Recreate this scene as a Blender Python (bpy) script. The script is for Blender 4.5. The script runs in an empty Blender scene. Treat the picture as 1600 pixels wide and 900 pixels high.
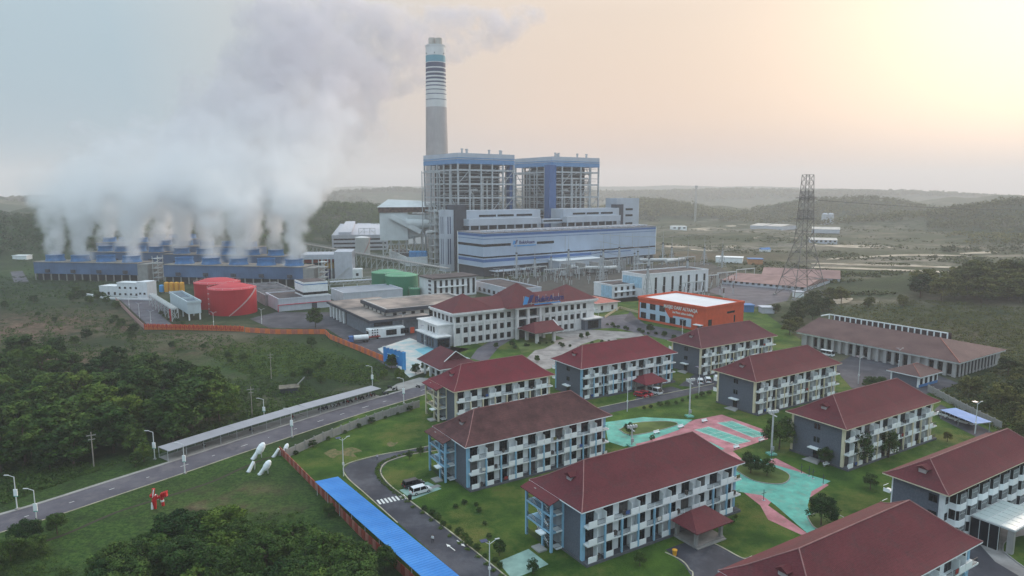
import bpy, math, random
import numpy as np
from mathutils import Vector, Matrix
SC = bpy.context.scene
COL = SC.collection
# ---------------------------------------------------------------- camera
PITCH = math.radians(8.0); FPX = 1067.0; CAMH = 65.0
cam = bpy.data.cameras.new("camera"); cam.sensor_width = 36; cam.lens = 36*FPX/1600
cam.clip_start = 1; cam.clip_end = 40000
co = bpy.data.objects.new("camera", cam); COL.objects.link(co)
co.location = (0, 0, CAMH); co.rotation_euler = (math.pi/2-PITCH, 0, 0); SC.camera = co
# ---------------------------------------------------------------- sky and sun
SUN_AZ, SUN_EL = math.radians(40), math.radians(13)      # azimuth to the right of the view direction
sdir = Vector((math.sin(SUN_AZ)*math.cos(SUN_EL), math.cos(SUN_AZ)*math.cos(SUN_EL), math.sin(SUN_EL)))
W = bpy.data.worlds.new("World"); SC.world = W; W.use_nodes = True
nt = W.node_tree; nt.nodes.clear()
def N(tree, t, **kw):
    n = tree.nodes.new(t)
    for k, v in kw.items():
        if hasattr(n, k): setattr(n, k, v)
    return n
def _m(tree, op, a, b=None, c=None, clamp=False):
    n = tree.nodes.new('ShaderNodeMath'); n.operation = op; n.use_clamp = clamp
    for i, x in enumerate((a, b, c)):
        if x is None: continue
        if isinstance(x, (int, float)): n.inputs[i].default_value = x
        else: tree.links.new(x, n.inputs[i])
    return n.outputs[0]
def _mix(tree, f, a, b, mode='MIX'):
    n = tree.nodes.new('ShaderNodeMix'); n.data_type = 'RGBA'; n.blend_type = mode
    for s, x in ((0, f), (6, a), (7, b)):
        if isinstance(x, (int, float)): n.inputs[s].default_value = x
        elif isinstance(x, tuple): n.inputs[s].default_value = (*x[:3], 1)
        else: tree.links.new(x, n.inputs[s])
    return n.outputs[2]
def _sky():
    t = nt; L = t.links.new
    tc = N(t, 'ShaderNodeTexCoord'); sep = N(t, 'ShaderNodeSeparateXYZ'); L(tc.outputs['Generated'], sep.inputs[0])
    dot = N(t, 'ShaderNodeVectorMath', operation='DOT_PRODUCT'); L(tc.outputs['Generated'], dot.inputs[0]); dot.inputs[1].default_value = sdir
    d = dot.outputs['Value']; z = _m(t, 'MAXIMUM', sep.outputs[2], 0.0)
    # warm side factor across the sky, strongest towards the hidden sun
    warm = _m(t, 'SMOOTH_MIN', _m(t, 'MAXIMUM', _m(t, 'DIVIDE', _m(t, 'SUBTRACT', d, 0.38), 0.42), 0.0), 1.0, 0.2)
    up = _m(t, 'DIVIDE', z, 0.36, clamp=True)
    cold = _mix(t, up, (0.29, 0.43, 0.53), (0.46, 0.585, 0.66))
    hot = _mix(t, _m(t, 'DIVIDE', z, 0.10, clamp=True), (0.60, 0.46, 0.42), (0.76, 0.585, 0.475))
    hot = _mix(t, _m(t, 'DIVIDE', _m(t, 'SUBTRACT', z, 0.10), 0.25, clamp=True), hot, (0.76, 0.66, 0.57))
    base = _mix(t, warm, cold, hot)
    g = _m(t, 'POWER', _m(t, 'MAXIMUM', d, 0.0), 26.0)
    base = _mix(t, _m(t, 'MULTIPLY', g, 0.9), base, (1.12, 1.02, 0.90))
    # upper sky, out of view, boosted as added light on facades and ground
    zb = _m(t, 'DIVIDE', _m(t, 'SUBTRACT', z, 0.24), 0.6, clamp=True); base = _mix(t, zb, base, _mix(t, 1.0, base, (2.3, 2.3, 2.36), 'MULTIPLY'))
    nz = N(t, 'ShaderNodeTexNoise'); nz.inputs['Scale'].default_value = 1.6; nz.inputs['Detail'].default_value = 3
    mp = N(t, 'ShaderNodeMapping'); mp.inputs['Scale'].default_value = (1, 1, 5); L(tc.outputs['Generated'], mp.inputs[0]); L(mp.outputs[0], nz.inputs[0])
    base = _mix(t, 1.0, base, _mix(t, _m(t, 'MULTIPLY', nz.outputs[0], 1.0), (0.95, 0.955, 0.96), (1.04, 1.03, 1.02)), 'MULTIPLY')
    sky = N(t, 'ShaderNodeTexSky', sky_type='NISHITA'); sky.sun_disc = False
    sky.sun_elevation = SUN_EL; sky.sun_rotation = SUN_AZ; sky.air_density = 2; sky.dust_density = 6
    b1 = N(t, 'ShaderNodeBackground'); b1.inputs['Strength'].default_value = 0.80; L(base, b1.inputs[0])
    b2 = N(t, 'ShaderNodeBackground'); b2.inputs['Strength'].default_value = 0.008; L(sky.outputs[0], b2.inputs[0])
    ad = N(t, 'ShaderNodeAddShader'); L(b1.outputs[0], ad.inputs[0]); L(b2.outputs[0], ad.inputs[1])
    o = N(t, 'ShaderNodeOutputWorld'); L(ad.outputs[0], o.inputs['Surface'])
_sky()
sl = bpy.data.lights.new("sun", 'SUN'); sl.energy = 1.7; sl.angle = math.radians(9); sl.color = (1.0, 0.82, 0.69)
so = bpy.data.objects.new("sun", sl); COL.objects.link(so)
so.rotation_euler = sdir.to_track_quat('Z', 'Y').to_euler()
SC.view_settings.view_transform = 'Standard'; SC.view_settings.look = 'None'
SC.view_settings.exposure = 0.36; SC.view_settings.gamma = 1.0
SC.render.engine = 'CYCLES'
cy = SC.cycles; cy.use_denoising = True; cy.max_bounces = 16; cy.diffuse_bounces = 2; cy.glossy_bounces = 2
cy.transmission_bounces = 2; cy.transparent_max_bounces = 8; cy.volume_bounces = 14; cy.caustics_reflective = False; cy.caustics_refractive = False
cy.volume_step_rate = 2.0; cy.volume_max_steps = 256
# ---------------------------------------------------------------- helpers
def S(r, g, b):
    return tuple((c/255/12.92 if c/255 <= .04045 else ((c/255+.055)/1.055)**2.4) for c in (r, g, b))
MATS = {}
def mat(name, rgb, rough=.75, var=.12, scale=.6, bump=0.0, bscale=8, metal=0, streak=0, rgb2=None, courses=0, spec=.3, wear=0, wcol=None, wscale=.25):
    if name in MATS: return MATS[name]
    m = bpy.data.materials.new(name); m.use_nodes = True; t = m.node_tree; L = t.links.new
    p = t.nodes['Principled BSDF']; p.inputs['Roughness'].default_value = rough; p.inputs['Metallic'].default_value = metal
    p.inputs['Specular IOR Level'].default_value = spec
    tc = N(t, 'ShaderNodeTexCoord')
    n = N(t, 'ShaderNodeTexNoise'); n.inputs['Scale'].default_value = scale; n.inputs['Detail'].default_value = 5; n.inputs['Roughness'].default_value = .6
    L(tc.outputs['Object'], n.inputs['Vector'])
    c2 = rgb2 or tuple(c*(1-var*1.6) for c in rgb); c1 = tuple(min(1, c*(1+var)) for c in rgb)
    r = N(t, 'ShaderNodeMapRange'); r.inputs[1].default_value = .36; r.inputs[2].default_value = .64; L(n.outputs[0], r.inputs[0])
    col = _mix(t, r.outputs[0], c2, c1)
    if streak:
        mp = N(t, 'ShaderNodeMapping'); mp.inputs['Scale'].default_value = (1.3, 1.3, .09); L(tc.outputs['Object'], mp.inputs[0])
        n2 = N(t, 'ShaderNodeTexNoise'); n2.inputs['Scale'].default_value = 1.0; n2.inputs['Detail'].default_value = 6; L(mp.outputs[0], n2.inputs[0])
        r2 = N(t, 'ShaderNodeMapRange'); r2.inputs[1].default_value = .5; r2.inputs[2].default_value = .75; L(n2.outputs[0], r2.inputs[0])
        col = _mix(t, _m(t, 'MULTIPLY', r2.outputs[0], streak), col, tuple(c*.45 for c in rgb))
    if wear:
        n4 = N(t, 'ShaderNodeTexNoise'); n4.inputs['Scale'].default_value = wscale; n4.inputs['Detail'].default_value = 9; n4.inputs['Roughness'].default_value = .72; L(tc.outputs['Object'], n4.inputs[0])
        r4 = N(t, 'ShaderNodeMapRange'); r4.inputs[1].default_value = .50; r4.inputs[2].default_value = .62; L(n4.outputs[0], r4.inputs[0])
        col = _mix(t, _m(t, 'MULTIPLY', r4.outputs[0], wear), col, wcol or tuple(c*.55+.02 for c in rgb))
        n5 = N(t, 'ShaderNodeTexNoise'); n5.inputs['Scale'].default_value = 5; n5.inputs['Detail'].default_value = 4; L(tc.outputs['Object'], n5.inputs[0])
        col = _mix(t, 1.0, col, _mix(t, n5.outputs[0], (.82, .82, .82), (1.17, 1.17, 1.17)), 'MULTIPLY')
    hgt = None
    if courses:
        sp = N(t, 'ShaderNodeSeparateXYZ'); L(tc.outputs['Object'], sp.inputs[0])
        fr = _m(t, 'FRACT', _m(t, 'MULTIPLY', sp.outputs[2], courses))
        fx = _m(t, 'PINGPONG', _m(t, 'MULTIPLY', _m(t, 'ADD', sp.outputs[0], _m(t, 'MULTIPLY', sp.outputs[1], .35)), 3.2), .5)
        hgt = _m(t, 'ADD', fr, fx)
        dk = _m(t, 'MULTIPLY', _m(t, 'GREATER_THAN', fr, .82), .30)
        col = _mix(t, dk, col, tuple(c*.35 for c in rgb))
        n3 = N(t, 'ShaderNodeTexNoise'); n3.inputs['Scale'].default_value = 2.6; n3.inputs['Detail'].default_value = 3; L(tc.outputs['Object'], n3.inputs[0])
        col = _mix(t, 1.0, col, _mix(t, n3.outputs[0], (.72, .72, .72), (1.25, 1.25, 1.25)), 'MULTIPLY')
    L(col, p.inputs['Base Color'])
    if bump or hgt:
        b = N(t, 'ShaderNodeBump'); b.inputs['Strength'].default_value = bump or .5; b.inputs['Distance'].default_value = .08
        if hgt is None:
            nb = N(t, 'ShaderNodeTexNoise'); nb.inputs['Scale'].default_value = bscale; nb.inputs['Detail'].default_value = 4
            L(tc.outputs['Object'], nb.inputs[0]); hgt = nb.outputs[0]
        L(hgt, b.inputs['Height']); L(b.outputs[0], p.inputs['Normal'])
    MATS[name] = m; return m
class MB:
    """collects faces; one mesh"""
    def __init__(s): s.v = []; s.f = []; s.mi = []
    def add(s, vs, fs, mi=0):
        o = len(s.v); s.v += [tuple(q) for q in vs]; s.f += [tuple(i+o for i in f) for f in fs]; s.mi += [mi]*len(fs); return s
    def box(s, x0, x1, y0, y1, z0, z1, mi=0):
        return s.add([(x0,y0,z0),(x1,y0,z0),(x1,y1,z0),(x0,y1,z0),(x0,y0,z1),(x1,y0,z1),(x1,y1,z1),(x0,y1,z1)],
                     [(0,3,2,1),(4,5,6,7),(0,1,5,4),(1,2,6,5),(2,3,7,6),(3,0,4,7)], mi)
    def prism(s, poly, z0, z1, mi=0):
        a = sum(poly[i][0]*poly[(i+1)%len(poly)][1]-poly[(i+1)%len(poly)][0]*poly[i][1] for i in range(len(poly)))
        if a < 0: poly = poly[::-1]
        n = len(poly)
        return s.add([(p[0],p[1],z0) for p in poly]+[(p[0],p[1],z1) for p in poly],
                     [tuple(range(n))[::-1], tuple(range(n, 2*n))]+[(i,(i+1)%n,n+(i+1)%n,n+i) for i in range(n)], mi)
    def sheet(s, poly, z, mi=0):
        a = sum(poly[i][0]*poly[(i+1)%len(poly)][1]-poly[(i+1)%len(poly)][0]*poly[i][1] for i in range(len(poly)))
        if a < 0: poly = poly[::-1]
        return s.add([(p[0],p[1],z) for p in poly], [tuple(range(len(poly)))], mi)
    def tube(s, a, b, r, n=6, r2=None, mi=0, caps=True):
        a = Vector(a); b = Vector(b); d = b-a
        if d.length < 1e-6: return s
        q = d.to_track_quat('Z', 'Y'); r2 = r if r2 is None else r2
        vs = []
        for c, rr in ((a, r), (b, r2)):
            for i in range(n):
                an = 2*math.pi*(i+.5)/n; vs.append(c+q@Vector((math.cos(an)*rr, math.sin(an)*rr, 0)))
        fs = [(i,(i+1)%n,n+(i+1)%n,n+i) for i in range(n)]
        if caps: fs += [tuple(range(n))[::-1], tuple(range(n, 2*n))]
        return s.add(vs, fs, mi)
    def lathe(s, prof, n=24, c=(0,0,0), mi=0):
        vs = []; fs = []
        for r, z in prof:
            for i in range(n):
                a = 2*math.pi*i/n; vs.append((c[0]+r*math.cos(a), c[1]+r*math.sin(a), c[2]+z))
        for k in range(len(prof)-1):
            for i in range(n):
                j = (i+1) % n; fs.append((k*n+i, k*n+j, (k+1)*n+j, (k+1)*n+i))
        fs.append(tuple(range(n))[::-1]); fs.append(tuple(range((len(prof)-1)*n, len(prof)*n)))
        return s.add(vs, fs, mi)
    def mesh(s, name, mats):
        me = bpy.data.meshes.new(name); me.from_pydata(s.v, [], s.f)
        if not isinstance(mats, (list, tuple)): mats = [mats]
        for m in mats: me.materials.append(m)
        if len(mats) > 1: me.polygons.foreach_set('material_index', s.mi)
        me.update(); return me
def link(name, data, parent=None, loc=(0,0,0), rz=0, rot=None):
    o = bpy.data.objects.new(name, data); COL.objects.link(o); o.location = loc
    o.rotation_euler = rot or (0, 0, rz)
    if parent is not None: o.parent = parent
    return o
def part(name, mb, m, parent=None, loc=(0,0,0), rz=0, rot=None):
    return link(name, mb.mesh(name, m) if isinstance(mb, MB) else mb, parent, loc, rz, rot)
_sh = {}
def shared(key, name, fn, m):
    if key not in _sh: _sh[key] = fn().mesh(name, m)
    return _sh[key]
def tag(o, label, cat, group=None, kind=None):
    o['label'] = label; o['category'] = cat
    if group: o['group'] = group
    if kind: o['kind'] = kind
    return o
def thing(name, label, cat, loc=(0,0,0), rz=0, group=None):
    o = link(name, None, None, loc, rz); return tag(o, label, cat, group)
def setting(name, mb, m):
    o = part(name, mb, m); o['kind'] = 'structure'; return o
def copy_tree(o, parent=None):
    c = o.copy(); COL.objects.link(c); c.parent = parent
    for ch in list(o.children): copy_tree(ch, c)
    return c
def dup(root, loc, rz, label=None, group=None):
    c = copy_tree(root); c.location = loc; c.rotation_euler = (0, 0, rz)
    if label: c['label'] = label
    if group: c['group'] = group
    return c
# ---------------------------------------------------------------- terrain height (metres), camera geometry
rng = np.random.default_rng(7)
_ph = rng.uniform(0, 6.28, (16,)); _kd = rng.uniform(0, 6.28, (16,))
def wav(x, y, L, k0=0, n=4):
    r = 0
    for i in range(n):
        a = _kd[(k0+i) % 16]; f = 6.283/(L/(1.0+.7*i)); r = r+np.sin(f*(x*math.cos(a)+y*math.sin(a))+_ph[(k0+i) % 16])/(1+.6*i)
    return r/2.0
def sst(a, b, x):
    t = np.clip((x-a)/(b-a), 0, 1); return t*t*(3-2*t)
HILLS = [  # cx, cy, rx, ry, height
 (-40, 1500, 190, 170, 30), (-330, 1180, 230, 130, 36), (-750, 1300, 260, 200, 42), (-620, 760, 120, 120, 22), (-900, 900, 260, 160, 42),
 (330, 1750, 130, 130, 34), (520, 1900, 180, 120, 27), (830, 1680, 200, 120, 46), (760, 1250, 150, 100, 16),
 (1000, 1150, 240, 130, 40), (1350, 1250, 300, 200, 50), (900, 780, 220, 120, 26), (560, 620, 150, 60, 8),
 (-300, 3300, 700, 300, 66), (600, 3800, 900, 300, 52), (1900, 3700, 900, 400, 56), (-1500, 3000, 700, 400, 62), (-1700, 1900, 500, 300, 54),
 (1800, 2400, 500, 200, 52), (300, 6000, 1900, 300, 78), (2600, 5900, 1900, 300, 84), (-1900, 5800, 1900, 400, 80),
 (330, 440, 80, 55, 11)]
def hgt(x, y):
    x = np.asarray(x, float); y = np.asarray(y, float)
    h = -5.0*np.exp(-((x+142)/34)**2-((y-234)/30)**2)
    h = h - 2.5*np.exp(-((x+220)/40)**2-((y-300)/50)**2)
    q = .89*(x-142)-.46*(y-170)
    h = h + 13*sst(6, 120, q)*(1-sst(400, 620, y))
    for cx, cy, rx, ry, H in HILLS:
        if H < 15 and cy < 500: h = h + H*np.exp(-((x-cx)/rx)**4-((y-cy)/ry)**4)
        else: h = h + H*np.exp(-np.abs((x-cx)/rx)**2.4-np.abs((y-cy)/ry)**2.4)*(1+(.16 if cy < 2500 else .05)*wav(x, y, 190 if cy < 2500 else 900, 3))
    far = sst(640, 1000, y); out = np.maximum(far, sst(30, 160, q))
    h = h + 1.6*out*wav(x, y, 90, 0) + 3.0*far*wav(x, y, 260, 7)*(1-sst(2500, 4500, y)*.8)
    return h
def ray(px, py):
    x = (px-800)/FPX; y = (450-py)/FPX
    return (x, math.cos(PITCH)+y*math.sin(PITCH), -math.sin(PITCH)+y*math.cos(PITCH))
def at(px, py, z=0.0):
    d = ray(px, py); t = (z-CAMH)/d[2]; return (d[0]*t, d[1]*t)
_T = np.geomspace(60, 6000, 700)
def att(px, py):
    """the point of the terrain seen at a place of the picture"""
    r = att_many([px], [py])[0]; return r
def att_many(PX, PY):
    PX = np.asarray(PX, float); PY = np.asarray(PY, float); out = []
    for s in range(0, len(PX), 400):
        x = (PX[s:s+400]-800)/FPX; y = (450-PY[s:s+400])/FPX
        dy = math.cos(PITCH)+y*math.sin(PITCH); dz = -math.sin(PITCH)+y*math.cos(PITCH)
        X = x[:, None]*_T; Y = dy[:, None]*_T; Z = CAMH+dz[:, None]*_T; D = Z-hgt(X, Y)
        k = np.argmax(D < 0, axis=1); k = np.where(D[:, -1] > 0, len(_T)-1, k) if False else k; k = np.clip(k, 1, None); n = np.arange(len(x))
        d0 = D[n, k-1]; d1 = D[n, k]; f = np.clip(d0/(d0-d1+1e-9), 0, 1); t = _T[k-1]+(_T[k]-_T[k-1])*f
        xx = x*t; yy = dy*t; hh = hgt(xx, yy); out += list(zip(xx.tolist(), yy.tolist(), hh.tolist()))
    return out
def pix(X, Y, Z):
    Z -= CAMH; f = Y*math.cos(PITCH)-Z*math.sin(PITCH); u = Y*math.sin(PITCH)+Z*math.cos(PITCH)
    return (800+FPX*X/f, 450-FPX*u/f)
class Frame:
    def __init__(s, o, deg):
        s.a = math.radians(deg); s.o = (o[0], o[1]); s.u = (math.cos(s.a), math.sin(s.a)); s.n = (-math.sin(s.a), math.cos(s.a))
    def w(s, u, v): return (s.o[0]+u*s.u[0]+v*s.n[0], s.o[1]+u*s.u[1]+v*s.n[1])
    def _bis(s, f, lo=-300, hi=400):
        for _ in range(50):
            m = (lo+hi)/2
            if f(m): lo = m
            else: hi = m
        return (lo+hi)/2
    def ufor(s, px, v=0, z=0): return s._bis(lambda m: pix(*s.w(m, v), z)[0] < px)
    def vfor(s, px, u=0, z=0): return s._bis(lambda m: pix(*s.w(u, m), z)[0] > px, 0, 300)
    def zfor(s, py, u=0, v=0): return s._bis(lambda m: pix(*s.w(u, v), m)[1] > py, -20, 300)
def in_poly(x, y, P):
    c = False; j = len(P)-1
    for i in range(len(P)):
        if (P[i][1] > y) != (P[j][1] > y) and x < (P[j][0]-P[i][0])*(y-P[i][1])/(P[j][1]-P[i][1])+P[i][0]: c = not c
        j = i
    return c
STEAM = True; HAZE = 0.00021
# ================================================================ the ground
def ground_mat():
    m = bpy.data.materials.new("ground"); m.use_nodes = True; t = m.node_tree; L = t.links.new
    p = t.nodes['Principled BSDF']; p.inputs['Roughness'].default_value = .95; p.inputs['Specular IOR Level'].default_value = .1
    tc = N(t, 'ShaderNodeTexCoord')
    def nz(sc, d=6, r=.6, lo=.38, hi=.62):
        n = N(t, 'ShaderNodeTexNoise'); n.inputs['Scale'].default_value = sc; n.inputs['Detail'].default_value = d; n.inputs['Roughness'].default_value = r
        L(tc.outputs['Object'], n.inputs[0]); k = N(t, 'ShaderNodeMapRange'); k.inputs[1].default_value = lo; k.inputs[2].default_value = hi; L(n.outputs[0], k.inputs[0]); return k.outputs[0]
    c = _mix(t, nz(.035), S(36, 54, 34), S(60, 76, 45))
    c = _mix(t, nz(.35, 5), c, S(38, 52, 32)); 
    c = _mix(t, _m(t, 'MULTIPLY', nz(.012, 7, .65, .53, .66), .8), c, S(106, 100, 84))
    a = N(t, 'ShaderNodeAttribute', attribute_name='soil')
    f = _m(t, 'MULTIPLY', a.outputs['Fac'], nz(.12, 7, .7, .34, .60))
    c = _mix(t, f, c, _mix(t, nz(.5), S(94, 70, 62), S(128, 106, 92)))
    b = N(t, 'ShaderNodeAttribute', attribute_name='pale')
    f = _m(t, 'MULTIPLY', b.outputs['Fac'], nz(.04, 9, .75, .42, .54))
    c = _mix(t, f, c, _mix(t, nz(.2, 8, .75), S(104, 98, 92), S(160, 150, 136)))
    g = N(t, 'ShaderNodeAttribute', attribute_name='lush')
    c = _mix(t, _m(t, 'MULTIPLY', g.outputs['Fac'], nz(.25, 6, .6, .25, .55)), c, _mix(t, nz(1.1, 5), S(44, 72, 34), S(74, 98, 46)))
    c = _mix(t, 1.0, c, _mix(t, nz(2.2, 4, .7, .2, .8), (.7, .7, .7), (1.3, 1.3, 1.3)), 'MULTIPLY')
    L(c, p.inputs['Base Color'])
    bp = N(t, 'ShaderNodeBump'); bp.inputs['Strength'].default_value = .8; bp.inputs['Distance'].default_value = .5; L(nz(.9, 8, .7, .2, .8), bp.inputs['Height']); L(bp.outputs[0], p.inputs['Normal'])
    return m
def build_ground():
    nr, na = 330, 420
    r = np.concatenate([np.geomspace(22, 700, 210), np.geomspace(706, 8000, nr-210)])
    a = np.radians(np.linspace(-78, 78, na))
    R, A = np.meshgrid(r, a, indexing='ij'); X = R*np.sin(A); Y = R*np.cos(A); Z = hgt(X, Y)
    v = np.stack([X, Y, Z], -1).reshape(-1, 3)
    i, j = np.meshgrid(np.arange(nr-1), np.arange(na-1), indexing='ij'); k = (i*na+j).ravel()
    f = np.stack([k, k+1, k+na+1, k+na], -1)[:, ::-1]
    me = bpy.data.meshes.new("ground"); me.from_pydata(v.tolist(), [], f.tolist()); me.materials.append(ground_mat())
    me.polygons.foreach_set('use_smooth', [True]*len(f))
    x, y = v[:, 0], v[:, 1]
    soil = np.zeros(len(v)); pale = np.zeros(len(v)); lush = np.zeros(len(v))
    for px, py, rx, ry, s in ((60, 510, 45, 38, 1.0), (120, 560, 22, 14, .9), (20, 520, 40, 30, 1), (330, 545, 26, 14, .8), (345, 790, 12, 4.5, 1.2), (378, 768, 9, 4, 1.1), (430, 795, 6, 4, 1), (205, 510, 8, 22, 1), (265, 525, 26, 10, .6), (1080, 400, 120, 50, .7), (1500, 520, 60, 50, .35)):
        cx, cy, _ = att(px, py); soil = np.maximum(soil, s*np.exp(-((x-cx)/rx)**2-((y-cy)/ry)**2))
    for px, py, rx, ry, s in ((1460, 404, 110, 30, 1), (1390, 415, 90, 12, 1), (1150, 385, 260, 60, .75), (1180, 362, 300, 70, .7), (1060, 420, 60, 40, .6), (1290, 470, 40, 14, .8), (1500, 385, 60, 40, .6)):
        cx, cy, _ = att(px, py); pale = np.maximum(pale, s*np.exp(-((x-cx)/rx)**2-((y-cy)/ry)**2))
    for px, py, rx, ry, s in ((430, 560, 34, 26, 1), (250, 800, 60, 24, .9), (80, 420, 30, 60, .9), (480, 800, 14, 24, .8), (600, 640, 30, 9, 1), (400, 720, 40, 9, 1), (110, 850, 40, 20, 1), (300, 740, 60, 9, .8)):
        cx, cy, _ = att(px, py); lush = np.maximum(lush, s*np.exp(-((x-cx)/rx)**2-((y-cy)/ry)**2))
    for n, d in (('soil', soil), ('pale', pale), ('lush', lush)):
        at_ = me.attributes.new(n, 'FLOAT', 'POINT'); at_.data.foreach_set('value', d.astype(np.float32))
    me.update(); o = link("ground", me); o['kind'] = 'structure'
build_ground()
M_lawn = mat('lawn', S(72, 86, 46), .95, .25, .18, .5, 3, rgb2=S(52, 66, 36), spec=.1)
def lawn_mat(name, a, b, dry, amt):
    m = bpy.data.materials.new(name); m.use_nodes = True; t = m.node_tree; L = t.links.new; p = t.nodes['Principled BSDF']; p.inputs['Roughness'].default_value = .95; p.inputs['Specular IOR Level'].default_value = .1
    tc = N(t, 'ShaderNodeTexCoord')
    def nz(sc, d=6, r=.65, lo=.38, hi=.62):
        n = N(t, 'ShaderNodeTexNoise'); n.inputs['Scale'].default_value = sc; n.inputs['Detail'].default_value = d; n.inputs['Roughness'].default_value = r
        L(tc.outputs['Object'], n.inputs[0]); k = N(t, 'ShaderNodeMapRange'); k.inputs[1].default_value = lo; k.inputs[2].default_value = hi; L(n.outputs[0], k.inputs[0]); return k.outputs[0]
    c = _mix(t, nz(.11, 8), a, b); c = _mix(t, _m(t, 'MULTIPLY', nz(.055, 10, .75, .50, .64), amt), c, dry)
    c = _mix(t, _m(t, 'MULTIPLY', nz(1.4, 5, .7, .55, .75), .5), c, tuple(x*.5 for x in a)); c = _mix(t, 1.0, c, _mix(t, nz(4.5, 4, .7, .2, .8), (.68, .68, .68), (1.32, 1.32, 1.32)), 'MULTIPLY')
    L(c, p.inputs['Base Color']); bp = N(t, 'ShaderNodeBump'); bp.inputs['Strength'].default_value = .9; bp.inputs['Distance'].default_value = .25; L(nz(3.0, 6, .7, .2, .8), bp.inputs['Height']); L(bp.outputs[0], p.inputs['Normal'])
    MATS[name] = m; return m
M_lawn = lawn_mat('lawn_grass', S(50, 76, 32), S(80, 108, 44), S(108, 100, 58), .7)
M_lawn2 = mat('dry_lawn', S(86, 98, 56), .95, .3, .12, .5, 3, rgb2=S(60, 76, 40), spec=.1)
M_worn = mat('worn_earth', S(118, 100, 72), .95, .2, .9, rgb2=S(76, 88, 46), wear=.8, wcol=S(72, 88, 42), wscale=.5)
M_asph = mat('asphalt', S(72, 72, 80), .9, .12, .12, .3, 12, rgb2=S(56, 56, 64), wear=.5, wcol=S(92, 92, 98), wscale=.12)
M_asph2 = mat('old_asphalt', S(92, 90, 98), .9, .12, .1, .3, 12, rgb2=S(72, 70, 80), wear=.6, wcol=S(112, 108, 112), wscale=.15)
M_conc = mat('concrete', S(150, 148, 146), .9, .1, .3, .2, streak=.2)
M_pave = mat('paving', S(150, 146, 144), .9, .1, .2, .2, rgb2=S(120, 116, 116))
M_line = mat('road_paint', S(225, 225, 222), .7, .1, 2)
M_kerb = mat('kerb_stone', S(176, 170, 150), .85, .15, .4)
M_teal = mat('teal_court', S(104, 178, 162), .8, .10, .25, rgb2=S(86, 148, 136), wear=.55, wcol=S(128, 150, 138), wscale=.45)
M_pink = mat('pink_court', S(190, 128, 136), .8, .10, .25, rgb2=S(160, 102, 108), wear=.5, wcol=S(140, 112, 108), wscale=.45)
M_gravel = mat('gravel', S(62, 62, 62), .95, .2, .2, .6, 6, rgb2=S(46, 50, 44))
def P(pts, z=0): return [at(a, b, z) for a, b in pts]
def sheet(name, pts, z, m, world=False):
    return setting(name, MB().sheet(pts if world else P(pts), z), m)
_fence_line = [at(440, 714), at(560, 830), at(640, 905)]
def smooth(pts, n=8):
    out = []
    for i in range(len(pts)-1):
        p0 = Vector(pts[max(i-1, 0)]); p1 = Vector(pts[i]); p2 = Vector(pts[i+1]); p3 = Vector(pts[min(i+2, len(pts)-1)])
        for k in range(n):
            t = k/n; out.append(tuple(.5*((2*p1)+(p2-p0)*t+(2*p0-5*p1+4*p2-p3)*t*t+(3*p1-p0-3*p2+p3)*t**3)))
    out.append(tuple(pts[-1])); return out
def offs(line, d):
    out = []
    for i, p in enumerate(line):
        a = Vector(line[max(i-1, 0)]); b = Vector(line[min(i+1, len(line)-1)]); t = (b-a).normalized()
        out.append((p[0]-t.y*d, p[1]+t.x*d))
    return out
def band(name, line, w0, w1, z, m):
    a = offs(line, w0); b = offs(line, w1); mb = MB()
    for i in range(len(line)-1): mb.add([(*b[i], z), (*b[i+1], z), (*a[i+1], z), (*a[i], z)], [(0, 1, 2, 3)])
    return setting(name, mb, m)
def kerb(line, d, h=.13, w=.22, m=None, name='kerb'):
    a = offs(line, d); b = offs(line, d+w); mb = MB()
    for i in range(len(line)-1):
        mb.add([(*b[i], 0), (*b[i+1], 0), (*a[i+1], 0), (*a[i], 0), (*b[i], h), (*b[i+1], h), (*a[i+1], h), (*a[i], h)], [(4, 5, 6, 7), (0, 4, 7, 3), (0, 1, 5, 4), (3, 7, 6, 2)])
    return setting(name, mb, m or M_kerb)
def dashes(line, d, z, on=3, off=5, w=.16, start=2.):
    mb = MB(); L = offs(line, d); acc = 0; s = start
    for i in range(len(L)-1):
        a = Vector(L[i]); b = Vector(L[i+1]); l = (b-a).length; t = (b-a)/max(l, 1e-6); n = Vector((-t.y, t.x))*w/2
        while s < acc+l:
            p = a+t*(s-acc); q = p+t*min(on, acc+l-s)
            mb.add([(*(p-n), z), (*(q-n), z), (*(q+n), z), (*(p+n), z)], [(0, 1, 2, 3)]); s += on+off
        acc += l
    return mb
# lawns of the compound
sheet('lawn', [at(440,714), at(560,648), at(656,636), at(655,600), at(735,500), at(1000,458), at(1190,485), at(1290,560), at(1455,612), (141,190), (150,140), (150,30), (20,30), at(640,905), at(560,830)], .02, M_lawn, True)
# the public road on the left
farE = [(-60,822),(0,806),(62,787.5),(125,768),(250,726.5),(350,697),(470,656),(550,631),(656,602),(735,575)]
nearE = [(-60,850),(27,824),(100,802.5),(232,757.5),(287,741.5),(400,699.5),(457,684),(550,654),(656,620),(740,590)]
fa = [Vector(at(*p)) for p in farE]; ne = [Vector(at(*p)) for p in nearE]
fa = smooth(fa, 8); ne = smooth(ne, 8)
cl = [((a[0]+b[0])/2, (a[1]+b[1])/2) for a, b in zip(fa, ne)]
RW = 4.3
band('road', cl, RW, -RW, .03, M_asph2)
kerb(cl, RW, m=M_conc); kerb(cl, -RW-.22)
dm = dashes(cl, 0, .036); dm2 = dashes(cl, 2.0, .036, 3, 60, .16, 60); 
setting('road_marking', dm, M_line)
band('footpath', cl, RW+.22, RW+1.2, .05, M_conc)
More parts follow.
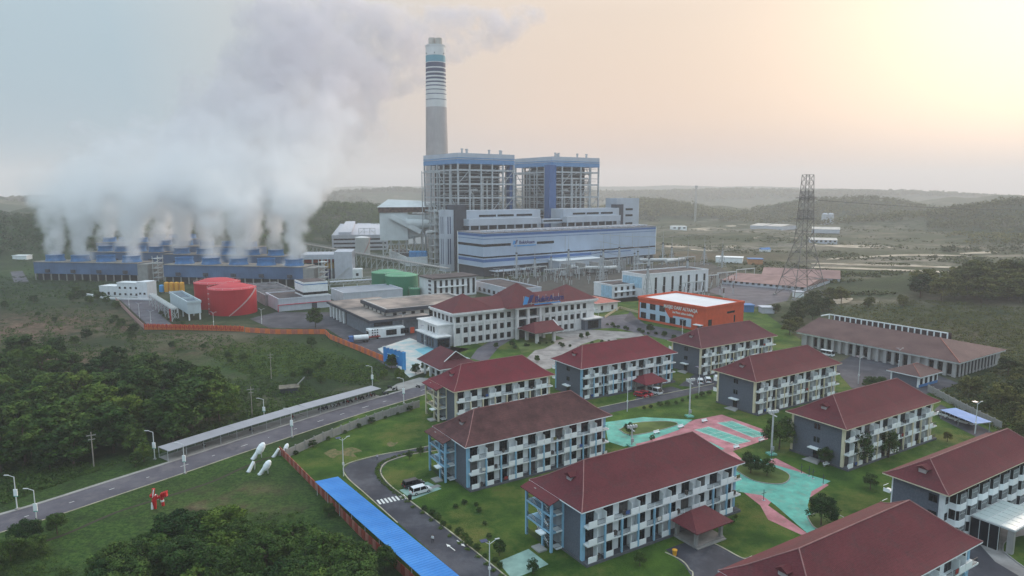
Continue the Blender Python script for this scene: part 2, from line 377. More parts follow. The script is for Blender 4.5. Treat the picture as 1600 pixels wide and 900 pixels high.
# drain and path lower left of the road
dl = smooth([Vector(at(*p)) for p in ((10,860),(90,838),(180,800),(260,775),(330,752),(390,725),(437,708))], 6)
band('drain_bed', dl, 0, -.8, .03, mat('mud', S(60, 58, 46), .95))
# road along the blue canopy and its bend behind the dark roofed block
w1 = smooth([Vector(at(*p)) for p in ((850,1010),(797,940),(760,900),(708,842),(660,790),(600,748))], 6)
R1 = [(722,905),(622,817),(572,772),(545,748),(537,733),(546,724),(590,712),(640,703),(690,693),(760,675),(950,634),(1116,600),(1122,607),(955,645),(770,686),(690,703),(640,711),(606,722),(596,733),(598,744),(612,760),(642,783),(725,847),(797,905),(1010,1100),(905,1100)]
sheet('road', R1, .035, M_asph)
kr = smooth([Vector(at(*p)) for p in ((797,905),(725,847),(642,783),(612,760),(598,744),(596,733),(606,722),(640,711),(690,703),(770,686))], 6)
kerb(kr, 0); kl = smooth([Vector(at(*p)) for p in ((622,817),(572,772),(545,748),(537,733),(546,724),(590,712),(640,703),(690,693),(760,675),(950,634),(1116,600))], 6); kerb(kl, 0)
hdg = MB()
# zebra crossing: seven bars; two arrows
for i in range(8):
    f = i/7; p = Vector(at(590+f*40, 782-f*8.5)); d = (Vector(at(600, 792))-Vector(at(591, 781))).normalized(); n = Vector((-d.y, d.x))
    a = p-d*.2; b = p+d*2.1
    q = setting('crossing_bar', MB().add([(*(a-n*.22), .045), (*(b-n*.22), .045), (*(b+n*.22), .045), (*(a+n*.22), .045)][::-1], [(0, 1, 2, 3)]), M_line)
for a0, b0 in (((711,860.5),(697,850)),((714,844.5),(727,854.5))):
    a = Vector(at(*a0)); b = Vector(at(*b0)); d = (b-a).normalized(); n = Vector((-d.y, d.x)); L_ = (b-a).length
    setting('road_arrow', MB().add([(*(a-n*.09), .045), (*(a+d*L_*.65-n*.09), .045), (*(a+d*L_*.65-n*.36), .045), (*b, .045), (*(a+d*L_*.65+n*.36), .045), (*(a+d*L_*.65+n*.09), .045), (*(a+n*.09), .045)], [(0, 1, 2, 3, 4, 5, 6)]), M_line)
# parking pad of the two cars, court-green patch, driveway in front of the porch
sheet('parking_pad', [(624,766),(668,753),(690,764),(644,781)], .05, mat('pale_green_paving', S(140, 168, 158), .85, .12, .4))
sheet('parking_pad', [(778,878),(826,858),(857,882),(820,898),(800,905)], .05, MATS['pale_green_paving'])
sheet('footpath', [(655,765),(684,757),(690,760),(664,768)], .06, M_conc)
sheet('road', [(1040,859),(1088,841),(1120,852),(1160,873),(1210,858),(1420,800),(1650,905),(1300,1050),(1060,1000),(1083,905),(1070,884)], .035, M_asph)
kp = smooth([Vector(at(*p)) for p in ((1088,841),(1120,852),(1160,873),(1176,870))], 6); kerb(kp, 0); kp = smooth([Vector(at(*p)) for p in ((1060,1000),(1083,905),(1078,890),(1066,876),(1040,863))], 6); kerb(kp, 0)
# road in front of the right-hand blocks, parking and yards
sheet('road', [(1300,572),(1330,556),(1400,560),(1500,600),(1460,612),(1400,628),(1372,626),(1330,606)], .035, M_asph)
for i in range(7):
    a = Vector(at(1352+i*7.5, 608-i*1.6)); b = Vector(at(1364+i*7.5, 616-i*1.6)); d = (b-a).normalized(); n = Vector((-d.y, d.x))*.09
    setting('parking_line', MB().add([(*(a-n), .045), (*(b-n), .045), (*(b+n), .045), (*(a+n), .045)], [(0, 1, 2, 3)]), M_line)
sheet('road', [(1470,632),(1500,650),(1560,680),(1540,690),(1470,655),(1460,640)], .035, M_asph)
sheet('road', [(1060,603),(1085,585),(1125,592),(1116,607)], .037, M_asph)
sheet('road', [(985,632),(1003,612),(1050,604),(1075,612)], .037, M_asph)
sheet('road', [(880,588),(930,583),(975,600),(990,612),(950,620),(880,600)], .036, M_asph)
sheet('forecourt', [(820,562),(850,535),(905,525),(960,527),(970,535),(905,552),(860,576),(840,580)], .04, M_pave)
sheet('forecourt', [(862,522),(905,514),(1000,520),(1010,527),(940,530),(900,536)], .045, M_pave)
sheet('road', [(735,560),(746,545),(768,532),(800,530),(780,542),(768,556),(760,566)], .036, M_asph2)
sheet('road', [(940,495),(985,490),(1010,508),(1060,520),(1100,528),(1080,540),(1020,526),(960,512),(900,516),(890,512)], .036, M_asph2)
sheet('road', [(985,486),(1000,505),(1066,518),(1090,535),(1060,532),(1000,514),(975,500)], .04, M_asph)
for pts in ([(806,536),(850,530),(868,536),(850,545),(815,552)], [(905,540),(935,530),(965,538),(925,546)]): sheet('flower_bed', pts, .10, M_lawn2)
# sports court: pink ground, teal walks and two courts with lines
sheet('court_ground', [(958,692),(988,672),(1060,668),(1085,656),(1128,648),(1195,672),(1200,686),(1145,705),(1162,720),(1190,724),(1212,716),(1295,758),(1262,780),(1240,745),(1200,790),(1262,834),(1252,836),(1200,812),(1188,790),(1160,768),(1110,770),(1040,800),(1000,700)], .04, M_pink)
sheet('teal_walk', [(945,660),(1005,652),(1082,656),(1060,672),(1010,690),(975,698),(950,690)], .048, M_teal)
sheet('teal_walk', [(1145,722),(1180,712),(1195,722),(1240,735),(1298,752),(1268,768),(1262,790),(1275,832),(1262,834),(1212,790),(1190,774),(1150,768),(1140,740)], .048, M_teal)
sheet('teal_walk', [(1095,697),(1108,690),(1133,702),(1112,706)], .048, M_teal)
def court(c, u, v):
    """a badminton court with real lines"""
    def w(a, b): return (c[0]+u[0]*a+v[0]*b, c[1]+u[1]*a+v[1]*b)
    setting('court_surface', MB().sheet([w(0,0), w(1,0), w(1,1), w(0,1)], .056), M_teal)
    mb = MB(); Lu = math.hypot(*u); Lv = math.hypot(*v); t = .09
    def ln(a0, b0, a1, b1):
        p = Vector(w(a0, b0)); q = Vector(w(a1, b1)); d = (q-p).normalized(); n = Vector((-d.y, d.x))*t/2
        mb.add([(*(p-n), .064), (*(q-n), .064), (*(q+n), .064), (*(p+n), .064)], [(0, 1, 2, 3)])
    for b in (.0, .08, .92, 1): ln(0, b, 1, b)
    for a in (0, .06, .35, .5, .65, .94, 1): ln(a, 0, a, 1)
    ln(0, .5, .35, .5); ln(.65, .5, 1, .5)
    setting('court_lines', mb, M_line)
for q in ([(1085,672),(1108,667),(1170,686),(1150,695)], [(1120,661),(1144,658),(1194,674),(1176,684)]):
    w_ = P(q); court(w_[0], (w_[3][0]-w_[0][0], w_[3][1]-w_[0][1]), (w_[1][0]-w_[0][0], w_[1][1]-w_[0][1]))
def island(pts, m=None):
    pl = [tuple(p)[:2] for p in smooth([Vector(at(*p)) for p in pts+[pts[0]]], 5)]
    o = setting('planting_island', MB().prism(pl[:-1], .0, .16), m or M_lawn2); kerb(pl, 0, .2, .2, M_conc)
island([(968,672),(990,662),(1040,659),(1058,664),(1020,675),(985,680)])
island([(1150,735),(1162,724),(1200,728),(1232,742),(1222,756),(1180,752)])
island([(1262,808),(1290,800),(1320,812),(1300,826),(1275,826)])
# curved paving and lawn at the lower right
sheet('forecourt', [(1528,848),(1545,828),(1575,812),(1640,800),(1700,800),(1640,905),(1600,905),(1555,878)], .05, M_pave)
pl = [tuple(p)[:2] for p in smooth([Vector(at(*p)) for p in ((1568,862),(1572,848),(1600,838),(1660,836),(1700,860),(1660,900),(1610,892),(1568,862))], 5)]
setting('planting_island', MB().prism(pl[:-1], 0, .18), M_lawn); kerb(pl, 0, .22, .2, M_conc)
sheet('forecourt', [(1185,606),(1200,600),(1225,604),(1210,612)], .04, M_conc)
# worn patches of the lawn
for pts in ([(505,708),(522,701),(530,705),(548,699),(566,705),(552,708),(556,714),(530,711),(520,716)], [(604,694),(609,690),(615,692),(622,691),(617,696),(609,698)]):
    setting('bare_patch', MB().sheet([tuple(p)[:2] for p in smooth([Vector(at(*p)) for p in pts+[pts[0]]], 5)][:-1], .028), M_worn)
# plant yards
sheet('yard', [(186,467),(246,464),(270,478),(252,494),(270,508),(232,509)], .02, M_asph2)
sheet('yard', [(390,498),(430,488),(525,488),(600,500),(660,520),(690,540),(735,545),(660,572),(610,575),(560,545),(512,514),(420,512)], .02, M_asph)
sheet('yard', [(590,545),(640,528),(672,540),(735,560),(690,572),(640,590)], .03, mat('whitish_paving', S(196, 186, 180), .9, .1, .2, rgb2=S(150, 176, 180)))
sheet('yard', [(648,546),(672,541),(715,560),(680,566)], .04, mat('turquoise_paint', S(120, 176, 190), .9, .1, .2))
sheet('yard', [(740,485),(790,440),(880,424),(1105,408),(1160,436),(1200,452),(1130,460),(1000,470),(930,475)], .02, M_gravel)
sheet('yard', [(1105,455),(1140,440),(1240,452),(1230,470),(1180,480)], .026, M_asph2)
sheet('yard', [(500,425),(620,415),(760,425),(740,470),(640,470),(520,440)], .024, mat('plant_yard', S(92, 92, 84), .95, .2, .05, rgb2=S(66, 76, 50)))
sheet('road', [(3,388),(14,388),(45,440),(22,441)], .02, M_asph2)
sheet('footpath', [(620,600),(655,590),(690,592),(650,606),(600,612)], .045, M_conc)
# ================================================================ hostel blocks
ROOFS = dict(crimson=mat('crimson_roof_tile', S(112, 38, 50), .8, .10, .15, courses=5.6, rgb2=S(106, 38, 48), wear=.55, wscale=.4),
             red=mat('red_roof_tile', S(100, 44, 50), .8, .10, .15, courses=5.6, rgb2=S(94, 42, 48), wear=.55, wscale=.4),
             maroon=mat('maroon_roof_tile', S(96, 46, 54), .8, .10, .15, courses=5.6, rgb2=S(88, 42, 50), wear=.55, wscale=.4),
             dark=mat('dark_roof_tile', S(92, 58, 58), .8, .16, .3, .9, courses=3.0, rgb2=S(70, 42, 44)),
             brown=mat('brown_roof_tile', S(104, 80, 78), .85, .10, .15, courses=5.6, rgb2=S(88, 66, 66), wear=.4, wscale=.3))
M_white = mat('white_wall', S(230, 234, 236), .8, .05, .4, streak=.18)
M_panel = mat('white_balcony_panel', S(240, 243, 245), .6, .03, .4)
M_slate = mat('slate_wall', S(94, 100, 112), .85, .10, 3.0, .4, 6)
M_plinth = mat('plinth', S(90, 92, 98), .9, .1, 1)
M_blue = mat('light_blue_trim', S(140, 182, 208), .7, .06, .5)
M_cream = mat('cream_trim', S(216, 206, 180), .75, .06, .5, streak=.15)
M_glass = mat('dark_glass', S(22, 26, 34), .12, .35, .25, spec=.35)
M_frame = mat('window_frame', S(60, 64, 70), .5, .05, 1)
M_rail = mat('balcony_railing', S(52, 58, 66), .5, .05, 1)
M_steelw = mat('pale_steel', S(190, 194, 196), .6, .08, .4, streak=.2)
FZ = (.5, 3.8, 7.1)
def hip_roof(L, D, z0, rise, m, parent, caps=None, ov=1.3, name='roof', setb=None, flare=.36):
    """hip roof with bell-cast eaves over a block L x D (walls), plus hip and ridge caps"""
    x0, x1, y0, y1 = -ov, L+ov, -ov, D+ov; H = (y1-y0)/2; e = setb or H*.82
    a, b = 3.0*H/8.2, 2.6*H/8.2; zm = z0+rise*flare*.84
    rings = [(x0, x1, y0, y1, z0)]
    for k in (1, 2, 3):   # gentle curve near the eaves
        t = k/3; rings.append((x0+b*t, x1-b*t, y0+a*t, y1-a*t, z0+(zm-z0)*(t*.8+t*t*.2)))
    zr = z0+rise
    vs = []; fs = []
    for r in rings: vs += [(r[0],r[2],r[4]),(r[1],r[2],r[4]),(r[1],r[3],r[4]),(r[0],r[3],r[4])]
    n = len(vs); vs += [(x0+e, y0+H, zr), (x1-e, y0+H, zr)]
    for k in range(len(rings)-1):
        for i in range(4): fs.append((k*4+i, k*4+(i+1)%4, k*4+4+(i+1)%4, k*4+4+i))
    q = (len(rings)-1)*4; fs += [(q, q+1, n+1, n), (q+1, q+2, n+1), (q+2, q+3, n, n+1), (q+3, q, n)]
    c = len(vs); vs += [(x0,y0,z0-.22),(x1,y0,z0-.22),(x1,y1,z0-.22),(x0,y1,z0-.22)]
    fs += [(c+i, c+(i+1)%4, (i+1)%4, i) for i in range(4)]+[(c+3, c+2, c+1, c)]
    mb = MB(); mb.add(vs, fs); mb.mi = [0]*(len(fs)-5)+[1]*5
    rf = part(name, mb, [m, caps or M_cream], parent)
    rc = MB()
    for i, ri in ((0, 0), (1, 1), (2, 1), (3, 0)):
        pts = [Vector(vs[k*4+i]) for k in range(len(rings))]+[Vector(vs[n+ri])]
        for p, p2 in zip(pts, pts[1:]): rc.tube(p+Vector((0,0,.03)), p2+Vector((0,0,.03)), .10, 5)
    rc.tube(Vector(vs[n])+Vector((0,0,.03)), Vector(vs[n+1])+Vector((0,0,.03)), .11, 5)
    part('ridge_cap', rc, mat('ridge_cap_'+m.name, tuple(min(1, c*1.5+.01) for c in m.node_tree.nodes['Principled BSDF'].inputs['Base Color'].default_value[:3]) if False else S(148, 108, 106), .8), rf)
    return rf, rings
def window_mesh(w, h, nv=2, nh=2):
    f = MB(); t = .06
    f.box(-w/2, w/2, -.06, .02, 0, t); f.box(-w/2, w/2, -.06, .02, h-t, h)
    f.box(-w/2, -w/2+t, -.058, .018, t, h-t); f.box(w/2-t, w/2, -.058, .018, t, h-t)
    for i in range(1, nv): x = -w/2+w*i/nv; f.box(x-t*.4, x+t*.4, -.055, .015, t, h-t)
    for i in range(1, nh): z = h*(.72 if nh == 2 else i/nh); f.box(-w/2+t, w/2-t, -.052, .012, z-t*.4, z+t*.4)
    return f
M_curtain = mat('curtained_glass', S(96, 92, 90), .35, .3, .8, spec=.4)
def window(parent, x, y, z, w, h, rz=0, nv=2, nh=2, frame=None, pane=True, gm=None):
    gm = gm or M_glass
    fm = frame or M_frame
    o = part('window', shared(('win', round(w, 2), round(h, 2), nv, nh, fm.name), 'window', lambda: window_mesh(w, h, nv, nh), fm), fm, parent, (x, y, z), rz)
    if pane: part('pane', shared(('pane', round(w, 2), round(h, 2), gm.name), 'pane', lambda: MB().box(-w/2+.04, w/2-.04, -.022, -.004, .04, h-.04), gm), gm, o)
    return o
def wbox(key, name, dims, m, parent, loc, rz=0):
    x, y, z = dims
    return part(name, shared((key, name, dims, m.name), name, lambda: MB().box(-x/2, x/2, -y/2, y/2, 0, z), m), m, parent, loc, rz)
def rail_mesh(w, h=1.0):
    mb = MB(); mb.box(-w/2, w/2, -.025, .025, h-.05, h); mb.box(-w/2, w/2, -.02, .02, .08, .12)
    n = int(w/.2)
    for i in range(n+1): x = -w/2+.02+(w-.04)*i/n; mb.box(x-.015, x+.015, -.015, .015, .12, h-.05)
    return mb
M_palevent = mat('vent_render', S(168, 160, 160), .8)
M_room = mat('balcony_clutter', S(120, 110, 104), .8, .3, 2)
LAUN = [mat('washing_'+n, c, .9) for n, c in (('blue', S(70, 96, 150)), ('white', S(220, 216, 210)), ('red', S(150, 60, 60)), ('olive', S(110, 110, 70)))]
def hostel(Npt, L, roofm, trim, left, porch, label, bays=None, wide=1):
    F = Frame(Npt, 32.0); Lw = L-2.6; D = 13.9
    o = F.w(1.3, 1.3); t = thing('hostel_block', label, 'building', (o[0], o[1], 0), F.a, 'three storey hostel blocks with hipped red roofs')
    nb = bays or 10; bw = Lw/nb
    x0 = 0.0
    ew = 5.6 if left == 'stair' else D
    part('wall', MB().box(0, Lw, 0, D, .5, 10.1), [M_white], t)
    part('plinth', MB().box(-.25, Lw+.25, -1.6, D+.25, 0, .5), M_plinth, t)
    part('end_wall', MB().box(-.06, -.003, .35, ew, .5, 10.08), M_slate, t)
    part('end_wall', MB().box(Lw+.003, Lw+.06, .35, D-.3, .5, 10.08), M_slate, t)
    for (cx, cy) in ((-.05, .0), (Lw-.35, .0), (-.05, D-.35), (Lw-.35, D-.35)):
        if left == 'stair' and cx < 0 and cy > 1: continue
        part('corner_pillar', MB().box(cx-.12, cx+.52, cy-.12, cy+.5, .5, 10.09), trim, t)
    if left == 'stair': part('corner_pillar', MB().box(-.2, .42, 5.4, 6.0, .5, 10.09), trim, t)
    for k, z in enumerate(FZ):
        part('balcony_slab', MB().box(.1, Lw+.35, -1.36, .0, z-.28 if k else z-.1, z+.02), M_white if k else M_plinth, t)
    part('eave_beam', MB().box(.1, Lw, -.5, 0, 9.75, 10.07), trim, t)
    for k, z in enumerate(FZ):
        for b in range(nb):
            mir = b % 2; xb = b*bw
            wx = xb+(bw*.33 if not mir else bw*.40); px_ = xb+(bw*.28 if mir else bw*.76)
            if b == 0: px_ = xb+bw*.30
            if porch is not None and k == 0 and abs(xb+bw/2-porch) < bw*.8: continue
            window(t, wx+.15, -.01, z+.08, bw*.56, 2.45, nv=3, gm=(M_curtain if (b*7+k*3+int(L*10)) % 5 == 0 else None))
            if b == 0: rx, rw = xb+bw*.78, bw*.42
            else: rx, rw = (xb+bw*.27 if not mir else xb+bw*.76), bw*.44
            if b: px_ = xb+(bw*.76 if not mir else bw*.27)
            wbox('bp', 'balcony_panel', (round(bw*.48, 2), .1, 1.12), M_panel, t, (px_, -1.36, z-.05))
            part('railing', shared(('rail', round(rw, 1), trim.name), 'railing', lambda: rail_mesh(round(rw, 1)), M_rail), M_rail, t, (rx, -1.33, z+.02))
            part('partition', shared(('fin', k == 2), 'partition', lambda: MB().box(-.06, .06, -1.2, -.0, 0, 2.0 if k == 2 else 2.4), M_white), M_white, t, (xb+bw*(.62 if not mir else .10), 0, z+.02))
            if (b*3+k*5) % 4 == 0: wbox('cl', 'chair', (.5, .5, .8), M_room, t, (rx, -.7, z+.02))
            if (b*5+k*3+int(Npt[0])) % 7 == 0: wbox('ln', 'laundry', (.9, .05, .7), LAUN[(b+k) % 4], t, (rx+.2, -1.42, z+.35))
            if (b+k) % 3 != 1: wbox('ac', 'air_conditioner', (.8, .35, .6), M_panel, t, (px_, -.9, z+.1))
    for b in range(1, nb):
        if True:
            if porch is not None and abs(b*bw-porch) < 4.4: continue
            part('pilaster', shared(('pil', trim.name), 'pilaster', lambda: MB().box(-.16, .16, -1.5, -1.12, .3, 6.82), trim), trim, t, (b*bw+.02, 0, 0))
    rf, rg = hip_roof(Lw, D, 10.3, 5.3, roofm, t, M_panel if trim is M_blue else M_cream)
    # vent dormer on the end slope
    v = MB(); v.box(2.0, 4.0, D/2-.65, D/2+.65, 11.2, 13.55)
    dv = part('dormer_vent', v, M_palevent, t); part('dormer_roof', MB().add([(1.7,D/2-1.0,13.4),(4.6,D/2-1.0,13.4),(4.6,D/2,14.0),(1.7,D/2,14.0),(1.7,D/2+1.0,13.4),(4.6,D/2+1.0,13.4),(1.7,D/2-1.0,13.28),(1.7,D/2+1.0,13.28)], [(0,1,2,3),(3,2,5,4),(6,0,3,4,7),(1,0,6),(1,6,7,5)]), roofm, dv)
    if left == 'stair':
        X0 = -2.7
        for k, z in enumerate(FZ):
            if k: part('landing_slab', MB().box(X0, 0, 5.9, D+.2, z-.35, z), trim, t)
            part('landing_slab', MB().box(-1.5, 0, 5.7, 7.4, z-.2, z+.03), M_white, t)
            part('railing', shared('lr', 'railing', lambda: rail_mesh(8.0), M_rail), M_rail, t, (X0+.1, 10.0, z), math.pi/2)
            part('railing', shared('lr2', 'railing', lambda: rail_mesh(2.4), M_rail), M_rail, t, (X0+1.3, 5.98, z))
            st = MB(); n = 9
            for i in range(n): st.box(X0+.5, X0+1.5, 7.2+i*.55, 7.75+i*.55, z+i*.36-.12, z+i*.36+.06)
            part('stair_flight', st, M_conc, t)
            ps = MB(); ps.tube((X0+.3, 7.2, z+.9), (X0+.3, 12.3, z+4.1 if k < 2 else z+2.6), .07, 4); ps.tube((X0+.3, 7.2, z+.4), (X0+.3, 12.3, z+3.6 if k < 2 else z+2.1), .05, 4)
            part('handrail', ps, M_panel, t)
        for y in (5.75, 8.4, D+.0):
            part('column', MB().box(X0-.05, X0+.4, y, y+.42, 0.0, 9.55), trim, t)
        part('stair_back_wall', MB().box(-.08, -.004, 6.1, D, .5, 10.05), mat('grey_render', S(150, 156, 162), .85), t)
        for k, z in enumerate(FZ): window(t, -.1, 10.5, z+.3, 1.2, 1.9, -math.pi/2)
        lr = MB(); lr.add([(-1.0,5.2,10.35),(-3.5,5.2,9.55),(-3.5,D+1.0,9.55),(-1.0,D+1.0,10.35),(-1.0,5.2,10.2),(-3.5,5.2,9.4),(-3.5,D+1.0,9.4),(-1.0,D+1.0,10.2)], [(0,3,2,1),(4,5,6,7),(0,1,5,4),(1,2,6,5),(2,3,7,6)][::1])
        part('lean_to_roof', lr, roofm, t)
        part('entrance_canopy', MB().box(-4.0, -2.75, 7.2, 9.0, 3.1, 3.35), M_panel, t)
        part('step', MB().box(-4.6, -2.7, 6.9, 9.4, 0, .28), M_conc, t)
    else:
        for k, z in ((1, 3.8), (2, 7.1)):
            for dy in (-.45, .45): window(t, -.08, D/2+dy, z+.7, .7, 1.35, -math.pi/2, 1, 2)
        dr = part('door', MB().box(-.11, -.06, D/2-.75, D/2+.75, .5, 2.7), M_glass, t)
        part('entrance_canopy', MB().box(-1.5, -.07, D/2-1.5, D/2+1.5, 3.0, 3.25), M_panel, t)
        part('step', MB().add([(-2.6,D/2-2.2,0),(-2.6,D/2+2.2,0),(-.26,D/2+1.4,0),(-.26,D/2-1.4,0),(-1.6,D/2-1.4,.42),(-1.6,D/2+1.4,.42),(-.26,D/2+1.4,.42),(-.26,D/2-1.4,.42)], [(0,4,5,1),(4,7,6,5),(0,3,7,4),(1,5,6,2)]), M_conc, t)
        for k, z in enumerate(FZ):
            if k: part('rear_balcony', MB().box(-.5, 1.2, D+.02, D+1.3, z-.25, z+.0).box(-.5, -.42, D+.02, D+1.3, z+.1, z+1.0), M_panel, t)
    for k, z in enumerate(FZ):   # rear side
        for b in range(nb):
            window(t, b*bw+bw/2, D+.01, z+.8, 1.5, 1.4, math.pi, 2, 1)
    if porch is not None:
        px0, px1, y0 = porch-3.6, porch+3.6, -7.0
        for x in (px0, px1-.6):
            for y in (y0, -2.2): part('porch_column', MB().box(x, x+.6, y, y+.6, 0, 3.35), M_cream if trim is not M_blue else M_conc, t)
        pr = link('porch_roof_base', None, t) if False else None
        z0 = 3.35
        part('porch_beam', MB().box(px0-.3, px1+.3, y0-.3, -1.62, z0, z0+.35), M_panel, t)
        x0, x1, ya, yb = px0-1.3, px1+1.3, y0-1.3, -1.62; zr = z0+2.5; ym = -3.9
        part('porch_roof', MB().add([(x0,ya,z0+.3),(x1,ya,z0+.3),(x1,yb,z0+1.9),(x0,yb,z0+1.9),(x0+3,ym,zr),(x1-3,ym,zr),(x0,yb,z0+.3),(x1,yb,z0+.3),(x0,ya,z0+.15),(x1,ya,z0+.15)],
             [(0,1,5,4),(1,7,5),(4,5,7,6),(6,0,4),(8,9,1,0),(6,7,9,8)]), roofm, t)
        part('porch_floor', MB().box(px0-.2, px1+.2, y0-.2, -1.62, 0, .45), M_pave, t)
        part('step', MB().box(px0-.2, px1+.2, y0-.7, y0-.2, 0, .22), M_conc, t)
    return t
HB = 'three storey hostel block, '
hostel((12,110.9), 42, ROOFS['red'], M_blue, 'stair', 24.5, 'foreground hostel block with red roof, blue pilasters and a porch')
hostel((-10.1,141.1), 41.2, ROOFS['dark'], M_blue, 'stair', None, 'hostel block with dark brown tiled roof beside the two parked cars')
hostel((-16.1,182.5), 34.5, ROOFS['crimson'], M_cream, 'stair', None, 'shorter hostel block with crimson roof and cream open stairwell next to the public road', 8)
hostel((21.5,207.2), 42, ROOFS['crimson'], M_blue, 'grey', 24.5, 'crimson roofed hostel block with porch, red cars and a white van')
hostel((66.7,235.3), 42, ROOFS['maroon'], M_cream, 'grey', None, 'farthest hostel block with maroon roof, in front of the orange mosque')
hostel((70.9,192.4), 42, ROOFS['red'], M_cream, 'grey', None, 'hostel block with red roof and grey end wall behind the pink sports court')
hostel((77.7,152.3), 42, ROOFS['red'], M_cream, 'grey', None, 'hostel block with red roof and two trees at its cream corner')
hostel((38.8,79.0), 42, ROOFS['red'], M_blue, 'stair', None, 'nearest hostel block at the bottom edge, mostly its big red roof')
def hotel_block():
    Npt = (79.4,117.6); F = Frame(Npt, 32.0); Lw = 39.4; D = 9.7; o = F.w(1.3, 1.3)
    t = thing('hostel_block', 'block at the right edge with red roof and stacked white bay windows', 'building', (o[0], o[1], 0), F.a, 'three storey hostel blocks with hipped red roofs')
    part('wall', MB().box(0, Lw, 0, D, .0, 10.1), M_white, t)
    part('end_wall', MB().box(-.06, -.003, .9, D-.3, .0, 10.08), M_slate, t)
    for z in (.9, 4.1, 7.3):
        window(t, -.08, 1.9, z+.3, 1.6, 1.5, -math.pi/2, 2, 1)
        window(t, .95, -.02, z+.4, .9, 1.4, 0, 1, 2)
    for b in range(9):
        x0 = 1.9+b*4.2; x1 = x0+3.1
        for k, z in enumerate((.2, 3.4, 6.6)):
            part('bay_spandrel', shared('bsp', 'bay_spandrel', lambda: MB().prism([(0,0),(.0,-1.3),(.5,-1.8),(2.6,-1.8),(3.1,-1.3),(3.1,0)], 0, 1.25), M_panel), M_panel, t, (x0, -.002, z))
            part('bay_glass', shared('bgl', 'bay_glass', lambda: MB().prism([(.12,0),(.12,-1.22),(.56,-1.66),(2.54,-1.66),(2.98,-1.22),(2.98,0)], 0, 1.95), M_glass), M_glass, t, (x0, -.004, z+1.25))
            mu = shared('bmu', 'bay_mullion', lambda: (lambda m: [m.box(x-.04, x+.04, -1.74, -1.66, 0, 1.95) for x in (.56, 1.05, 1.55, 2.05, 2.54)] and m.box(.02, .12, -1.26, -1.16, 0, 1.95).box(2.98, 3.08, -1.26, -1.16, 0, 1.95).box(.5, 2.6, -1.72, -1.66, 1.2, 1.27))(MB()), M_steelw)
            part('bay_mullion', mu, M_steelw, t, (x0, -.004, z+1.25))
    for k, z in enumerate((3.4, 6.6)): part('rear_balcony', MB().box(-.5, 1.2, D+.02, D+1.3, z-.25, z+.05).box(-.5, -.42, D+.02, D+1.3, z+.05, z+.5).box(-.55, 1.2, D+1.25, D+1.32, z+.85, z+.95), M_panel, t)
    rf, rg = hip_roof(Lw, D, 10.3, 3.9, ROOFS['red'], t, M_cream)
    dv = part('dormer_vent', MB().box(1.2, 3.4, D/2-.7, D/2+.7, 11.0, 13.1), M_palevent, t)
    part('dormer_roof', MB().add([(.8,D/2-1.2,12.9),(4.0,D/2-1.2,12.9),(4.0,D/2,13.5),(.8,D/2,13.5),(.8,D/2+1.2,12.9),(4.0,D/2+1.2,12.9)], [(0,1,2,3),(3,2,5,4),(0,3,4)]), ROOFS['red'], dv)
    # glazed entrance canopy in front
    c = thing('entrance_canopy', 'flat glass roofed entrance canopy before the block with bay windows', 'canopy', (o[0], o[1], 0), F.a)
    gm = mat('canopy_glass', S(176, 190, 190), .3, .1, .3)
    part('canopy_roof', MB().box(6.4, 18.5, -9.2, -2.0, 4.6, 4.9), M_steelw, c)
    for i in range(6):
        for j in range(3): part('pane', shared('cgl', 'pane', lambda: MB().box(.1, 1.9, .1, 2.25, 0, .05), gm), gm, c, (6.5+i*2.0, -9.1+j*2.35, 4.905))
    part('side_wall', MB().box(6.3, 6.6, -6.8, -1.85, 0, 4.6), M_glass, c)
    for i in range(4): part('wall_mullion', MB().box(6.22, 6.3, -6.8+i*1.6, -6.7+i*1.6, 0, 4.6), M_steelw, c)
    part('column', MB().box(6.5, 7.3, -9.0, -8.0, 0, 4.6), M_conc, c); part('column', MB().box(17.3, 18.2, -9.0, -8.0, 0, 4.6), M_conc, c)
hotel_block()
# ================================================================ other compound buildings
def text(name, s, size, m, parent, loc, rot, ext=.06, align='LEFT', squash=1.0):
    c = bpy.data.curves.new(name, 'FONT'); c.body = s; c.size = size; c.extrude = ext; c.align_x = align; c.offset = size*.018; c.materials.append(m)
    tmp = bpy.data.objects.new('tmp', c); COL.objects.link(tmp); dg = bpy.context.evaluated_depsgraph_get(); me = bpy.data.meshes.new_from_object(tmp.evaluated_get(dg)); bpy.data.objects.remove(tmp)
    o = link(name, me, parent, loc, rot=rot); o.scale = (squash, 1, 1); return o
M_navy = mat('navy_letter', S(44, 50, 110), .5, .05)
M_cyan = mat('sky_blue_letter', S(70, 150, 215), .5, .05)
M_azure = mat('azure_cladding', S(72, 122, 176), .6, .06, .3, streak=.15)
def logo(parent, loc, s, rz=0):
    """two slanted strokes, the left light blue, the right navy"""
    a = MB().add([(0,0,0),(.55*s,0,0),(.85*s,0,s*.75),(.30*s,0,s*.95),(0,.15,0),(.55*s,.15,0),(.85*s,.15,s*.75),(.30*s,.15,s*.95)], [(0,1,2,3),(7,6,5,4),(0,4,5,1),(1,5,6,2),(2,6,7,3),(3,7,4,0)])
    part('logo_stroke', a, M_cyan, parent, loc, rz)
    b = MB().add([(.7*s,0,.05*s),(1.2*s,0,.25*s),(1.5*s,0,1.05*s),(1.0*s,0,s),(.7*s,.15,.05*s),(1.2*s,.15,.25*s),(1.5*s,.15,1.05*s),(1.0*s,.15,s)], [(0,1,2,3),(7,6,5,4),(0,4,5,1),(1,5,6,2),(2,6,7,3),(3,7,4,0)])
    part('logo_stroke', b, M_navy, parent, loc, rz)
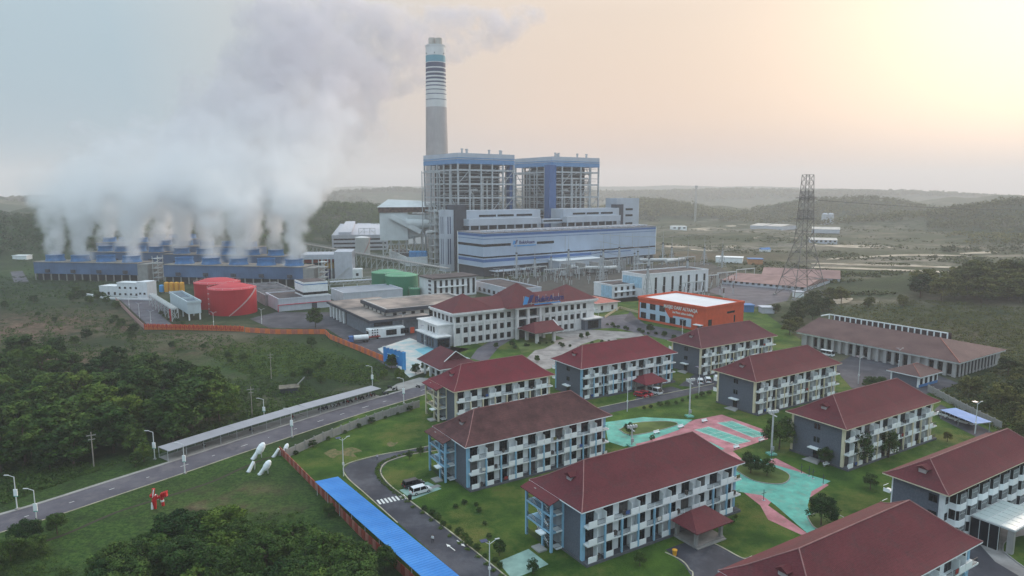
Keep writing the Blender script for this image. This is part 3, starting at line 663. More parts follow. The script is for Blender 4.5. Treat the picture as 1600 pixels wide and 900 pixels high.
def admin():
    Np = (-25, 281.9); F = Frame(Np, 32.5); o = F.w(1.5, 1.5)
    t = thing('office_building', 'three storey white office with red hipped roofs and blue lettering on the ridge', 'office building', (o[0], o[1], 0), F.a)
    L = 76; D = 20; MW = mat('cream_stone', S(218, 216, 216), .85, .06, .5, streak=.2)
    part('wall', MB().box(0, L, 0, D, 0, 13.6), MW, t)
    part('left_wing', MB().box(-7, 0, 1.5, D+1, 0, 9.2), MW, t); part('left_wing_base', MB().box(-9.5, -3, -2.2, D-3, 0, 5.0), M_slate, t)
    part('cornice', MB().box(-10, -2.6, -2.7, D-2.5, 5.0, 5.5), MW, t); part('cornice', MB().box(-7.5, 0, 1.0, D+1.4, 9.2, 9.7), MW, t)
    part('right_wing_base', MB().box(L-8, L+2, -3.2, 4, 0, 5.0), M_slate, t); part('cornice', MB().box(L-8.6, L+2.6, -3.8, 4.5, 5.0, 5.5), MW, t)
    window(t, L-3, -3.22, .6, 6.5, 3.8, 0, 6, 2); window(t, -6.2, -2.22, .6, 5.4, 3.8, 0, 5, 2)
    for i in range(5): window(t, -9.52, 1+i*2.6, .8, 1.5, 3.4, -math.pi/2, 1, 2)
    for i in range(3): window(t, -7.02, 5+i*2.6, 6.0, 1.4, 2.4, -math.pi/2, 1, 2)
    part('cornice', MB().box(-1.5, L+1.5, -1.5, D+1.5, 13.6, 14.4), MW, t); part('cornice', MB().box(-1.0, L+1.0, -1.0, D+1, 12.9, 13.6), MW, t)
    part('floor_band', MB().box(-.2, L+.2, -.35, 0, 8.9, 9.6), MW, t)
    xs = [1.9+i*3.65 for i in range(8)]+[44.5+i*3.65 for i in range(8)]
    for x in xs:
        for z in (1.0, 5.4, 10.0):
            if (x < 4 or x > 66) and z < 2: continue
            window(t, x, -.02, z, 1.9, 2.4, 0, 2, 2)
    for x in [.1+i*3.65 for i in range(9)]+[42.6+i*3.65 for i in range(9)]:
        part('pilaster', shared('apil', 'pilaster', lambda: MB().box(-.45, .45, -.4, 0, 0, 8.9), MW), MW, t, (x, 0, 0))
    for x in range(5): window(t, -.02, 2.5+x*3.8, 10.0, 2.2, 2.4, -math.pi/2, 2, 2)
    # middle bay: recessed loggia behind four tall columns
    part('loggia_back', MB().box(30.6, 42.2, -.35, -.05, 0, 12.8), mat('loggia_stone', S(96, 96, 104), .8), t)
    for x in (29.6, 36.0-.6, 42.0): part('column', MB().box(x, x+1.3, -3.0, -1.7, 0 if x != 35.4 else 4.5, 13.55), MW, t)
    for z in (4.3, 8.8): part('loggia_beam', MB().box(29.7, 43.2, -2.6, -.36, z, z+.8), MW, t)
    part('cornice', MB().box(28.4, 44.4, -4, -1.51, 13.6, 14.42), MW, t)
    for x in (33.2, 39.4):
        for z in (5.4, 9.9): window(t, x, -.38, z, 4.6, 2.8, 0, 4, 2)
    rf = part('roof', MB().box(-.5, L+.5, .0, D, 14.4, 14.5), M_plinth, t)
    def seg(x0, x1, y0, y1, z0, z1, hipl, hipr, nm='roof'):
        ym = (y0+y1)/2; mb = MB(); a = x0+hipl; b = x1-hipr
        mb.add([(x0,y0,z0),(x1,y0,z0),(x1,y1,z0),(x0,y1,z0),(a,ym,z1),(b,ym,z1)], [(0,1,5,4),(1,2,5),(2,3,4,5),(3,0,4)]); return part(nm, mb, ROOFS['red'], t)
    seg(-1.2, 31, -1.2, D+1.2, 14.42, 18.4, 11, 0); seg(42, L+1.2, -1.2, D+1.2, 14.42, 18.4, 0, 11)
    # pyramid roofs over the left end, the middle and the right end
    def pyr(cx, cy, r, z0, z1): return part('roof', MB().add([(cx-r,cy-r,z0),(cx+r,cy-r,z0),(cx+r,cy+r,z0),(cx-r,cy+r,z0),(cx,cy,z1)], [(0,1,4),(1,2,4),(2,3,4),(3,0,4)]), ROOFS['red'], t)
    pyr(9.5, D/2-.2, 10.6, 14.43, 20.8); pyr(36.4, 7.5, 12.0, 14.44, 24.0); pyr(L-9.5, D/2-.2, 10.6, 14.43, 20.8)
    # lettering above the middle bay
    part('sign_frame', (lambda m: [m.tube((x, -3.6, 14.4), (x, -3.6, 19.3), .1, 4) for x in (33, 37, 41, 45, 49, 52)] and m.tube((32.5, -3.6, 15.7), (52.5, -3.6, 15.7), .1, 4))(MB()), M_steelw, t)
    logo(t, (32.4, -3.9, 15.6), 3.9)
    text('lettering', 'BukitAsam', 3.7, M_navy, t, (38.8, -3.9, 16.2), (math.pi/2, 0, 0), .15)
    text('lettering', 'PT BUKIT ASAM', 1.2, M_cyan, t, (34.5, -3.9, 14.7), (math.pi/2, 0, 0), .1, squash=1.5) if False else part('sign_band', MB().box(38.5, 53, -3.95, -3.8, 15.0, 15.45), M_cyan, t)
    # porch with a gabled roof
    px = 37.5
    for x in (px-5, px+4): 
        for y in (-14.5, -6.5): part('porch_column', MB().box(x, x+1.2, y, y+1.2, 0, 4.6), MW, t)
    part('porch_beam', MB().box(px-6.5, px+6.7, -16, -3.1, 4.6, 5.2), MW, t)
    z0, z1 = 5.2, 8.6
    part('porch_roof', MB().add([(px-7.6,-17,z0),(px+7.8,-17,z0),(px+7.8,-3.1,z0),(px-7.6,-3.1,z0),(px-3.4,-10,z1),(px+6.6,-10,z1),(px-7.6,-17,z0-.2),(px+7.8,-17,z0-.2),(px+7.8,-3.1,z0-.2)], [(0,1,5,4),(1,2,5),(2,3,4,5),(3,0,4),(6,7,1,0),(7,8,2,1)]), ROOFS['red'], t)
    g = MB(); g.tube((px+7.0,-16,5.3),(px+7.0,-10,8.7),.28,4); g.tube((px+7.0,-10,8.7),(px+7.0,-4,5.3),.28,4); part('gable_trim', g, MW, t)
admin()
def block(name, label, cat, near, gy, topy, rpx, lpx, ang, wallm, roofm=None, par=.7, group=None, dep=None):
    """flat-roofed block from its near bottom corner; returns thing, length, depth, height"""
    o = at(near, gy); F = Frame(o, ang); H = F.zfor(topy); L = F.ufor(rpx, 0, H); D = dep or F.vfor(lpx, 0, H)
    t = thing(name, label, cat, (o[0], o[1], 0), F.a, group)
    mb = MB(); mb.box(0, L, 0, D, 0, H-par)
    part('wall', mb, wallm, t)
    rim = MB(); w = .5
    rim.box(-.15, L+.15, -.15, w, H-par, H); rim.box(-.15, L+.15, D-w, D+.15, H-par, H); rim.box(-.15, w, w, D-w, H-par, H-.003); rim.box(L-w, L+.15, w, D-w, H-par, H-.003)
    part('parapet', rim, wallm, t)
    part('roof', MB().box(w, L-w, w, D-w, H-par+.003, H-par+.12), roofm or M_roofgrey, t)
    return t, L, D, H, F
M_roofgrey = mat('flat_roof', S(96, 94, 98), .95, .2, .15, rgb2=S(66, 66, 72))
M_roofbrown = mat('brown_flat_roof', S(84, 76, 76), .95, .2, .15, rgb2=S(60, 56, 60))
M_palewall = mat('pale_grey_wall', S(190, 194, 204), .8, .05, .3, streak=.2)
M_dark = mat('dark_cladding', S(66, 70, 80), .8, .1, .3)
def mosque():
    Pl = at(998, 499); H = Frame(Pl, 0).zfor(462.5); A_ = Vector(at(1104, 479.5, H)); B_ = Vector(at(1162, 470, H)); C_ = Vector(at(998, 462.5, H))
    L = (B_-A_).length; D = (C_-A_).length; ang_ = math.degrees(math.atan2((C_-A_).y, (C_-A_).x))-90; o = (A_.x, A_.y); F = Frame(o, ang_)
    org = mat('orange_wall', S(206, 84, 52), .8, .06, .4, streak=.12); lb = mat('pale_blue_wall', S(170, 192, 212), .8, .05)
    t = thing('mosque', 'square bright orange building with white flat roof and white lettering', 'mosque', (o[0], o[1], 0), F.a)
    part('wall', MB().box(0, L, 0, D, 0, H-1.2), org, t)
    r = MB(); r.box(-.5, L+.2, -.3, .3, H-1.2, H); r.box(-.5, L+.2, D-.3, D+.3, H-1.2, H); r.box(-.6, .2, .3, D-.3, H-1.2, H-.01); r.box(L-.3, L+.3, .3, D-.3, H-1.2, H-.01); part('parapet', r, org, t)
    part('roof', MB().box(.3, L-.3, .3, D-.3, H-1.19, H-.9), mat('white_roof', S(214, 214, 218), .8, .04, .1), t)
    # left side: pale blue panels and two rows of dark windows, cut by a slanting orange field
    part('blue_panel', MB().add([(-.12,D-1,1.2),(-.12,D*.46,1.2),(-.12,D*.62,H-3),(-.12,D-1,H-3),(-.02,D-1,1.2),(-.02,D*.46,1.2),(-.02,D*.62,H-3),(-.02,D-1,H-3)], [(0,3,2,1),(4,5,6,7),(0,1,5,4),(1,2,6,5),(2,3,7,6),(3,0,4,7)][::1]), lb, t)
    part('blue_panel', MB().box(-.14, -.02, D*.2, D*.46, 1.2, 5.2), lb, t)
    for i in range(3): window(t, -.16, D-3.6-i*D*.145, H*.52, D*.085, 2.9, -math.pi/2, 2, 2)
    for i in range(5): window(t, -.16, D-3.6-i*D*.150, 1.3, D*.085, 3.0, -math.pi/2, 2, 1)
    part('door', MB().box(-.12, -.03, 2, 4.6, 0, 3.0), M_glass, t); part('entrance_canopy', MB().box(-2.4, -.03, 1.4, 5.6, 3.1, 3.4), M_panel, t)
    window(t, 3, -.02, 2.6, 2.6, 3.2, 0, 2, 2); window(t, 19, -.02, 7.3, 6.0, 1.0, 0, 4, 1); window(t, 22, -.02, 2.6, 1.0, 3.4, 0, 1, 2); window(t, 16, -.02, .6, .9, .9, 0, 1, 1)
    Wm = M_line
    text('lettering', "MASJID DARI' ALTAAQA", 2.3, Wm, t, (-.2, D*.60, H-3.6), (math.pi/2, 0, -math.pi/2), .06, squash=.82)
    text('lettering', '2nd Floor culture building', 1.5, Wm, t, (-.2, D*.47, H-5.6), (math.pi/2, 0, -math.pi/2), .05, squash=.8)
mosque()
def canteen():
    # long dark-trimmed block with a lower front hall on the left
    t, L, D, H, F = block('canteen', 'long flat roofed building with dark cladding, pale weathered roof and brown glass front', 'building', 605, 520, 483, 745, 567, 31.5, mat('cream_panel', S(196, 192, 188), .85, .06), mat('weathered_roof', S(150, 136, 128), .95, .3, .06, rgb2=S(88, 84, 84)), .6)
    part('eave_fascia', MB().box(-1, L+1, -1.2, -.16, H-1.6, H+.05), M_dark, t); part('eave_fascia', MB().box(-1.2, -.16, -1.2, D+.5, H-1.6, H+.04), M_dark, t)
    zc = H*.52
    for i in range(int(L/4.6)): window(t, 4+i*4.6, -.02, zc, 1.8, H-zc-2.0, 0, 1, 1)
    for i in range(6): window(t, -.02, 2+i*(D-4)/5, zc, 1.6, H-zc-2.0, -math.pi/2, 1, 1)
    part('middle_fascia', MB().box(-3, L, -2.6, -.02, zc-2.0, zc-.4), M_dark, t)
    br = mat('brown_glass', S(70, 48, 46), .3, .2, .5)
    for i in range(9): part('glass_panel', MB().box(11+i*3.4, 14.2+i*3.4, -.3, -.03, .4, zc-2.1), br, t)
    low = F.inv if False else None
    # front hall
    o2 = at(581, 527); F2 = Frame(o2, 31.5); h2 = F2.zfor(499.5); L2 = F2.ufor(669, 0, h2); D2 = F2.vfor(514, 0, h2)
    c = thing('front_hall', 'low hall with weathered roof and dark fascia joined to the canteen, small square windows', 'building', (o2[0], o2[1], 0), F2.a)
    part('wall', MB().box(0, L2*.98, 1.2, D2*.55, 0, h2-1.3), mat('teal_grey_wall', S(110, 118, 128), .8), c)
    part('roof', MB().box(-1, L2, -1, D2, h2-.35, h2-.2), MATS['weathered_roof'], c)
    part('fascia', MB().box(-1.3, L2+.3, -1.3, D2+.3, h2-1.4, h2-.36), M_dark, c)
    for i in range(5): part('column', MB().box(-.7, .4, D2*.55+3+i*(D2*.42)/5, D2*.55+4.1+i*(D2*.42)/5, 0, h2-1.4), M_white, c)
    part('back_wall', MB().box(4, 4.5, D2*.55, D2, 0, h2-1.4), M_dark, c)
    part('front_bay', MB().box(-2.2, L2*.52, -3.6, 1.19, 0, h2*.52), M_white, c)
    for i in range(3):
        for k in range(3): window(c, -.9+i*1.15, -3.62, 1.3+k*1.15, .6, .6, 0, 1, 1)
    window(c, 8, -3.62, .9, 5, 2.5, 0, 4, 1); window(c, 14.5, -3.62, .9, 4, 2.5, 0, 3, 1); part('red_panel', MB().box(17.2, 19.2, -3.66, -3.61, .6, 3.4), MATS['orange_wall'], c)
    window(c, 6, 1.15, h2*.56, 9, 1.8, 0, 6, 1)
    for y in (2.5,): window(c, -2.22, -.8, .8, 3, 2.4, -math.pi/2, 3, 1)
canteen()
def simple(name, label, cat, near, gy, topy, rpx, lpx, ang, wallm, roofm, rows, cols, ends=0, wh=1.4, ww=1.2, band_=None, group=None, par=.7, dep=None):
    t, L, D, H, F = block(name, label, cat, near, gy, topy, rpx, lpx, ang, wallm, roofm, par, group, dep)
    for r in range(rows):
        z = 1.2+r*(H-1.2)/max(rows, 1)
        for c in range(cols): window(t, L*(c+.5)/cols, -.02, z, ww, wh, 0, 1, 1)
        for c in range(ends): window(t, -.02, D*(c+.5)/ends, z, ww, wh, -math.pi/2, 1, 1)
    return t, L, D, H, F
white_office = simple('office_block', 'white three storey office block with tall dark window slots, beside the green tanks', 'office building', 676, 466, 436.5, 744, 655, 33, mat('bright_white_wall', S(222, 224, 228), .8, .04, .4, streak=.15), M_roofbrown, 1, 8, 0, 9.5, 1.7)
t_ = white_office[0]; part('balcony', MB().box(3, 24, -1.2, -.1, 6.2, 6.9), M_panel, t_); part('roof_slab', MB().box(-1, white_office[1]+1, -1.5, white_office[2], white_office[3]+.02, white_office[3]+.7), M_roofbrown, t_)
for k in range(4): part('louvre', MB().box(-.4, -.02, 2, 5, 2+k*2.6, 3.2+k*2.6), M_dark, t_)
simple('annex', 'low flat roofed building with pale parapet and roof units, just behind the office roof', 'building', 800, 470, 452, 846, 739, 31, M_palewall, M_roofbrown, 1, 3, 8, 2.2, 3.0)
for i in range(3):
    x, y = at(790+i*6, 452-i*1.0, 10.5); q = thing('rooftop_unit', ('leftmost', 'middle', 'rightmost')[i]+' of three pale cooling units on the low annex roof', 'air conditioner', (x, y, 8.9), .5); part('case', MB().box(-1.5, 1.5, -1, 1, 0, 1.6), M_conc, q); part('fan_grille', MB().lathe([(.7, 1.6), (.7, 1.75)], 12), M_dark, q)
simple('store_building', 'long windowless pale grey hall with an open bay at its end, before the green tanks', 'warehouse', 537, 476, 457.5, 629, 517, 31, M_palewall, mat('pale_metal_roof', S(140, 146, 156), .8, .1, .1), 0, 1)
t, L, D, H, F = simple('pump_house', 'white pump building with a red pipe along its wall and a tower with blue band', 'building', 436, 487, 467, 517, 415, 33, M_palewall, M_roofbrown, 0, 1)
part('red_pipe', MB().tube((-.5, -.5, 3.6), (L, -.5, 3.6), .22, 6).tube((-.5, -.5, 3.6), (-.5, -.5, 0), .22, 6), mat('red_pipe', S(190, 60, 80), .6), t)
part('tower', MB().box(L*.5, L*.98, 3, D*.7, H-.5, H+7.5), M_white, t); part('tower_band', MB().box(L*.5-.06, L*.98+.06, 2.94, D*.7+.06, H+6.0, H+6.5), M_azure, t); part('ribbon_window', MB().box(L*.5-.05, L*.98+.05, 2.95, D*.7+.05, H+.5, H+1.9), M_glass, t)
part('tower_roof', MB().box(L*.5+.4, L*.98-.4, 3.4, D*.7-.4, H+7.51, H+7.6), M_roofbrown, t)
part('door', MB().box(L*.62, L*.72, -.08, -.01, 0, 3.5), M_dark, t)
t, L, D, H, F = simple('settling_basin_building', 'wide grey concrete basin building with square tanks on top behind the red tanks', 'building', 415, 478, 461, 470, 380, 33, mat('basin_concrete', S(150, 148, 150), .9, .1, .3, streak=.25), M_roofgrey, 0, 1)
for i in range(4):
    for j in range(3): part('basin_rim', shared('bas', 'basin_rim', lambda: MB().box(-2.6, 2.6, -2.2, 2.2, 0, .7).box(-2.2, 2.2, -1.8, 1.8, .7, .72, 1), [MATS['basin_concrete'], M_dark]), None, t, (4+i*(L-8)/3, 4+j*(D-8)/2, H-.55))
# substation control buildings, right of the turbine hall
t, L, D, H, F = simple('control_building', 'long white substation building with black vertical window slots', 'building', 1004, 466, 428.5, 1107, 972, 31, MATS['bright_white_wall'], M_roofbrown, 1, 8, 0, 11.0, 1.8)
part('blue_wall_panel', MB().box(-.1, -.02, 1, D-1, 6, H-2.2), mat('pale_blue_wall2', S(160, 196, 218), .8), t)
t, L, D, H, F = simple('control_annex', 'small two storey white and pale blue building at the left end of the substation hall', 'building', 957.5, 467, 445.5, 1004, 928, 31, MATS['bright_white_wall'], M_roofbrown, 2, 5, 0, 2.2, 1.9)
part('blue_wall_panel', MB().box(-.1, -.02, 1, D*.6, 0.4, H-1), MATS['pale_blue_wall2'], t); part('balcony', MB().box(1, L*.8, -1.2, -.05, H*.45, H*.5), M_panel, t); part('dark_gate', MB().box(L*.8, L*.98, -.08, -.02, 0, H-1.4), M_dark, t)
def hip_small(name, label, cat, near, gy, topy, rpx, lpx, ang, wallm, roofm, rise, win=3, ov=.8, group=None, winm=None):
    o = at(near, gy); F = Frame(o, ang); H = F.zfor(topy); L = F.ufor(rpx, 0, H); D = F.vfor(lpx, 0, H)
    t = thing(name, label, cat, (o[0], o[1], 0), F.a, group)
    part('wall', MB().box(0, L, 0, D, 0, H), wallm, t)
    for i in range(win): window(t, L*(i+.5)/win, -.02, 1.0, min(1.5, L/win*.5), H*.5, 0, 2, 1)
    s = min(L, D)/2+ov; x0, x1, y0, y1 = -ov, L+ov, -ov, D+ov
    if L >= D: a, b = (x0+s, (y0+y1)/2), (x1-s, (y0+y1)/2)
    else: a, b = ((x0+x1)/2, y0+s), ((x0+x1)/2, y1-s)
    mb = MB(); fs = [(0,1,5,4),(1,2,5),(2,3,4,5),(3,0,4)] if L >= D else [(0,1,4),(1,2,5,4),(2,3,5),(3,0,4,5)]
    mb.add([(x0,y0,H),(x1,y0,H),(x1,y1,H),(x0,y1,H),(*a,H+rise),(*b,H+rise)], fs)
    rf = part('roof', mb, roofm, t); e = MB(); e.box(x0, x1, y0, y1, H-.3, H-.004); part('eave', e, M_white, t)
    if L >= D:
        rc = MB().tube((x0,y0,H),(*a,H+rise),.12,4).tube((x1,y0,H),(*b,H+rise),.12,4).tube((*a,H+rise),(*b,H+rise),.12,4); part('ridge_cap', rc, mat('terracotta_cap', S(150, 96, 88), .8), rf)
    return t, L, D, H
t, L, D, H = hip_small('guard_house', 'small brown hip roofed house with grey side wall and blue dado before the courtyard building', 'house', 1435, 606, 588, 1466, 1392, 32, M_white, ROOFS['brown'], 2.6, 4, 1.0)
part('blue_dado', MB().box(0, L, -.05, -.005, 0, .95), M_azure, t); part('end_wall', MB().box(-.06, -.005, .6, D-.6, 0, H-.3), M_slate, t)
hip_small('annex', 'low annex with pinkish roof at the right end of the office building', 'house', 932, 489, 474, 965, 895, 32, M_white, mat('faded_roof', S(176, 110, 100), .85, .1), 1.6, 2, 1.2)
def courtyard_building():
    o = at(1499, 590); F = Frame(o, 127); H = F.zfor(565)
    # local x runs away to the left along the long front, local -y is outwards... build with explicit frame
    Lf = 0
    # near corner -> far left corner at (1243,519), near corner -> right corner at (1566,547)
    A = Vector(at(1498, 566, H)); B = Vector(at(1243, 519, H)); C = Vector(at(1566, 547, H))
    Lx = (B-A).length; Ly = (C-A).length; ang = math.atan2((C-A).y, (C-A).x); F = Frame((A.x, A.y), math.degrees(ang))
    t = thing('courtyard_building', 'long brown roofed building around a courtyard with a grey colonnade front', 'building', (A.x, A.y, 0), F.a)
    ux = Ly+2; dv = Lx; ww = 15
    wl = mat('colonnade_wall', S(172, 170, 170), .85, .08, .4)
    part('wall', MB().box(1.5, ww, 2.6, dv-1, 0, H-.5), wl, t)                # long front wing (runs along +y)
    part('wall', MB().box(ww, ux-1, .9, 13, 0, H-.5), wl, t)                 # short right wing
    part('back_wing', MB().box(ux-10, ux-1, 13, dv-1, 0, H-.5), wl, t)
    part('eave', MB().box(.2, ux, .2, dv, H-.5, H-.1), M_white, t) if False else None
    e = MB(); e.box(-.3, .9, -.3, dv+.3, H-.7, H-.05); e.box(.9, ux+.3, -.3, .9, H-.7, H-.06); part('eave', e, M_white, t)
    n = 20
    for i in range(n):
        y = 1.5+i*(dv-2)/n; part('column', shared('ccol', 'column', lambda: MB().box(-.45, .45, -.6, .6, 0, H-.7), wl), wl, t, (.7, y, 0))
    for i in range(12):
        if ux > 4+i*3: part('pilaster', shared('cpil', 'pilaster', lambda: MB().box(-.5, .5, -.35, 0, 0, H-.7), wl), wl, t, (3+i*(ux-5)/12, .9, 0))
    for i in range(n-1):
        y = 1.5+(i+.5)*(dv-2)/n; (window(t, 1.48, y, .6, 2.6, H-2.0, -math.pi/2, 2, 2) if i % 5 not in (3, 4) else None)
    for i in range(11): window(t, 3+(i+.5)*(ux-5)/12, .88, .6, 1.7, H-2, 0, 1, 2)
    # roof: front slope + right slope meeting on a hip; inner courtyard edge with white frames
    r = 5.0; w2 = ww+1; x0, y0 = -.8, -.8
    mb = MB(); mb.add([(x0,y0,H),(ux+.8,y0,H),(ux+.8,14,H),(w2,14,H+r*.9),(w2,dv+.8,H+r*.9),(x0,dv+.8,H)], [(0,3,4,5),(0,1,3),(1,2,3)])
    mb.add([(x0,y0,H-.3),(ux+.8,y0,H-.3),(x0,dv+.8,H-.3)], []); part('roof', mb, ROOFS['brown'], t)
    rc = MB().tube((x0,y0,H+.05),(w2,14,H+r*.9+.05),.2,4); part('ridge_cap', rc, MATS['terracotta_cap'], t)
    part('inner_wall', MB().box(w2-.3, w2-.05, 14, dv+.5, 0, H+r*.88), M_dark, t)
    # white gantry frame above the far edge of the long wing
    fr = MB(); xx = w2+6
    fr.box(xx, xx+.35, 14, dv, H+5.2, H+5.6); fr.box(w2, xx, dv-.4, dv, H+5.2, H+5.6)
    part('frame_beam', fr, M_white, t)
    for i in range(21): part('frame_post', shared('fpost', 'frame_post', lambda: MB().box(0, .4, 0, .4, 0, 11.1), M_white), M_white, t, (xx, 14+i*(dv-14.4)/20, H-6))
    part('courtyard_wall', MB().box(xx+3, xx+3.2, 14, dv, 0, H+5.1), mat('dark_roof_inside', S(72, 56, 58), .9), t)
courtyard_building()
def pavilion():
    A = Vector(at(697, 589, 3.6)); ang = 30
    o = at(690, 598); F = Frame(o, 32); H = F.zfor(577)
    t = thing('gate_pavilion', 'red roofed gate pavilion with a gabled second tier beside the blue signboard', 'pavilion', (o[0], o[1], 0), F.a)
    L, D = 13, 15.5
    part('wall', MB().box(2.5, L-1, 2, D-2, 0, H), M_palewall, t)
    for i in range(4):
        part('column', MB().box(0, .6, .2+i*(D-1)/3.2, .8+i*(D-1)/3.2, 0, H), M_white, t); part('column', MB().box(L-.6, L, .2+i*(D-1)/3.2, .8+i*(D-1)/3.2, 0, H), M_white, t)
    for i in range(3): window(t, 2.48, 4+i*3.6, .6, 2.2, 2.0, -math.pi/2, 2, 1)
    part('eave', MB().box(-1.6, L+1.6, -1.6, D+1.6, H, H+.3), M_white, t)
    z = H+.3; x0, x1, y0, y1 = -1.6, L+1.6, -1.6, D+1.6; xm = L/2
    part('roof', MB().add([(x0,y0,z),(x1,y0,z),(x1,y1,z),(x0,y1,z),(xm,y0+3.6,z+4.6),(xm,y1-3.2,z+4.6),(xm-4.2,y0+3.6,z+1.9),(xm+4.2,y0+3.6,z+1.9)], [(0,1,7,6),(0,6,4,5,3),(1,2,5,4,7),(2,3,5)]), ROOFS['maroon'], t)
    part('gable', MB().add([(xm-4.2,y0+3.7,z+1.9),(xm+4.2,y0+3.7,z+1.9),(xm,y0+3.7,z+4.5)], [(0,1,2)]), ROOFS['maroon'], t)
    g = MB().tube((xm-4.6,y0+3.3,z+1.7),(xm,y0+3.3,z+4.9),.16,4).tube((xm,y0+3.3,z+4.9),(xm+4.6,y0+3.3,z+1.7),.16,4); part('gable_trim', g, M_white, t)
pavilion()
# ================================================================ the power station
M_bluegrey = mat('blue_grey_cladding', S(168, 184, 206), .65, .04, .08, streak=.14)
M_lightclad = mat('light_grey_cladding', S(176, 184, 196), .65, .05, .1, streak=.12)
M_royal = mat('royal_blue_band', S(64, 104, 162), .6, .05, .3)
M_bluefas = mat('boiler_blue', S(98, 140, 184), .6, .05, .3)
M_steel = mat('galvanised_steel', S(172, 176, 180), .6, .12, .5)
M_pipe = mat('pale_pipe', S(196, 198, 198), .6, .08, .5)
M_boiler = mat('boiler_casing', S(66, 66, 70), .8, .25, .25, streak=.3)
TF = Frame((-22, 523), 36)
def turbine_hall():
    t = thing('turbine_hall', 'long blue grey turbine hall with blue bands, a logo and dark window strips', 'power station hall', (-22, 523, 0), TF.a)
    L, D, H = 192.5, 37, 34
    part('base_wall', MB().box(1.5, L-1, 1.5, D, 0, 8), M_dark, t)
    part('wall', MB().box(0, L, 0, D, 7.6, H-.6), M_bluegrey, t)
    def bandp(nm, x0, x1, z0, z1, m, d=.12):
        b = MB(); b.box(x0 if x0 > 1 else -d, x1, -d, -.0, z0, z1)
        if x0 <= 1: b.box(-d, -.0, 0, D, z0, z1)
        part(nm, b, m, t)
    bandp('blue_band', 0, L+.1, 31.0, 32.9, M_royal); bandp('blue_band', 0, L+.1, 28.9, 29.3, M_royal)
    bandp('window_strip', 0, 70, 23.2, 25.2, M_glass, .1)
    bandp('window_strip', 0, L, 14.4, 15.6, M_glass, .1); bandp('blue_band', 0, 112, 11.2, 13.4, M_royal)
    bandp('blue_band', 112.5, 160, 12.2, 12.9, M_royal); bandp('lower_ledge', 0, L, 7.4, 7.9, M_lightclad, .5)
    part('corner_trim', MB().box(-.4, .5, D-.4, D+.4, 0, H), M_white, t); part('corner_trim', MB().box(L-.3, L+.3, -.3, .3, 7.6, H), M_white, t)
    for x in (82, 134, 162): part('joint', MB().box(x, x+.35, -.14, -.01, 15.8, 28.7), M_steel, t)
    part('logo_panel', MB().box(26, 52, -.2, -.11, 22.6, 27.6), M_bluegrey, t)
    logo(t, (27.5, -.5, 23.9), 3.4); text('lettering', 'BukitAsam', 3.6, M_navy, t, (34, -.3, 24.2), (math.pi/2, 0, 0), .1); part('sign_band', MB().box(29, 51, -.32, -.22, 22.3, 23.1), M_cyan, t)
    r = MB().box(-.3, L+.3, -.3, D, H-.6, H); part('roof', r, mat('hall_roof', S(140, 138, 142), .8, .1, .2, rgb2=S(104, 100, 104)), t)
    for i in range(28): part('roof_vent', shared('rvent', 'roof_vent', lambda: MB().box(-1.4, 1.4, -5, 5, 0, .9).box(-1.6, 1.6, -5.2, 5.2, .9, 1.1), M_palewall), M_palewall, t, (8+i*6.5, 9, H))
    # lower front annex and pipes on the right half
    part('annex', MB().box(64, 112, -14, -.5, 0, 9.4), M_lightclad, t); part('annex_roof', MB().box(63.5, 112.5, -14.5, -.3, 9.4, 9.9), M_white, t); part('roller_door', MB().box(74, 84, -14.1, -14, 0, 6), M_white, t)
    for i in range(4): part('roller_door', MB().box(118+i*17, 128+i*17, 1.35, 1.49, 0, 6), M_lightclad, t)
    part('canopy', MB().box(6, 40, -9, 1.4, 4.2, 4.7), M_lightclad, t)
    for i in range(6): part('canopy_post', MB().tube((7+i*6.4, -8.5, 0), (7+i*6.4, -8.5, 4.2), .2, 5), M_steelw, t)
    # deaerator bays
    def bay(x0, x1, name='upper_bay'):
        part(name, MB().box(x0, x1, 46, 64, 0, 49.7), M_lightclad, t); part(name+'_front', MB().box(x0-3, x1-6, 37.5, 45.9, 37.5, 43), M_lightclad, t)
        part('under_bay', MB().box(x0-2, x1-7, 42, 45.8, H, 37.4), M_dark, t)
        k = int((x1-x0)/9)
        for i in range(k+1): part('bay_post', MB().box(x0-2+i*(x1-x0-5)/k, x0-1+i*(x1-x0-5)/k, 38, 39, H, 37.5), M_lightclad, t)
        for a, b in ((.16, .38), (.40, .62), (.66, .88)): part('window_strip', MB().box(x0+(x1-x0)*a, x0+(x1-x0)*b, 45.9, 45.99, 44.2, 46), M_glass, t)
    bay(14, 92); bay(119, 190)
    part('link_bay', MB().box(93, 118, 44, 52, 37, 41), M_lightclad, t); part('window_strip', MB().box(94, 117, 43.9, 43.99, 38.6, 40), M_glass, t)
    part('dark_tower', MB().box(2.4, 14, 46, 58, 0, 54.5), M_dark, t)
    part('stair_tower', MB().box(-6, 2.3, 47, 57, 0, 50.5), M_lightclad, t)
    for a, b in ((6, 27), (31, 45)):
        for x in (-3.7, -1.6): part('window_strip', MB().box(x, x+.9, 46.9, 46.99, a, b), M_navyglass, t)
        for y in (50, 53): part('window_strip', MB().box(-6.1, -6.01, y, y+.9, a, b), M_navyglass, t)
    part('right_tower', MB().box(191, 222, 50, 66, 0, 59), M_lightclad, t); part('dark_tower', MB().box(189, 198, 48, 56, 30, 53), M_dark, t)
    for z in (33, 41, 47): part('window_strip', MB().box(203, 213, 49.9, 49.99, z, z+2), M_glass, t)
    for x in (4, 12, 30, 34, 38, 44): part('grey_column', MB().box(L-2-x, L-1-x, -3, -2, 0, 7), M_conc, t)
M_navyglass = mat('navy_glass', S(40, 56, 96), .3, .1)
turbine_hall()
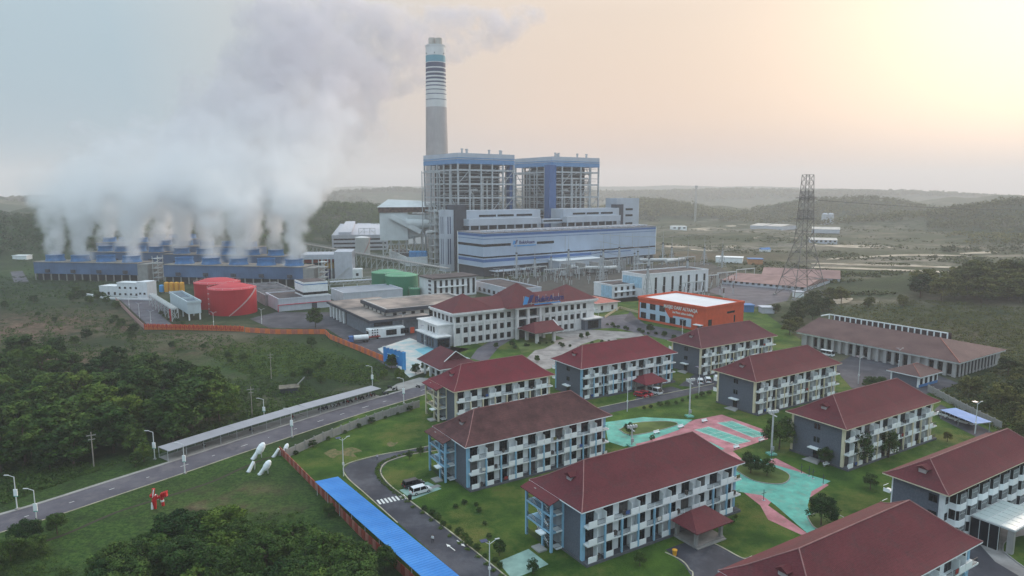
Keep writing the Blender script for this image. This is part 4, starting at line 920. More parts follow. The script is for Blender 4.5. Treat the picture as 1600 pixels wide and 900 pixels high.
def boiler(u0, label, bluecol):
    w0 = TF.w(u0, 75); S_ = 59.5
    t = thing('boiler_house', label, 'boiler tower', (w0[0], w0[1], 0), TF.a)
    part('roof_band', MB().box(-.6, S_+.6, -.6, S_+.6, 93.2, 98.5), M_lightclad, t); part('roof_stripe', MB().box(-.8, S_+.8, -.8, S_+.8, 94.0, 94.7), M_bluefas, t)
    part('roof_band', MB().box(-.7, S_+.7, -.7, S_+.7, 89.3, 93.1), M_bluefas, t)
    for x, y in ((8, 6), (14, 8), (22, 20), (38, 8), (50, 8), (54, 12)): part('roof_stack', MB().tube((x, y, 98.5), (x, y, 101.8), .9, 10).tube((x, y, 101.8), (x, y, 102.6), 1.3, 10), M_steel, t)
    # furnace casing and ducts inside the frame
    part('furnace', MB().box(6, 48.5, 8.5, 41.5, 26, 88.5), M_boiler, t); part('furnace_hopper', MB().add([(15,17,30),(44,17,30),(44,40,30),(15,40,30),(20,25,12),(39,25,12),(39,32,12),(20,32,12)], [(0,4,5,1),(1,5,6,2),(2,6,7,3),(3,7,4,0),(4,7,6,5)]), M_boiler, t)
    part('rear_pass', MB().box(9, 45, 42, 56, 18, 86), M_boiler, t); part('coal_bunker', MB().box(8, 52, 4, 8, 8, 40), M_dark, t)
    rr = random.Random(int(u0))
    for k in range(10): z = 22+k*6.6; part('stiffener', MB().box(5.3, 49.2, 7.8, 41.3, z, z+.8), M_steel, t)
    # big pale pipes
    pp = MB(); pp.tube((27,3,20),(27,3,78),1.3,8).tube((14,3,78),(48,3,78),.9,8).tube((31.5,2,40),(31.5,2,76),.8,8).tube((31.5,2,40),(50,2,40),.8,8).tube((17.5,3,24),(17.5,3,62),1.0,8).tube((17.5,3,62),(13,3,67),.9,8).tube((13,3,67),(22,3,67),.6,8).tube((26,16,84),(26,6,84),.8,6)
    part('steam_pipe', pp, M_pipe, t)
    # columns
    xs = [0, 11.9, 23.8, 35.7, 47.6, 59.5]
    for i, x in enumerate(xs):
        for j, y in enumerate(xs):
            if 0 < i < 5 and 0 < j < 5 and (i+j) % 2: continue
            part('column', shared('bcol', 'column', lambda: MB().box(-.65, .65, -.65, .65, 0, 89.3), M_steel), M_steel, t, (x, y, 0))
    for lv, z in enumerate((24, 36, 48, 60, 72, 84)):
        for y in (0, S_): part('beam', shared('bbx', 'beam', lambda: MB().box(0, S_, -.45, .45, -.75, .75), M_steel), M_steel, t, (0, y, z))
        for x in (0, S_): part('beam', shared('bbx', 'beam', None, M_steel), M_steel, t, (x, 0, z), math.pi/2)
        part('walkway', MB().box(2, S_-2, 13.2, 14.2, z+3, z+3.3).box(2, S_-2, 1.2, 2.2, z+3, z+3.2).box(12, 13, 14, 56, z+3, z+3.3).box(46, 47, 14, 56, z+3, z+3.3), M_dark, t)
        for yy in (0, S_): part('thin_beam', shared('tbm', 'thin_beam', lambda: MB().box(0, S_, -.25, .25, -.3, .3), M_steel), M_steel, t, (0, yy, z+6))
        part('thin_beam', _sh['tbm'], None, t, (0, 0, z+6), math.pi/2)
        hr = MB()
        for yy in (1.2, 13.2): hr.box(2, S_-2, yy, yy+.1, z+4.4, z+4.55)
        part('handrail', hr, M_steel, t)
    # inner platforms of smaller steelwork
    ip = MB()
    for k in range(44):
        z = 18+k*1.65
        a = rr.uniform(2, 20); b = rr.uniform(30, 57); y = rr.choice((5, 9, 15, 41.5, 56))
        ip.box(a, b, y, y+.35, z, z+.35); y2 = rr.uniform(5, 50); ip.box(rr.choice((6, 11, 48, 53)), 0, 0, 0, 0, 0) if False else None
        x = rr.choice((4, 9, 49, 54)); ip.box(x, x+.35, rr.uniform(2, 15), rr.uniform(35, 57), z, z+.35)
    for k in range(46):
        x = rr.uniform(2, 57); y = rr.choice((6, 10, 15, 45)); z = rr.uniform(20, 60); ip.box(x, x+.3, y, y+.3, z, z+rr.uniform(10, 26))
    part('inner_steelwork', ip, M_steel, t)
    tr = MB()
    for k in range(14):
        x = rr.choice(xs[:-1]); z = rr.choice((24, 36, 48, 60, 72)); tr.tube((x, 0, z), (x+11.9, 0, z+12), .35, 4)
    for k in range(7):
        y = rr.choice(xs[:-1]); z = rr.choice((24, 36, 48, 60, 72)); tr.tube((0, y, z), (0, y+11.9, z+12), .35, 4)
    for k in range(6): tr.tube((10, 6, 20+k*11), (44, 6, 31+k*11), .3, 4)
    part('brace', tr, M_steel, t)
    pl = MB()
    for k in range(7):
        z = 27+k*9; pl.tube((-5+rr.uniform(0,3), 20, z), (14, 20+rr.uniform(-4,8), z), .7, 6).tube((44, 12, z+2), (57, 12, z+2), .6, 6).tube((57,12,z+2),(57,26,z+2),.6,6)
        pl.tube((50+rr.uniform(0,6), 8, z), (50+rr.uniform(0,6), 8, z+7), .5, 6)
    part('duct', pl, M_pipe, t)
    # side scaffold of open frames left of the tower
    for i, y in enumerate((6, 18, 34, 50)):
        part('side_column', MB().box(-.3-(8 if i % 2 else 5), .3-(8 if i % 2 else 5), y-.35, y+.35, 0, 84), M_steel, t)
    sb = MB()
    for z in (26, 40, 56, 68, 82): sb.box(-8, 0, 17.7, 18.3, z, z+.6).box(-8, 0, 49.7, 50.3, z, z+.6).box(-8.3, -7.7, 18, 50, z, z+.6)
    part('side_beam', sb, M_steel, t)
    if bluecol == 'left': part('blue_lift_shaft', MB().box(-1.3, -.7+0, -.9, -.75, 0, 0.1), M_bluefas, t) if False else part('blue_lift_shaft', MB().box(-6.5, 1.8, -3.4, 4.2, 20, 90.4), M_bluefas2, t)
    else: part('blue_lift_shaft', MB().box(S_-3.6, S_+.9, 1.2, 6.2, 30, 89.5), M_bluefas2, t)
M_bluefas2 = mat('deep_blue_cladding', S(66, 100, 150), .6, .05, .3)
boiler(24, 'left boiler tower with blue banded roof, open steel frame and pale pipes', 'right')
boiler(129.5, 'right boiler tower with blue banded roof and a solid blue lift shaft', 'left')
M_flue = mat('beige_flue', S(190, 182, 174), .85, .08, .2, streak=.3)
def chimney():
    t = thing('chimney', 'tall round chimney with teal top band, dark and white stripes and two flues', 'chimney', (-85.5, 792, 0))
    R0, R1, Hh = 14.2, 10.9, 221
    def R(z): return R0+(R1-R0)*(z/Hh)
    def zpix(py): return float(CAMH+792*(lambda y: (-math.sin(PITCH)+y*math.cos(PITCH))/(math.cos(PITCH)+y*math.sin(PITCH)))((450-py)/FPX))
    part('shaft', MB().lathe([(R(0), 0), (R(zpix(168)), zpix(168))], 40), mat('chimney_concrete', S(176, 170, 170), .9, .06, .06, streak=.25), t)
    mw = mat('chimney_white', S(206, 206, 206), .8, .04, .1, streak=.15); mt = mat('chimney_teal', S(88, 146, 164), .7, .05); mn = mat('chimney_navy', S(48, 60, 92), .7, .06)
    # bands: (top pixel row, bottom pixel row, material) measured from the top down
    rows = [(71.5, 88, mw), (88, 98.3, mt), (98.3, 99.2, mw), (99.2, 106.2, mn), (106.2, 108.2, mw), (108.2, 113.6, mn), (113.6, 115.8, mw), (115.8, 119.6, mn), (119.6, 122, mw), (122, 125.2, mn), (125.2, 128.2, mw), (128.2, 130.6, mn), (130.6, 134.2, mw), (134.2, 136, mn), (136, 140.6, mw), (140.6, 142, mn), (142, 147.4, mw), (147.4, 148.6, mn), (148.6, 156, mw), (156, 157, mn), (157, 168, mw)]
    for a, b, m in rows:
        z1, z0 = zpix(a), zpix(b); e = .05 if m is mw else 0; part('painted_band', MB().lathe([(R(z0)+e, z0), (R(z1)+e, z1)], 40), m, t)
    zt = zpix(71.5)
    for x, y, z1, m in ((-3.9, 2, 59, M_flue), (3.9, -2, 60.5, M_flue)): part('flue', MB().lathe([(4.0, zt-1), (4.0, zpix(z1)), (3.5, zpix(z1)), (3.5, zpix(z1)-2)], 20, (x, y, 0)), m, t)
    part('rim', MB().lathe([(R(zt)+.5, zt-1.2), (R(zt)+.5, zt), (R(zt)-.6, zt)], 40), mw, t)
    for k in range(6):
        a = -1.57+k*1.05; 
        for zz in (zt-10, zt-130): part('warning_light', MB().box(-.4, .4, -.4, .4, 0, 1.2), M_dark, t, (math.cos(a)*(R(zz)+.3), math.sin(a)*(R(zz)+.3), zz))
chimney()
# ESP / flue gas housing left of the boiler
def flue_housing():
    o = at(640, 416); F = Frame((-130, 640), 36)
    t = thing('flue_gas_housing', 'large angular white flue gas housing with a torn rusty lagging strip on steel legs', 'plant housing', (-112, 655, 0), math.radians(10))
    wm = mat('white_lagging', S(218, 224, 226), .7, .06, .1, streak=.15); rust = mat('rusty_lagging', S(104, 84, 76), .95, .4, .4, .8, 3, rgb2=S(54, 42, 40))
    part('hopper', MB().add([(-12,-10,25),(34,-10,25),(34,14,25),(-12,14,25),(-14,-14,44),(40,-14,44),(40,18,44),(-14,18,44),(10,-10,20),(-6,-10,20)], [(0,3,7,4),(0,4,5,1),(1,5,6,2),(2,6,7,3),(0,1,8,9),(0,9,8,3)]), wm, t)
    part('casing', MB().box(-14, 12, -14, 18, 20, 46), wm, t)
    part('rusty_strip', MB().box(-15, 44, -15, 19, 46, 51), rust, t)
    part('roof', MB().add([(-16,-16,51),(46,-16,51),(46,20,51),(-16,20,51),(-6,-8,58),(40,-8,56),(40,14,56),(-6,14,58)], [(0,1,5,4),(1,2,6,5),(2,3,7,6),(3,0,4,7),(4,5,6,7)]), wm, t)
    part('round_duct', MB().tube((10,-15,36),(44,-15,35),4.2,16).tube((44,-15,35),(56,0,30),4.2,16), wm, t)
    part('slant_duct', MB().tube((-4,-16,43),(24,-17,28),3.2,4), wm, t)
    for i in range(8):
        for y in (-12, 14): part('leg', MB().box(-12+i*7.4, -11+i*7.4, y, y+1, 0, 24), M_steelw, t)
    b = MB()
    for i in range(7): b.tube((-11.5+i*7.4,-12,2),(-4.1+i*7.4,-12,20),.35,4).tube((-4.1+i*7.4,-12,2),(-11.5+i*7.4,-12,20),.35,4)
    for z in (8, 16, 23): b.box(-12, 41, -12.4, -11.8, z, z+.6)
    part('brace', b, M_steelw, t)
    # steelwork between housing and stair tower
    s = thing('pipe_rack_tower', 'open steel tower of pipes and platforms beside the white flue housing', 'steel tower', (-68, 600, 0), TF.a)
    for x in (0, 8, 16):
        for y in (0, 9): part('column', MB().box(x, x+.7, y, y+.7, 0, 52), M_steelw, s)
    for z in range(6, 54, 6): part('platform', MB().box(-1, 17.5, -.5, 10, z, z+.35), M_steelw, s)
    bb = MB()
    for k in range(8): bb.tube((0, 0, 6*k), (8, 0, 6*k+6), .25, 4).tube((16.5, 0, 6*k), (8, 0, 6*k+6), .25, 4)
    part('brace', bb, M_steelw, s); part('duct', MB().tube((3,3,4),(3,3,50),1.2,8).tube((12,4,10),(12,4,44),.9,8).tube((-6,4,30),(12,4,30),1.6,8), M_pipe, s)
flue_housing()
def dome_shed():
    d = thing('arched_shed', 'white arched coal shed roof half hidden behind the flue housing', 'shed', (-88, 860, 0), math.radians(10))
    mb = MB(); n = 14; vs = []
    for k in range(n+1):
        a = math.pi*k/n; vs += [(-math.cos(a)*42, 0, 10+math.sin(a)*43), (-math.cos(a)*42, 90, 10+math.sin(a)*43)]
    mb.add(vs, [(2*i, 2*i+1, 2*i+3, 2*i+2)[::-1] for i in range(n)]); mb.add([v for v in vs[::2]]+[(-42,0,0),(42,0,0)], [tuple(range(n+1))+(n+2, n+1)][::-1]); part('roof', mb, M_panel, d)
    for k in range(6): part('roof_rib', (lambda m: [m.tube((-math.cos(math.pi*j/14)*42.4, k*18, 10+math.sin(math.pi*j/14)*43.4), (-math.cos(math.pi*(j+1)/14)*42.4, k*18, 10+math.sin(math.pi*(j+1)/14)*43.4), .5, 4, caps=False) for j in range(14)] and m)(MB()), M_steelw, d)
dome_shed()
# ---------------------------------------------------------------- cooling cells
FANS = []
def cooling():
    bl = mat('cooling_blue_wall', S(84, 110, 146), .75, .14, .08, .2, streak=.35); bs = mat('fan_stack_blue', S(66, 118, 170), .7, .10, .3, streak=.2); dk = mat('dark_basin', S(34, 38, 44), .9); gr = mat('cell_deck', S(150, 142, 134), .9, .2, .2)
    rows = [  # left end, right end (deck height), number of cells, depth, label, active fans
     ((52,409.5),(214,412),4,18,'front left row of four blue cooling cells', (1,1,0,1)),
     ((140,394),(247,395.5),4,18,'second left row of blue cooling cells', (1,1,0,1)),
     ((150,379),(250,380),4,18,'rear left row of blue cooling cells', (1,0,1,0)),
     ((255,414),(473,418),5,18,'front right row of five blue cells', (0,1,1,0,1)),
     ((255,397.5),(441,401.5),5,18,'second right row of blue cooling cells', (1,1,0,1,1)),
     ((232,384),(400,387),5,18,'third right row of blue cooling cells', (1,1,1,0,1)),
     ((228,372),(300,374),3,18,'rearmost right row of blue cooling cells', (1,1,0))]
    H = 13.5
    for a, b, n, dep, lab, act in rows:
        A = Vector(at(*a, H)); B = Vector(at(*b, H)); L = (B-A).length; ang = math.atan2(B.y-A.y, B.x-A.x); F = Frame((A.x, A.y), math.degrees(ang))
        t = thing('cooling_tower_row', lab+', each with a round fan stack', 'cooling tower', (A.x, A.y, 0), F.a, 'rows of blue cooling cells')
        part('wall', MB().box(0, L, 0, dep, 5.0, H), bl, t); part('deck', MB().box(-.4, L+.4, -.4, dep+.4, H, H+.35), gr, t)
        part('end_wall', MB().box(L+.02, L+8, 0, dep, 0, H-.4), M_conc, t) if n > 3 and 'front' in lab else None
        part('basin', MB().box(.6, L-.6, 2.4, dep-1, 0, 5.0), dk, t)
        cw = L/n; k = max(2, int(L/6))
        for i in range(k+1): part('leg', shared('cleg', 'leg', lambda: MB().box(-.35, .35, -.35, .35, 0, 5.0), M_conc), M_conc, t, (.5+i*(L-1)/k, .6, 0))
        hr = MB()
        for i in range(k*2+1): x = i*L/(k*2); hr.box(x-.05, x+.05, -.3, -.2, H+.35, H+1.3)
        hr.box(0, L, -.3, -.2, H+1.25, H+1.35); part('handrail', hr, gr, t)
        for i in range(n):
            cx, cyy = (i+.5)*cw, dep/2; r = min(6.3, cw*.36)
            st = part('fan_stack', shared(('fs', round(r, 1)), 'fan_stack', lambda: MB().lathe([(r*1.08, 0), (r*.96, 1.6), (r*.94, 3.2), (r*1.0, 4.6), (r*.9, 4.6), (r*.86, 1.0)], 28), bs), bs, t, (cx, cyy, H+.36))
            part('motor_hood', MB().box(-1.6, 1.6, -1.2, -.05, 6.2, 8.4).box(-1.2, 1.2, -1.6, -1.2, 6.0, 7.6), M_dark, t, (cx+1, 0, 0))
            if act[i]: FANS.append((*F.w(cx, cyy), H+4.5, r))
        if 'front' in lab:
            s = thing('stair_tower', 'steel stair tower at the right end of the '+lab.split(' of ')[0], 'stair tower', (*F.w(L+10.5, 2), 0), F.a)
            for x in (0, 4):
                for y in (0, 6): part('column', MB().box(x, x+.35, y, y+.35, 0, 19), M_steelw, s)
            for z in (3, 6.5, 10, 13.5, 17): part('landing', MB().box(-.3, 4.6, -.3, 6.6, z, z+.25), M_steelw, s)
            for z in (0, 3, 6.5, 10, 13.5): part('stair_flight', MB().tube((.6, .6, z), (3.8, 5.5, z+3.2), .35, 4), M_steelw, s)
cooling()
# ---------------------------------------------------------------- tanks
def tank(label, px, py, rpx, toppy, m, mroof, rise=2.0, group=None, stair=True, name='storage_tank', flat=False):
    """round tank standing with the nearest point of its foot at (px, py)"""
    x, y = at(px, py); r = rpx/FPX*math.hypot(y, 30); y += r*.97; x = x*(y/(y-r*.97)); F = Frame((x, y-r), 0); H = F.zfor(toppy)
    t = thing(name, label, 'tank', (x, y, 0), 0, group)
    part('shell', MB().lathe([(r, 0), (r, H)], 48), m, t); part('roof', MB().lathe([(r+.15, H), (r+.15, H+.15), (r*.5, H+rise*.75), (.4, H+rise), (0.01, H+rise)], 48), mroof, t)
    cb = MB()
    for i in range(48):
        a = 2*math.pi*i/48; b = 2*math.pi*(i+1)/48; cb.tube((r*math.cos(a), r*math.sin(a), H+1.1), (r*math.cos(b), r*math.sin(b), H+1.1), .06, 3, caps=False)
        if i % 3 == 0: cb.tube((r*math.cos(a), r*math.sin(a), H), (r*math.cos(a), r*math.sin(a), H+1.1), .05, 3, caps=False)
    part('handrail', cb, M_steelw, t)
    for k in range(1, 5): part('shell_seam', MB().lathe([(r+.03, H*k/5), (r+.03, H*k/5+.12)], 48), m, t)
    if stair:
        s = MB()
        for i in range(22):
            a = -1.35+i*.045*1.3; b = a+.045*1.3; z = H*i/22; zz = H*(i+1)/22
            s.tube(((r+.7)*math.cos(a), (r+.7)*math.sin(a), z), ((r+.7)*math.cos(b), (r+.7)*math.sin(b), zz), .38, 4)
        part('spiral_stair', s, mat('pink_stair', S(190, 150, 150), .8), t)
        l = MB(); a = -2.35
        for k in range(5): l.box(-.5, .5, -.4, 0, H*k/5, H*k/5+.3)
        part('ladder', l, M_steelw, t, ((r+.3)*math.cos(a), (r+.3)*math.sin(a), .5), a+math.pi/2)
    return t
mr = mat('red_tank_paint', S(178, 28, 42), .55, .05, .08, streak=.15); mrr = mat('red_tank_roof', S(186, 56, 66), .6, .06, .2)
tank('front red storage tank with pink spiral stair', 365, 494, 37, 454.5, mr, mrr, 2.6, 'red storage tanks')
tank('rear red storage tank, left and behind the other', 342, 484, 35, 445, mr, mrr, 2.6, 'red storage tanks', False)
mg = mat('green_tank_paint', S(40, 118, 88), .6, .05, .1, streak=.2); mgr = mat('green_tank_roof', S(92, 152, 118), .7, .08, .2)
tank('left large green tank behind the store building', 606, 456, 25, 428, mg, mgr, 2, 'green tanks', False)
tank('right large green tank, front one of the big pair', 628, 462, 26, 433, mg, mgr, 2, 'green tanks', False)
tank('taller of the two small green tanks beside the white office', 636, 461, 10, 448, mg, mgr, .6, 'green tanks', False)
tank('small green tank nearest the white office wall', 648, 463, 9, 452, mg, mgr, .6, 'green tanks', False)
tank('white tank with diagonal stair in front of the long office', 567, 398, 11.5, 372, mat('white_tank', S(196, 200, 200), .7, .05, .2, streak=.2), M_panel, 1.5, None, True)
for i, (px, c, nm) in enumerate(((253, M_cyan, 'light blue'), (261, None, 'leftmost'), (269, None, 'second'), (277, None, 'third'), (285, None, 'rightmost'))):
    x, y = at(px, 457); m = c or mat('yellow_tank', S(222, 160, 52), .6, .06)
    t = thing('chemical_tank', 'small light blue upright tank left of the yellow row' if c else nm+' of the four yellow upright tanks behind the treatment shed', 'tank', (x, y, 0), 0, None if c else 'yellow upright tanks')
    h = 4.5 if c else 6.3; part('shell', MB().lathe([(1.5, .5), (1.5, h), (1.1, h+.5), (.2, h+.7)], 20), m, t); part('skirt', MB().lathe([(1.35, 0), (1.35, .5)], 16), M_conc, t)
for i in range(5):
    x, y = at(643+i*5.4, 414); t = thing('blue_silo', ('leftmost', 'second', 'middle', 'fourth', 'rightmost')[i]+' of the blue cylinders under the boiler steelwork', 'tank', (x, y, 0), 0, 'blue cylinders'); part('shell', MB().lathe([(2.2, 1), (2.2, 12), (1.5, 12.8)], 16), mat('bright_blue_tank', S(70, 140, 196), .6), t); part('skirt', MB().lathe([(1.9, 0), (1.9, 1)], 12), M_conc, t)
# ================================================================ lesser plant buildings
def treatment():
    zr = 10.0; A = Vector(at(292.5, 471, zr)); B = Vector(at(315, 470, zr)); C = Vector(at(265, 455.5, zr)); d = (C-A).normalized(); Lx = (C-A).length; Wy = abs((B-A).dot(Vector((d.y, -d.x))))
    t = thing('treatment_shed', 'pale elevated box shed with open roof basins on legs, left of the red tanks', 'plant building', (A.x, A.y, 0), math.atan2(d.y, d.x))
    # local x runs back along the shed, local +y is its left side
    wl = mat('pale_teal_wall', S(186, 200, 208), .75, .05, .3, streak=.15)
    y0, y1 = -Wy, 0.0
    part('wall', MB().box(0, Lx, y0, y1, 3.4, zr-1.2), wl, t); r = MB(); r.box(-.3, Lx+.3, y0-.3, y0+.2, zr-1.2, zr); r.box(-.3, Lx+.3, y1-.2, y1+.3, zr-1.2, zr); r.box(-.3, .2, y0+.2, y1-.2, zr-1.2, zr-.01); r.box(Lx-.2, Lx+.3, y0+.2, y1-.2, zr-1.2, zr-.01); r.box(Lx*.35, Lx*.35+.5, y0+.2, y1-.2, zr-1.2, zr-.1)
    part('parapet', r, wl, t); part('roof_basin', MB().box(.2, Lx-.2, y0+.2, y1-.2, zr-1.19, zr-1.1), mat('basin_floor', S(96, 110, 122), .7), t)
    for x in (.3, Lx*.33, Lx*.66, Lx-1):
        for y in (y0+.3, y1-.9): part('leg', MB().box(x, x+.6, y, y+.6, 0, 3.4), M_white, t)
    A = Vector(at(278, 482, 6.4)); B = Vector(at(241, 459.5, 6.4)); d = (B-A).normalized(); Lb = (B-A).length
    p = thing('pipe_bridge', 'white pipe bridge on trestles beside the pale elevated shed', 'pipe bridge', (A.x, A.y, 0), math.atan2(d.y, d.x))
    part('bridge_deck', MB().box(0, Lb, 0, 3, 6.0, 6.4), M_steelw, p)
    for k in range(3): part('pipe', MB().tube((0, .5+k, 6.7), (Lb, .5+k, 6.7), .3, 6), M_pipe, p)
    for i in range(8):
        x = i*Lb/7.2; part('trestle', MB().tube((x, 0, 0), (x, 0, 6.0), .22, 4).tube((x, 3, 0), (x, 3, 6.0), .22, 4).tube((x, 0, .5), (x, 3, 5.6), .15, 4).tube((x, 3, .5), (x, 0, 5.6), .15, 4), M_steelw, p)
    part('red_ladder_frame', MB().tube((1, 3.4, 0), (1, 3.4, 6), .25, 4).tube((3, 3.4, 0), (3, 3.4, 6), .25, 4).tube((1, 3.4, 3), (3, 3.4, 3), .2, 4), mr, p)
treatment()
t, L, D, H, F = simple('chemical_house', 'white two storey house with small dark windows under the left cooling cells', 'building', 184, 464, 441, 216, 186, -10, MATS['bright_white_wall'], M_white, 2, 4, 0, 1.3, 1.4, None, None, .4, 7)
part('raised_end', MB().box(L+.01, L+7, -1.5, 7, 0, H+.8), MATS['bright_white_wall'], t); window(t, L+2, -1.52, 2.2, 1.4, 1.2); window(t, L+5, -1.52, 2.2, 1.4, 1.2)
t, L, D, H, F = simple('chemical_annex', 'low white wing left of the small white two storey house', 'building', 156, 463, 446.5, 183.5, 156, -10, MATS['bright_white_wall'], M_white, 1, 3, 0, 1.8, 1.5, None, None, .4, 9)
bw = thing('boundary_wall', 'low white wall in front of the small white houses under the cooling cells', 'wall'); a = at(136, 462); b = at(170, 468); c = at(240, 470)
part('wall_panel', MB().tube((*a, .8), (*b, .8), .8, 4), MATS['bright_white_wall'], bw); part('wall_panel', MB().tube((*b, .8), (*c, .8), .8, 4), MATS['bright_white_wall'], bw)
t, L, D, H, F = simple('long_office', 'long pale office block with three dark window bands far behind the conveyor', 'office building', 519, 392, 367.5, 606, 516.5, 12, M_palewall, M_palewall, 0, 1)
for k in range(3):
    for s in (0, 1): part('window_strip', MB().box(2+s*L*.5, L*.5-2+s*L*.5, -.12, -.02, 2.5+k*4.6, 4.3+k*4.6), M_glass, t)
part('stair_head', MB().box(L*.12, L*.35, 4, D, H, H+3), M_palewall, t)
fr = MB(); [fr.tube((L*.48+x, 3, H), (L*.48+x, 3, H+7), .35, 4) for x in (0, 6, 12, 18)]; fr.tube((L*.48, 3, H+7), (L*.48+18, 3, H+7), .35, 4).tube((L*.48, 3, H+3), (L*.48+18, 3, H+3), .3, 4).tube((L*.48, 3, H), (L*.48+6, 3, H+7), .25, 4).tube((L*.48+12, 3, H+7), (L*.48+18, 3, H), .25, 4); part('roof_frame', fr, M_steelw, t)
def open_works():
    o = at(484, 436); F = Frame(o, 8); Hh = F.zfor(398)
    t = thing('ash_works', 'open fronted pale building with red and orange machinery band and a tower at its right', 'plant building', (*o, 0), F.a)
    L = F.ufor(550, 0, Hh); part('roof', MB().box(-6, L, 0, 26, Hh-3.6, Hh), M_palewall, t); part('back_wall', MB().box(-5, L-14, 22, 25, 0, Hh-3.6), M_dark, t)
    part('tower', MB().box(L-13, L, -2, 24, 0, Hh+2.0), M_palewall, t); part('low_block', MB().box(L, L+7, -1, 8, 0, 7), M_white, t); window(t, L+3.5, -1.02, 2, 2, 2)
    part('red_band', MB().box(-4, L-14, 3, 4, Hh-6.4, Hh-3.8), mat('rust_red_panel', S(168, 66, 50), .8, .15, .3), t); part('orange_panel', MB().box(L-23, L-14, 4.2, 5, Hh-11, Hh-6.5), mat('ochre_panel', S(190, 150, 80), .8), t)
    part('lower_shed', MB().box(-4, L-14, 6, 20, 0, Hh*.42), M_conc, t); part('machine', MB().box(4, 15, -1, 5.5, 0, 6.5), M_navyglass, t)
    for i in range(4): part('column', MB().box(-5+i*(L-9)/3.3, -4+i*(L-9)/3.3, .2, 1.2, 0, Hh-3.6), M_steelw, t)
    st = MB().tube((L-12, -2.4, 0), (L-2, -2.4, 9), .4, 4); part('stair', st, M_steelw, t)
open_works()
def gallery(name, label, a, b, za, zb, w, m, every=9.0, leg=M_steelw):
    A = Vector((*a, za)); B = Vector((*b, zb)); d = B-A; Lh = math.hypot(d.x, d.y); ang = math.atan2(d.y, d.x)
    t = thing(name, label, 'conveyor', (A.x, A.y, 0), ang)
    dz = zb-za; n = max(2, int(Lh/every))
    mb = MB(); mb.add([(0,-w/2,za),(Lh,-w/2,zb),(Lh,w/2,zb),(0,w/2,za),(0,-w/2,za+.5),(Lh,-w/2,zb+.5),(Lh,w/2,zb+.5),(0,w/2,za+.5)], [(0,3,2,1),(4,5,6,7),(0,1,5,4),(1,2,6,5),(2,3,7,6),(3,0,4,7)]); part('deck', mb, m, t)
    hr = MB()
    for y in (-w/2, w/2):
        hr.tube((0, y, za+1.9), (Lh, y, zb+1.9), .12, 4).tube((0, y, za-1.6), (Lh, y, zb-1.6), .16, 4)
        k = n*3
        for i in range(k):
            f, g = i/k, (i+1)/k; hr.tube((Lh*f, y, za+dz*f-1.6), (Lh*g, y, za+dz*g+(.2 if i % 2 else .2)), .09, 3, caps=False).tube((Lh*f, y, za+dz*f), (Lh*f, y, za+dz*f+1.9), .07, 3, caps=False)
    part('truss', hr, leg, t)
    for i in range(n+1):
        f = i/n; z = za+dz*f-1.6; x = Lh*f; part('trestle', MB().tube((x, -w/2-.8, 0), (x, -w/2, z), .28, 4).tube((x, w/2+.8, 0), (x, w/2, z), .28, 4).tube((x, -w/2-.6, z*.2), (x, w/2, z*.9), .16, 4), leg, t)
    return t
def atz(px, py, z): return at(px, py, z)
gallery('conveyor', 'long inclined belt conveyor on trestles running to the foot of the turbine hall', atz(474, 381, 13), atz(700, 420, 10), 13, 10, 4.5, M_conc)
gallery('pipe_rack', 'low white pipe rack running left of the green tanks', atz(515, 441, 5), atz(600, 436, 6), 5, 6, 4.0, M_palewall)
t, L, D, H, F = simple('black_roof_shed', 'low shed with a black flat roof under the white flue housing', 'shed', 636, 416, 402, 668, 608, 20, M_white, mat('black_roof', S(44, 44, 50), .9), 0, 1)
# pipes and firewalls in front of the hall
def hallpt(u, v): return TF.w(u, v)
for i, (u0, v0, u1, v1, z) in enumerate(((62, -20, 92, -42, 5), (150, -20, 186, -40, 6), (92, -42, 100, -42, 5), (160, -42, 186, -40, 6.4))):
    a = hallpt(u0, v0); b = hallpt(u1, v1); t = thing('steam_duct', ('thick white duct crossing the yard before the turbine hall, left one', 'thick white duct crossing the yard before the turbine hall, right one', 'short white duct elbow end beside the transformers', 'low white duct lying beside the long right duct')[i], 'pipe', (a[0], a[1], 0))
    part('pipe', MB().tube((0, 0, z), (b[0]-a[0], b[1]-a[1], z), 1.5, 14), M_pipe, t)
    for f in (.1, .5, .9): part('support', MB().box(-.4, .4, -.4, .4, 0, z-1.4), M_conc, t, ((b[0]-a[0])*f, (b[1]-a[1])*f, 0))
tr0 = None
TRL = ('grey transformer between concrete fire walls, leftmost of the row', 'grey transformer second from the left in the yard before the hall', 'middle grey transformer in the yard before the hall', 'fourth grey transformer from the left before the hall', 'rightmost grey transformer before the turbine hall')
for i in range(5):
    x, y = hallpt(52+i*15, -30); 
    if tr0 is None:
        t = thing('transformer', TRL[0], 'transformer', (x, y, 0), TF.a, 'transformers before the hall')
        part('tank', MB().box(-3, 3, -2, 2, .5, 4.5), M_conc, t); part('fire_wall', MB().box(5, 5.7, -6, 5, 0, 9), M_conc, t); part('radiator', MB().box(-2.6, 2.6, -3.4, -2.1, 1, 4.2), M_steel, t)
        for k in (-1.8, 0, 1.8): part('bushing', MB().tube((k, 0, 4.5), (k, 0, 7.6), .35, 6, .15), M_dark, t)
        part('conservator', MB().tube((-2, 1.4, 5.4), (2, 1.4, 5.4), .7, 8), M_steel, t); tr0 = t
    else: dup(tr0, (x, y, 0), TF.a, TRL[i])
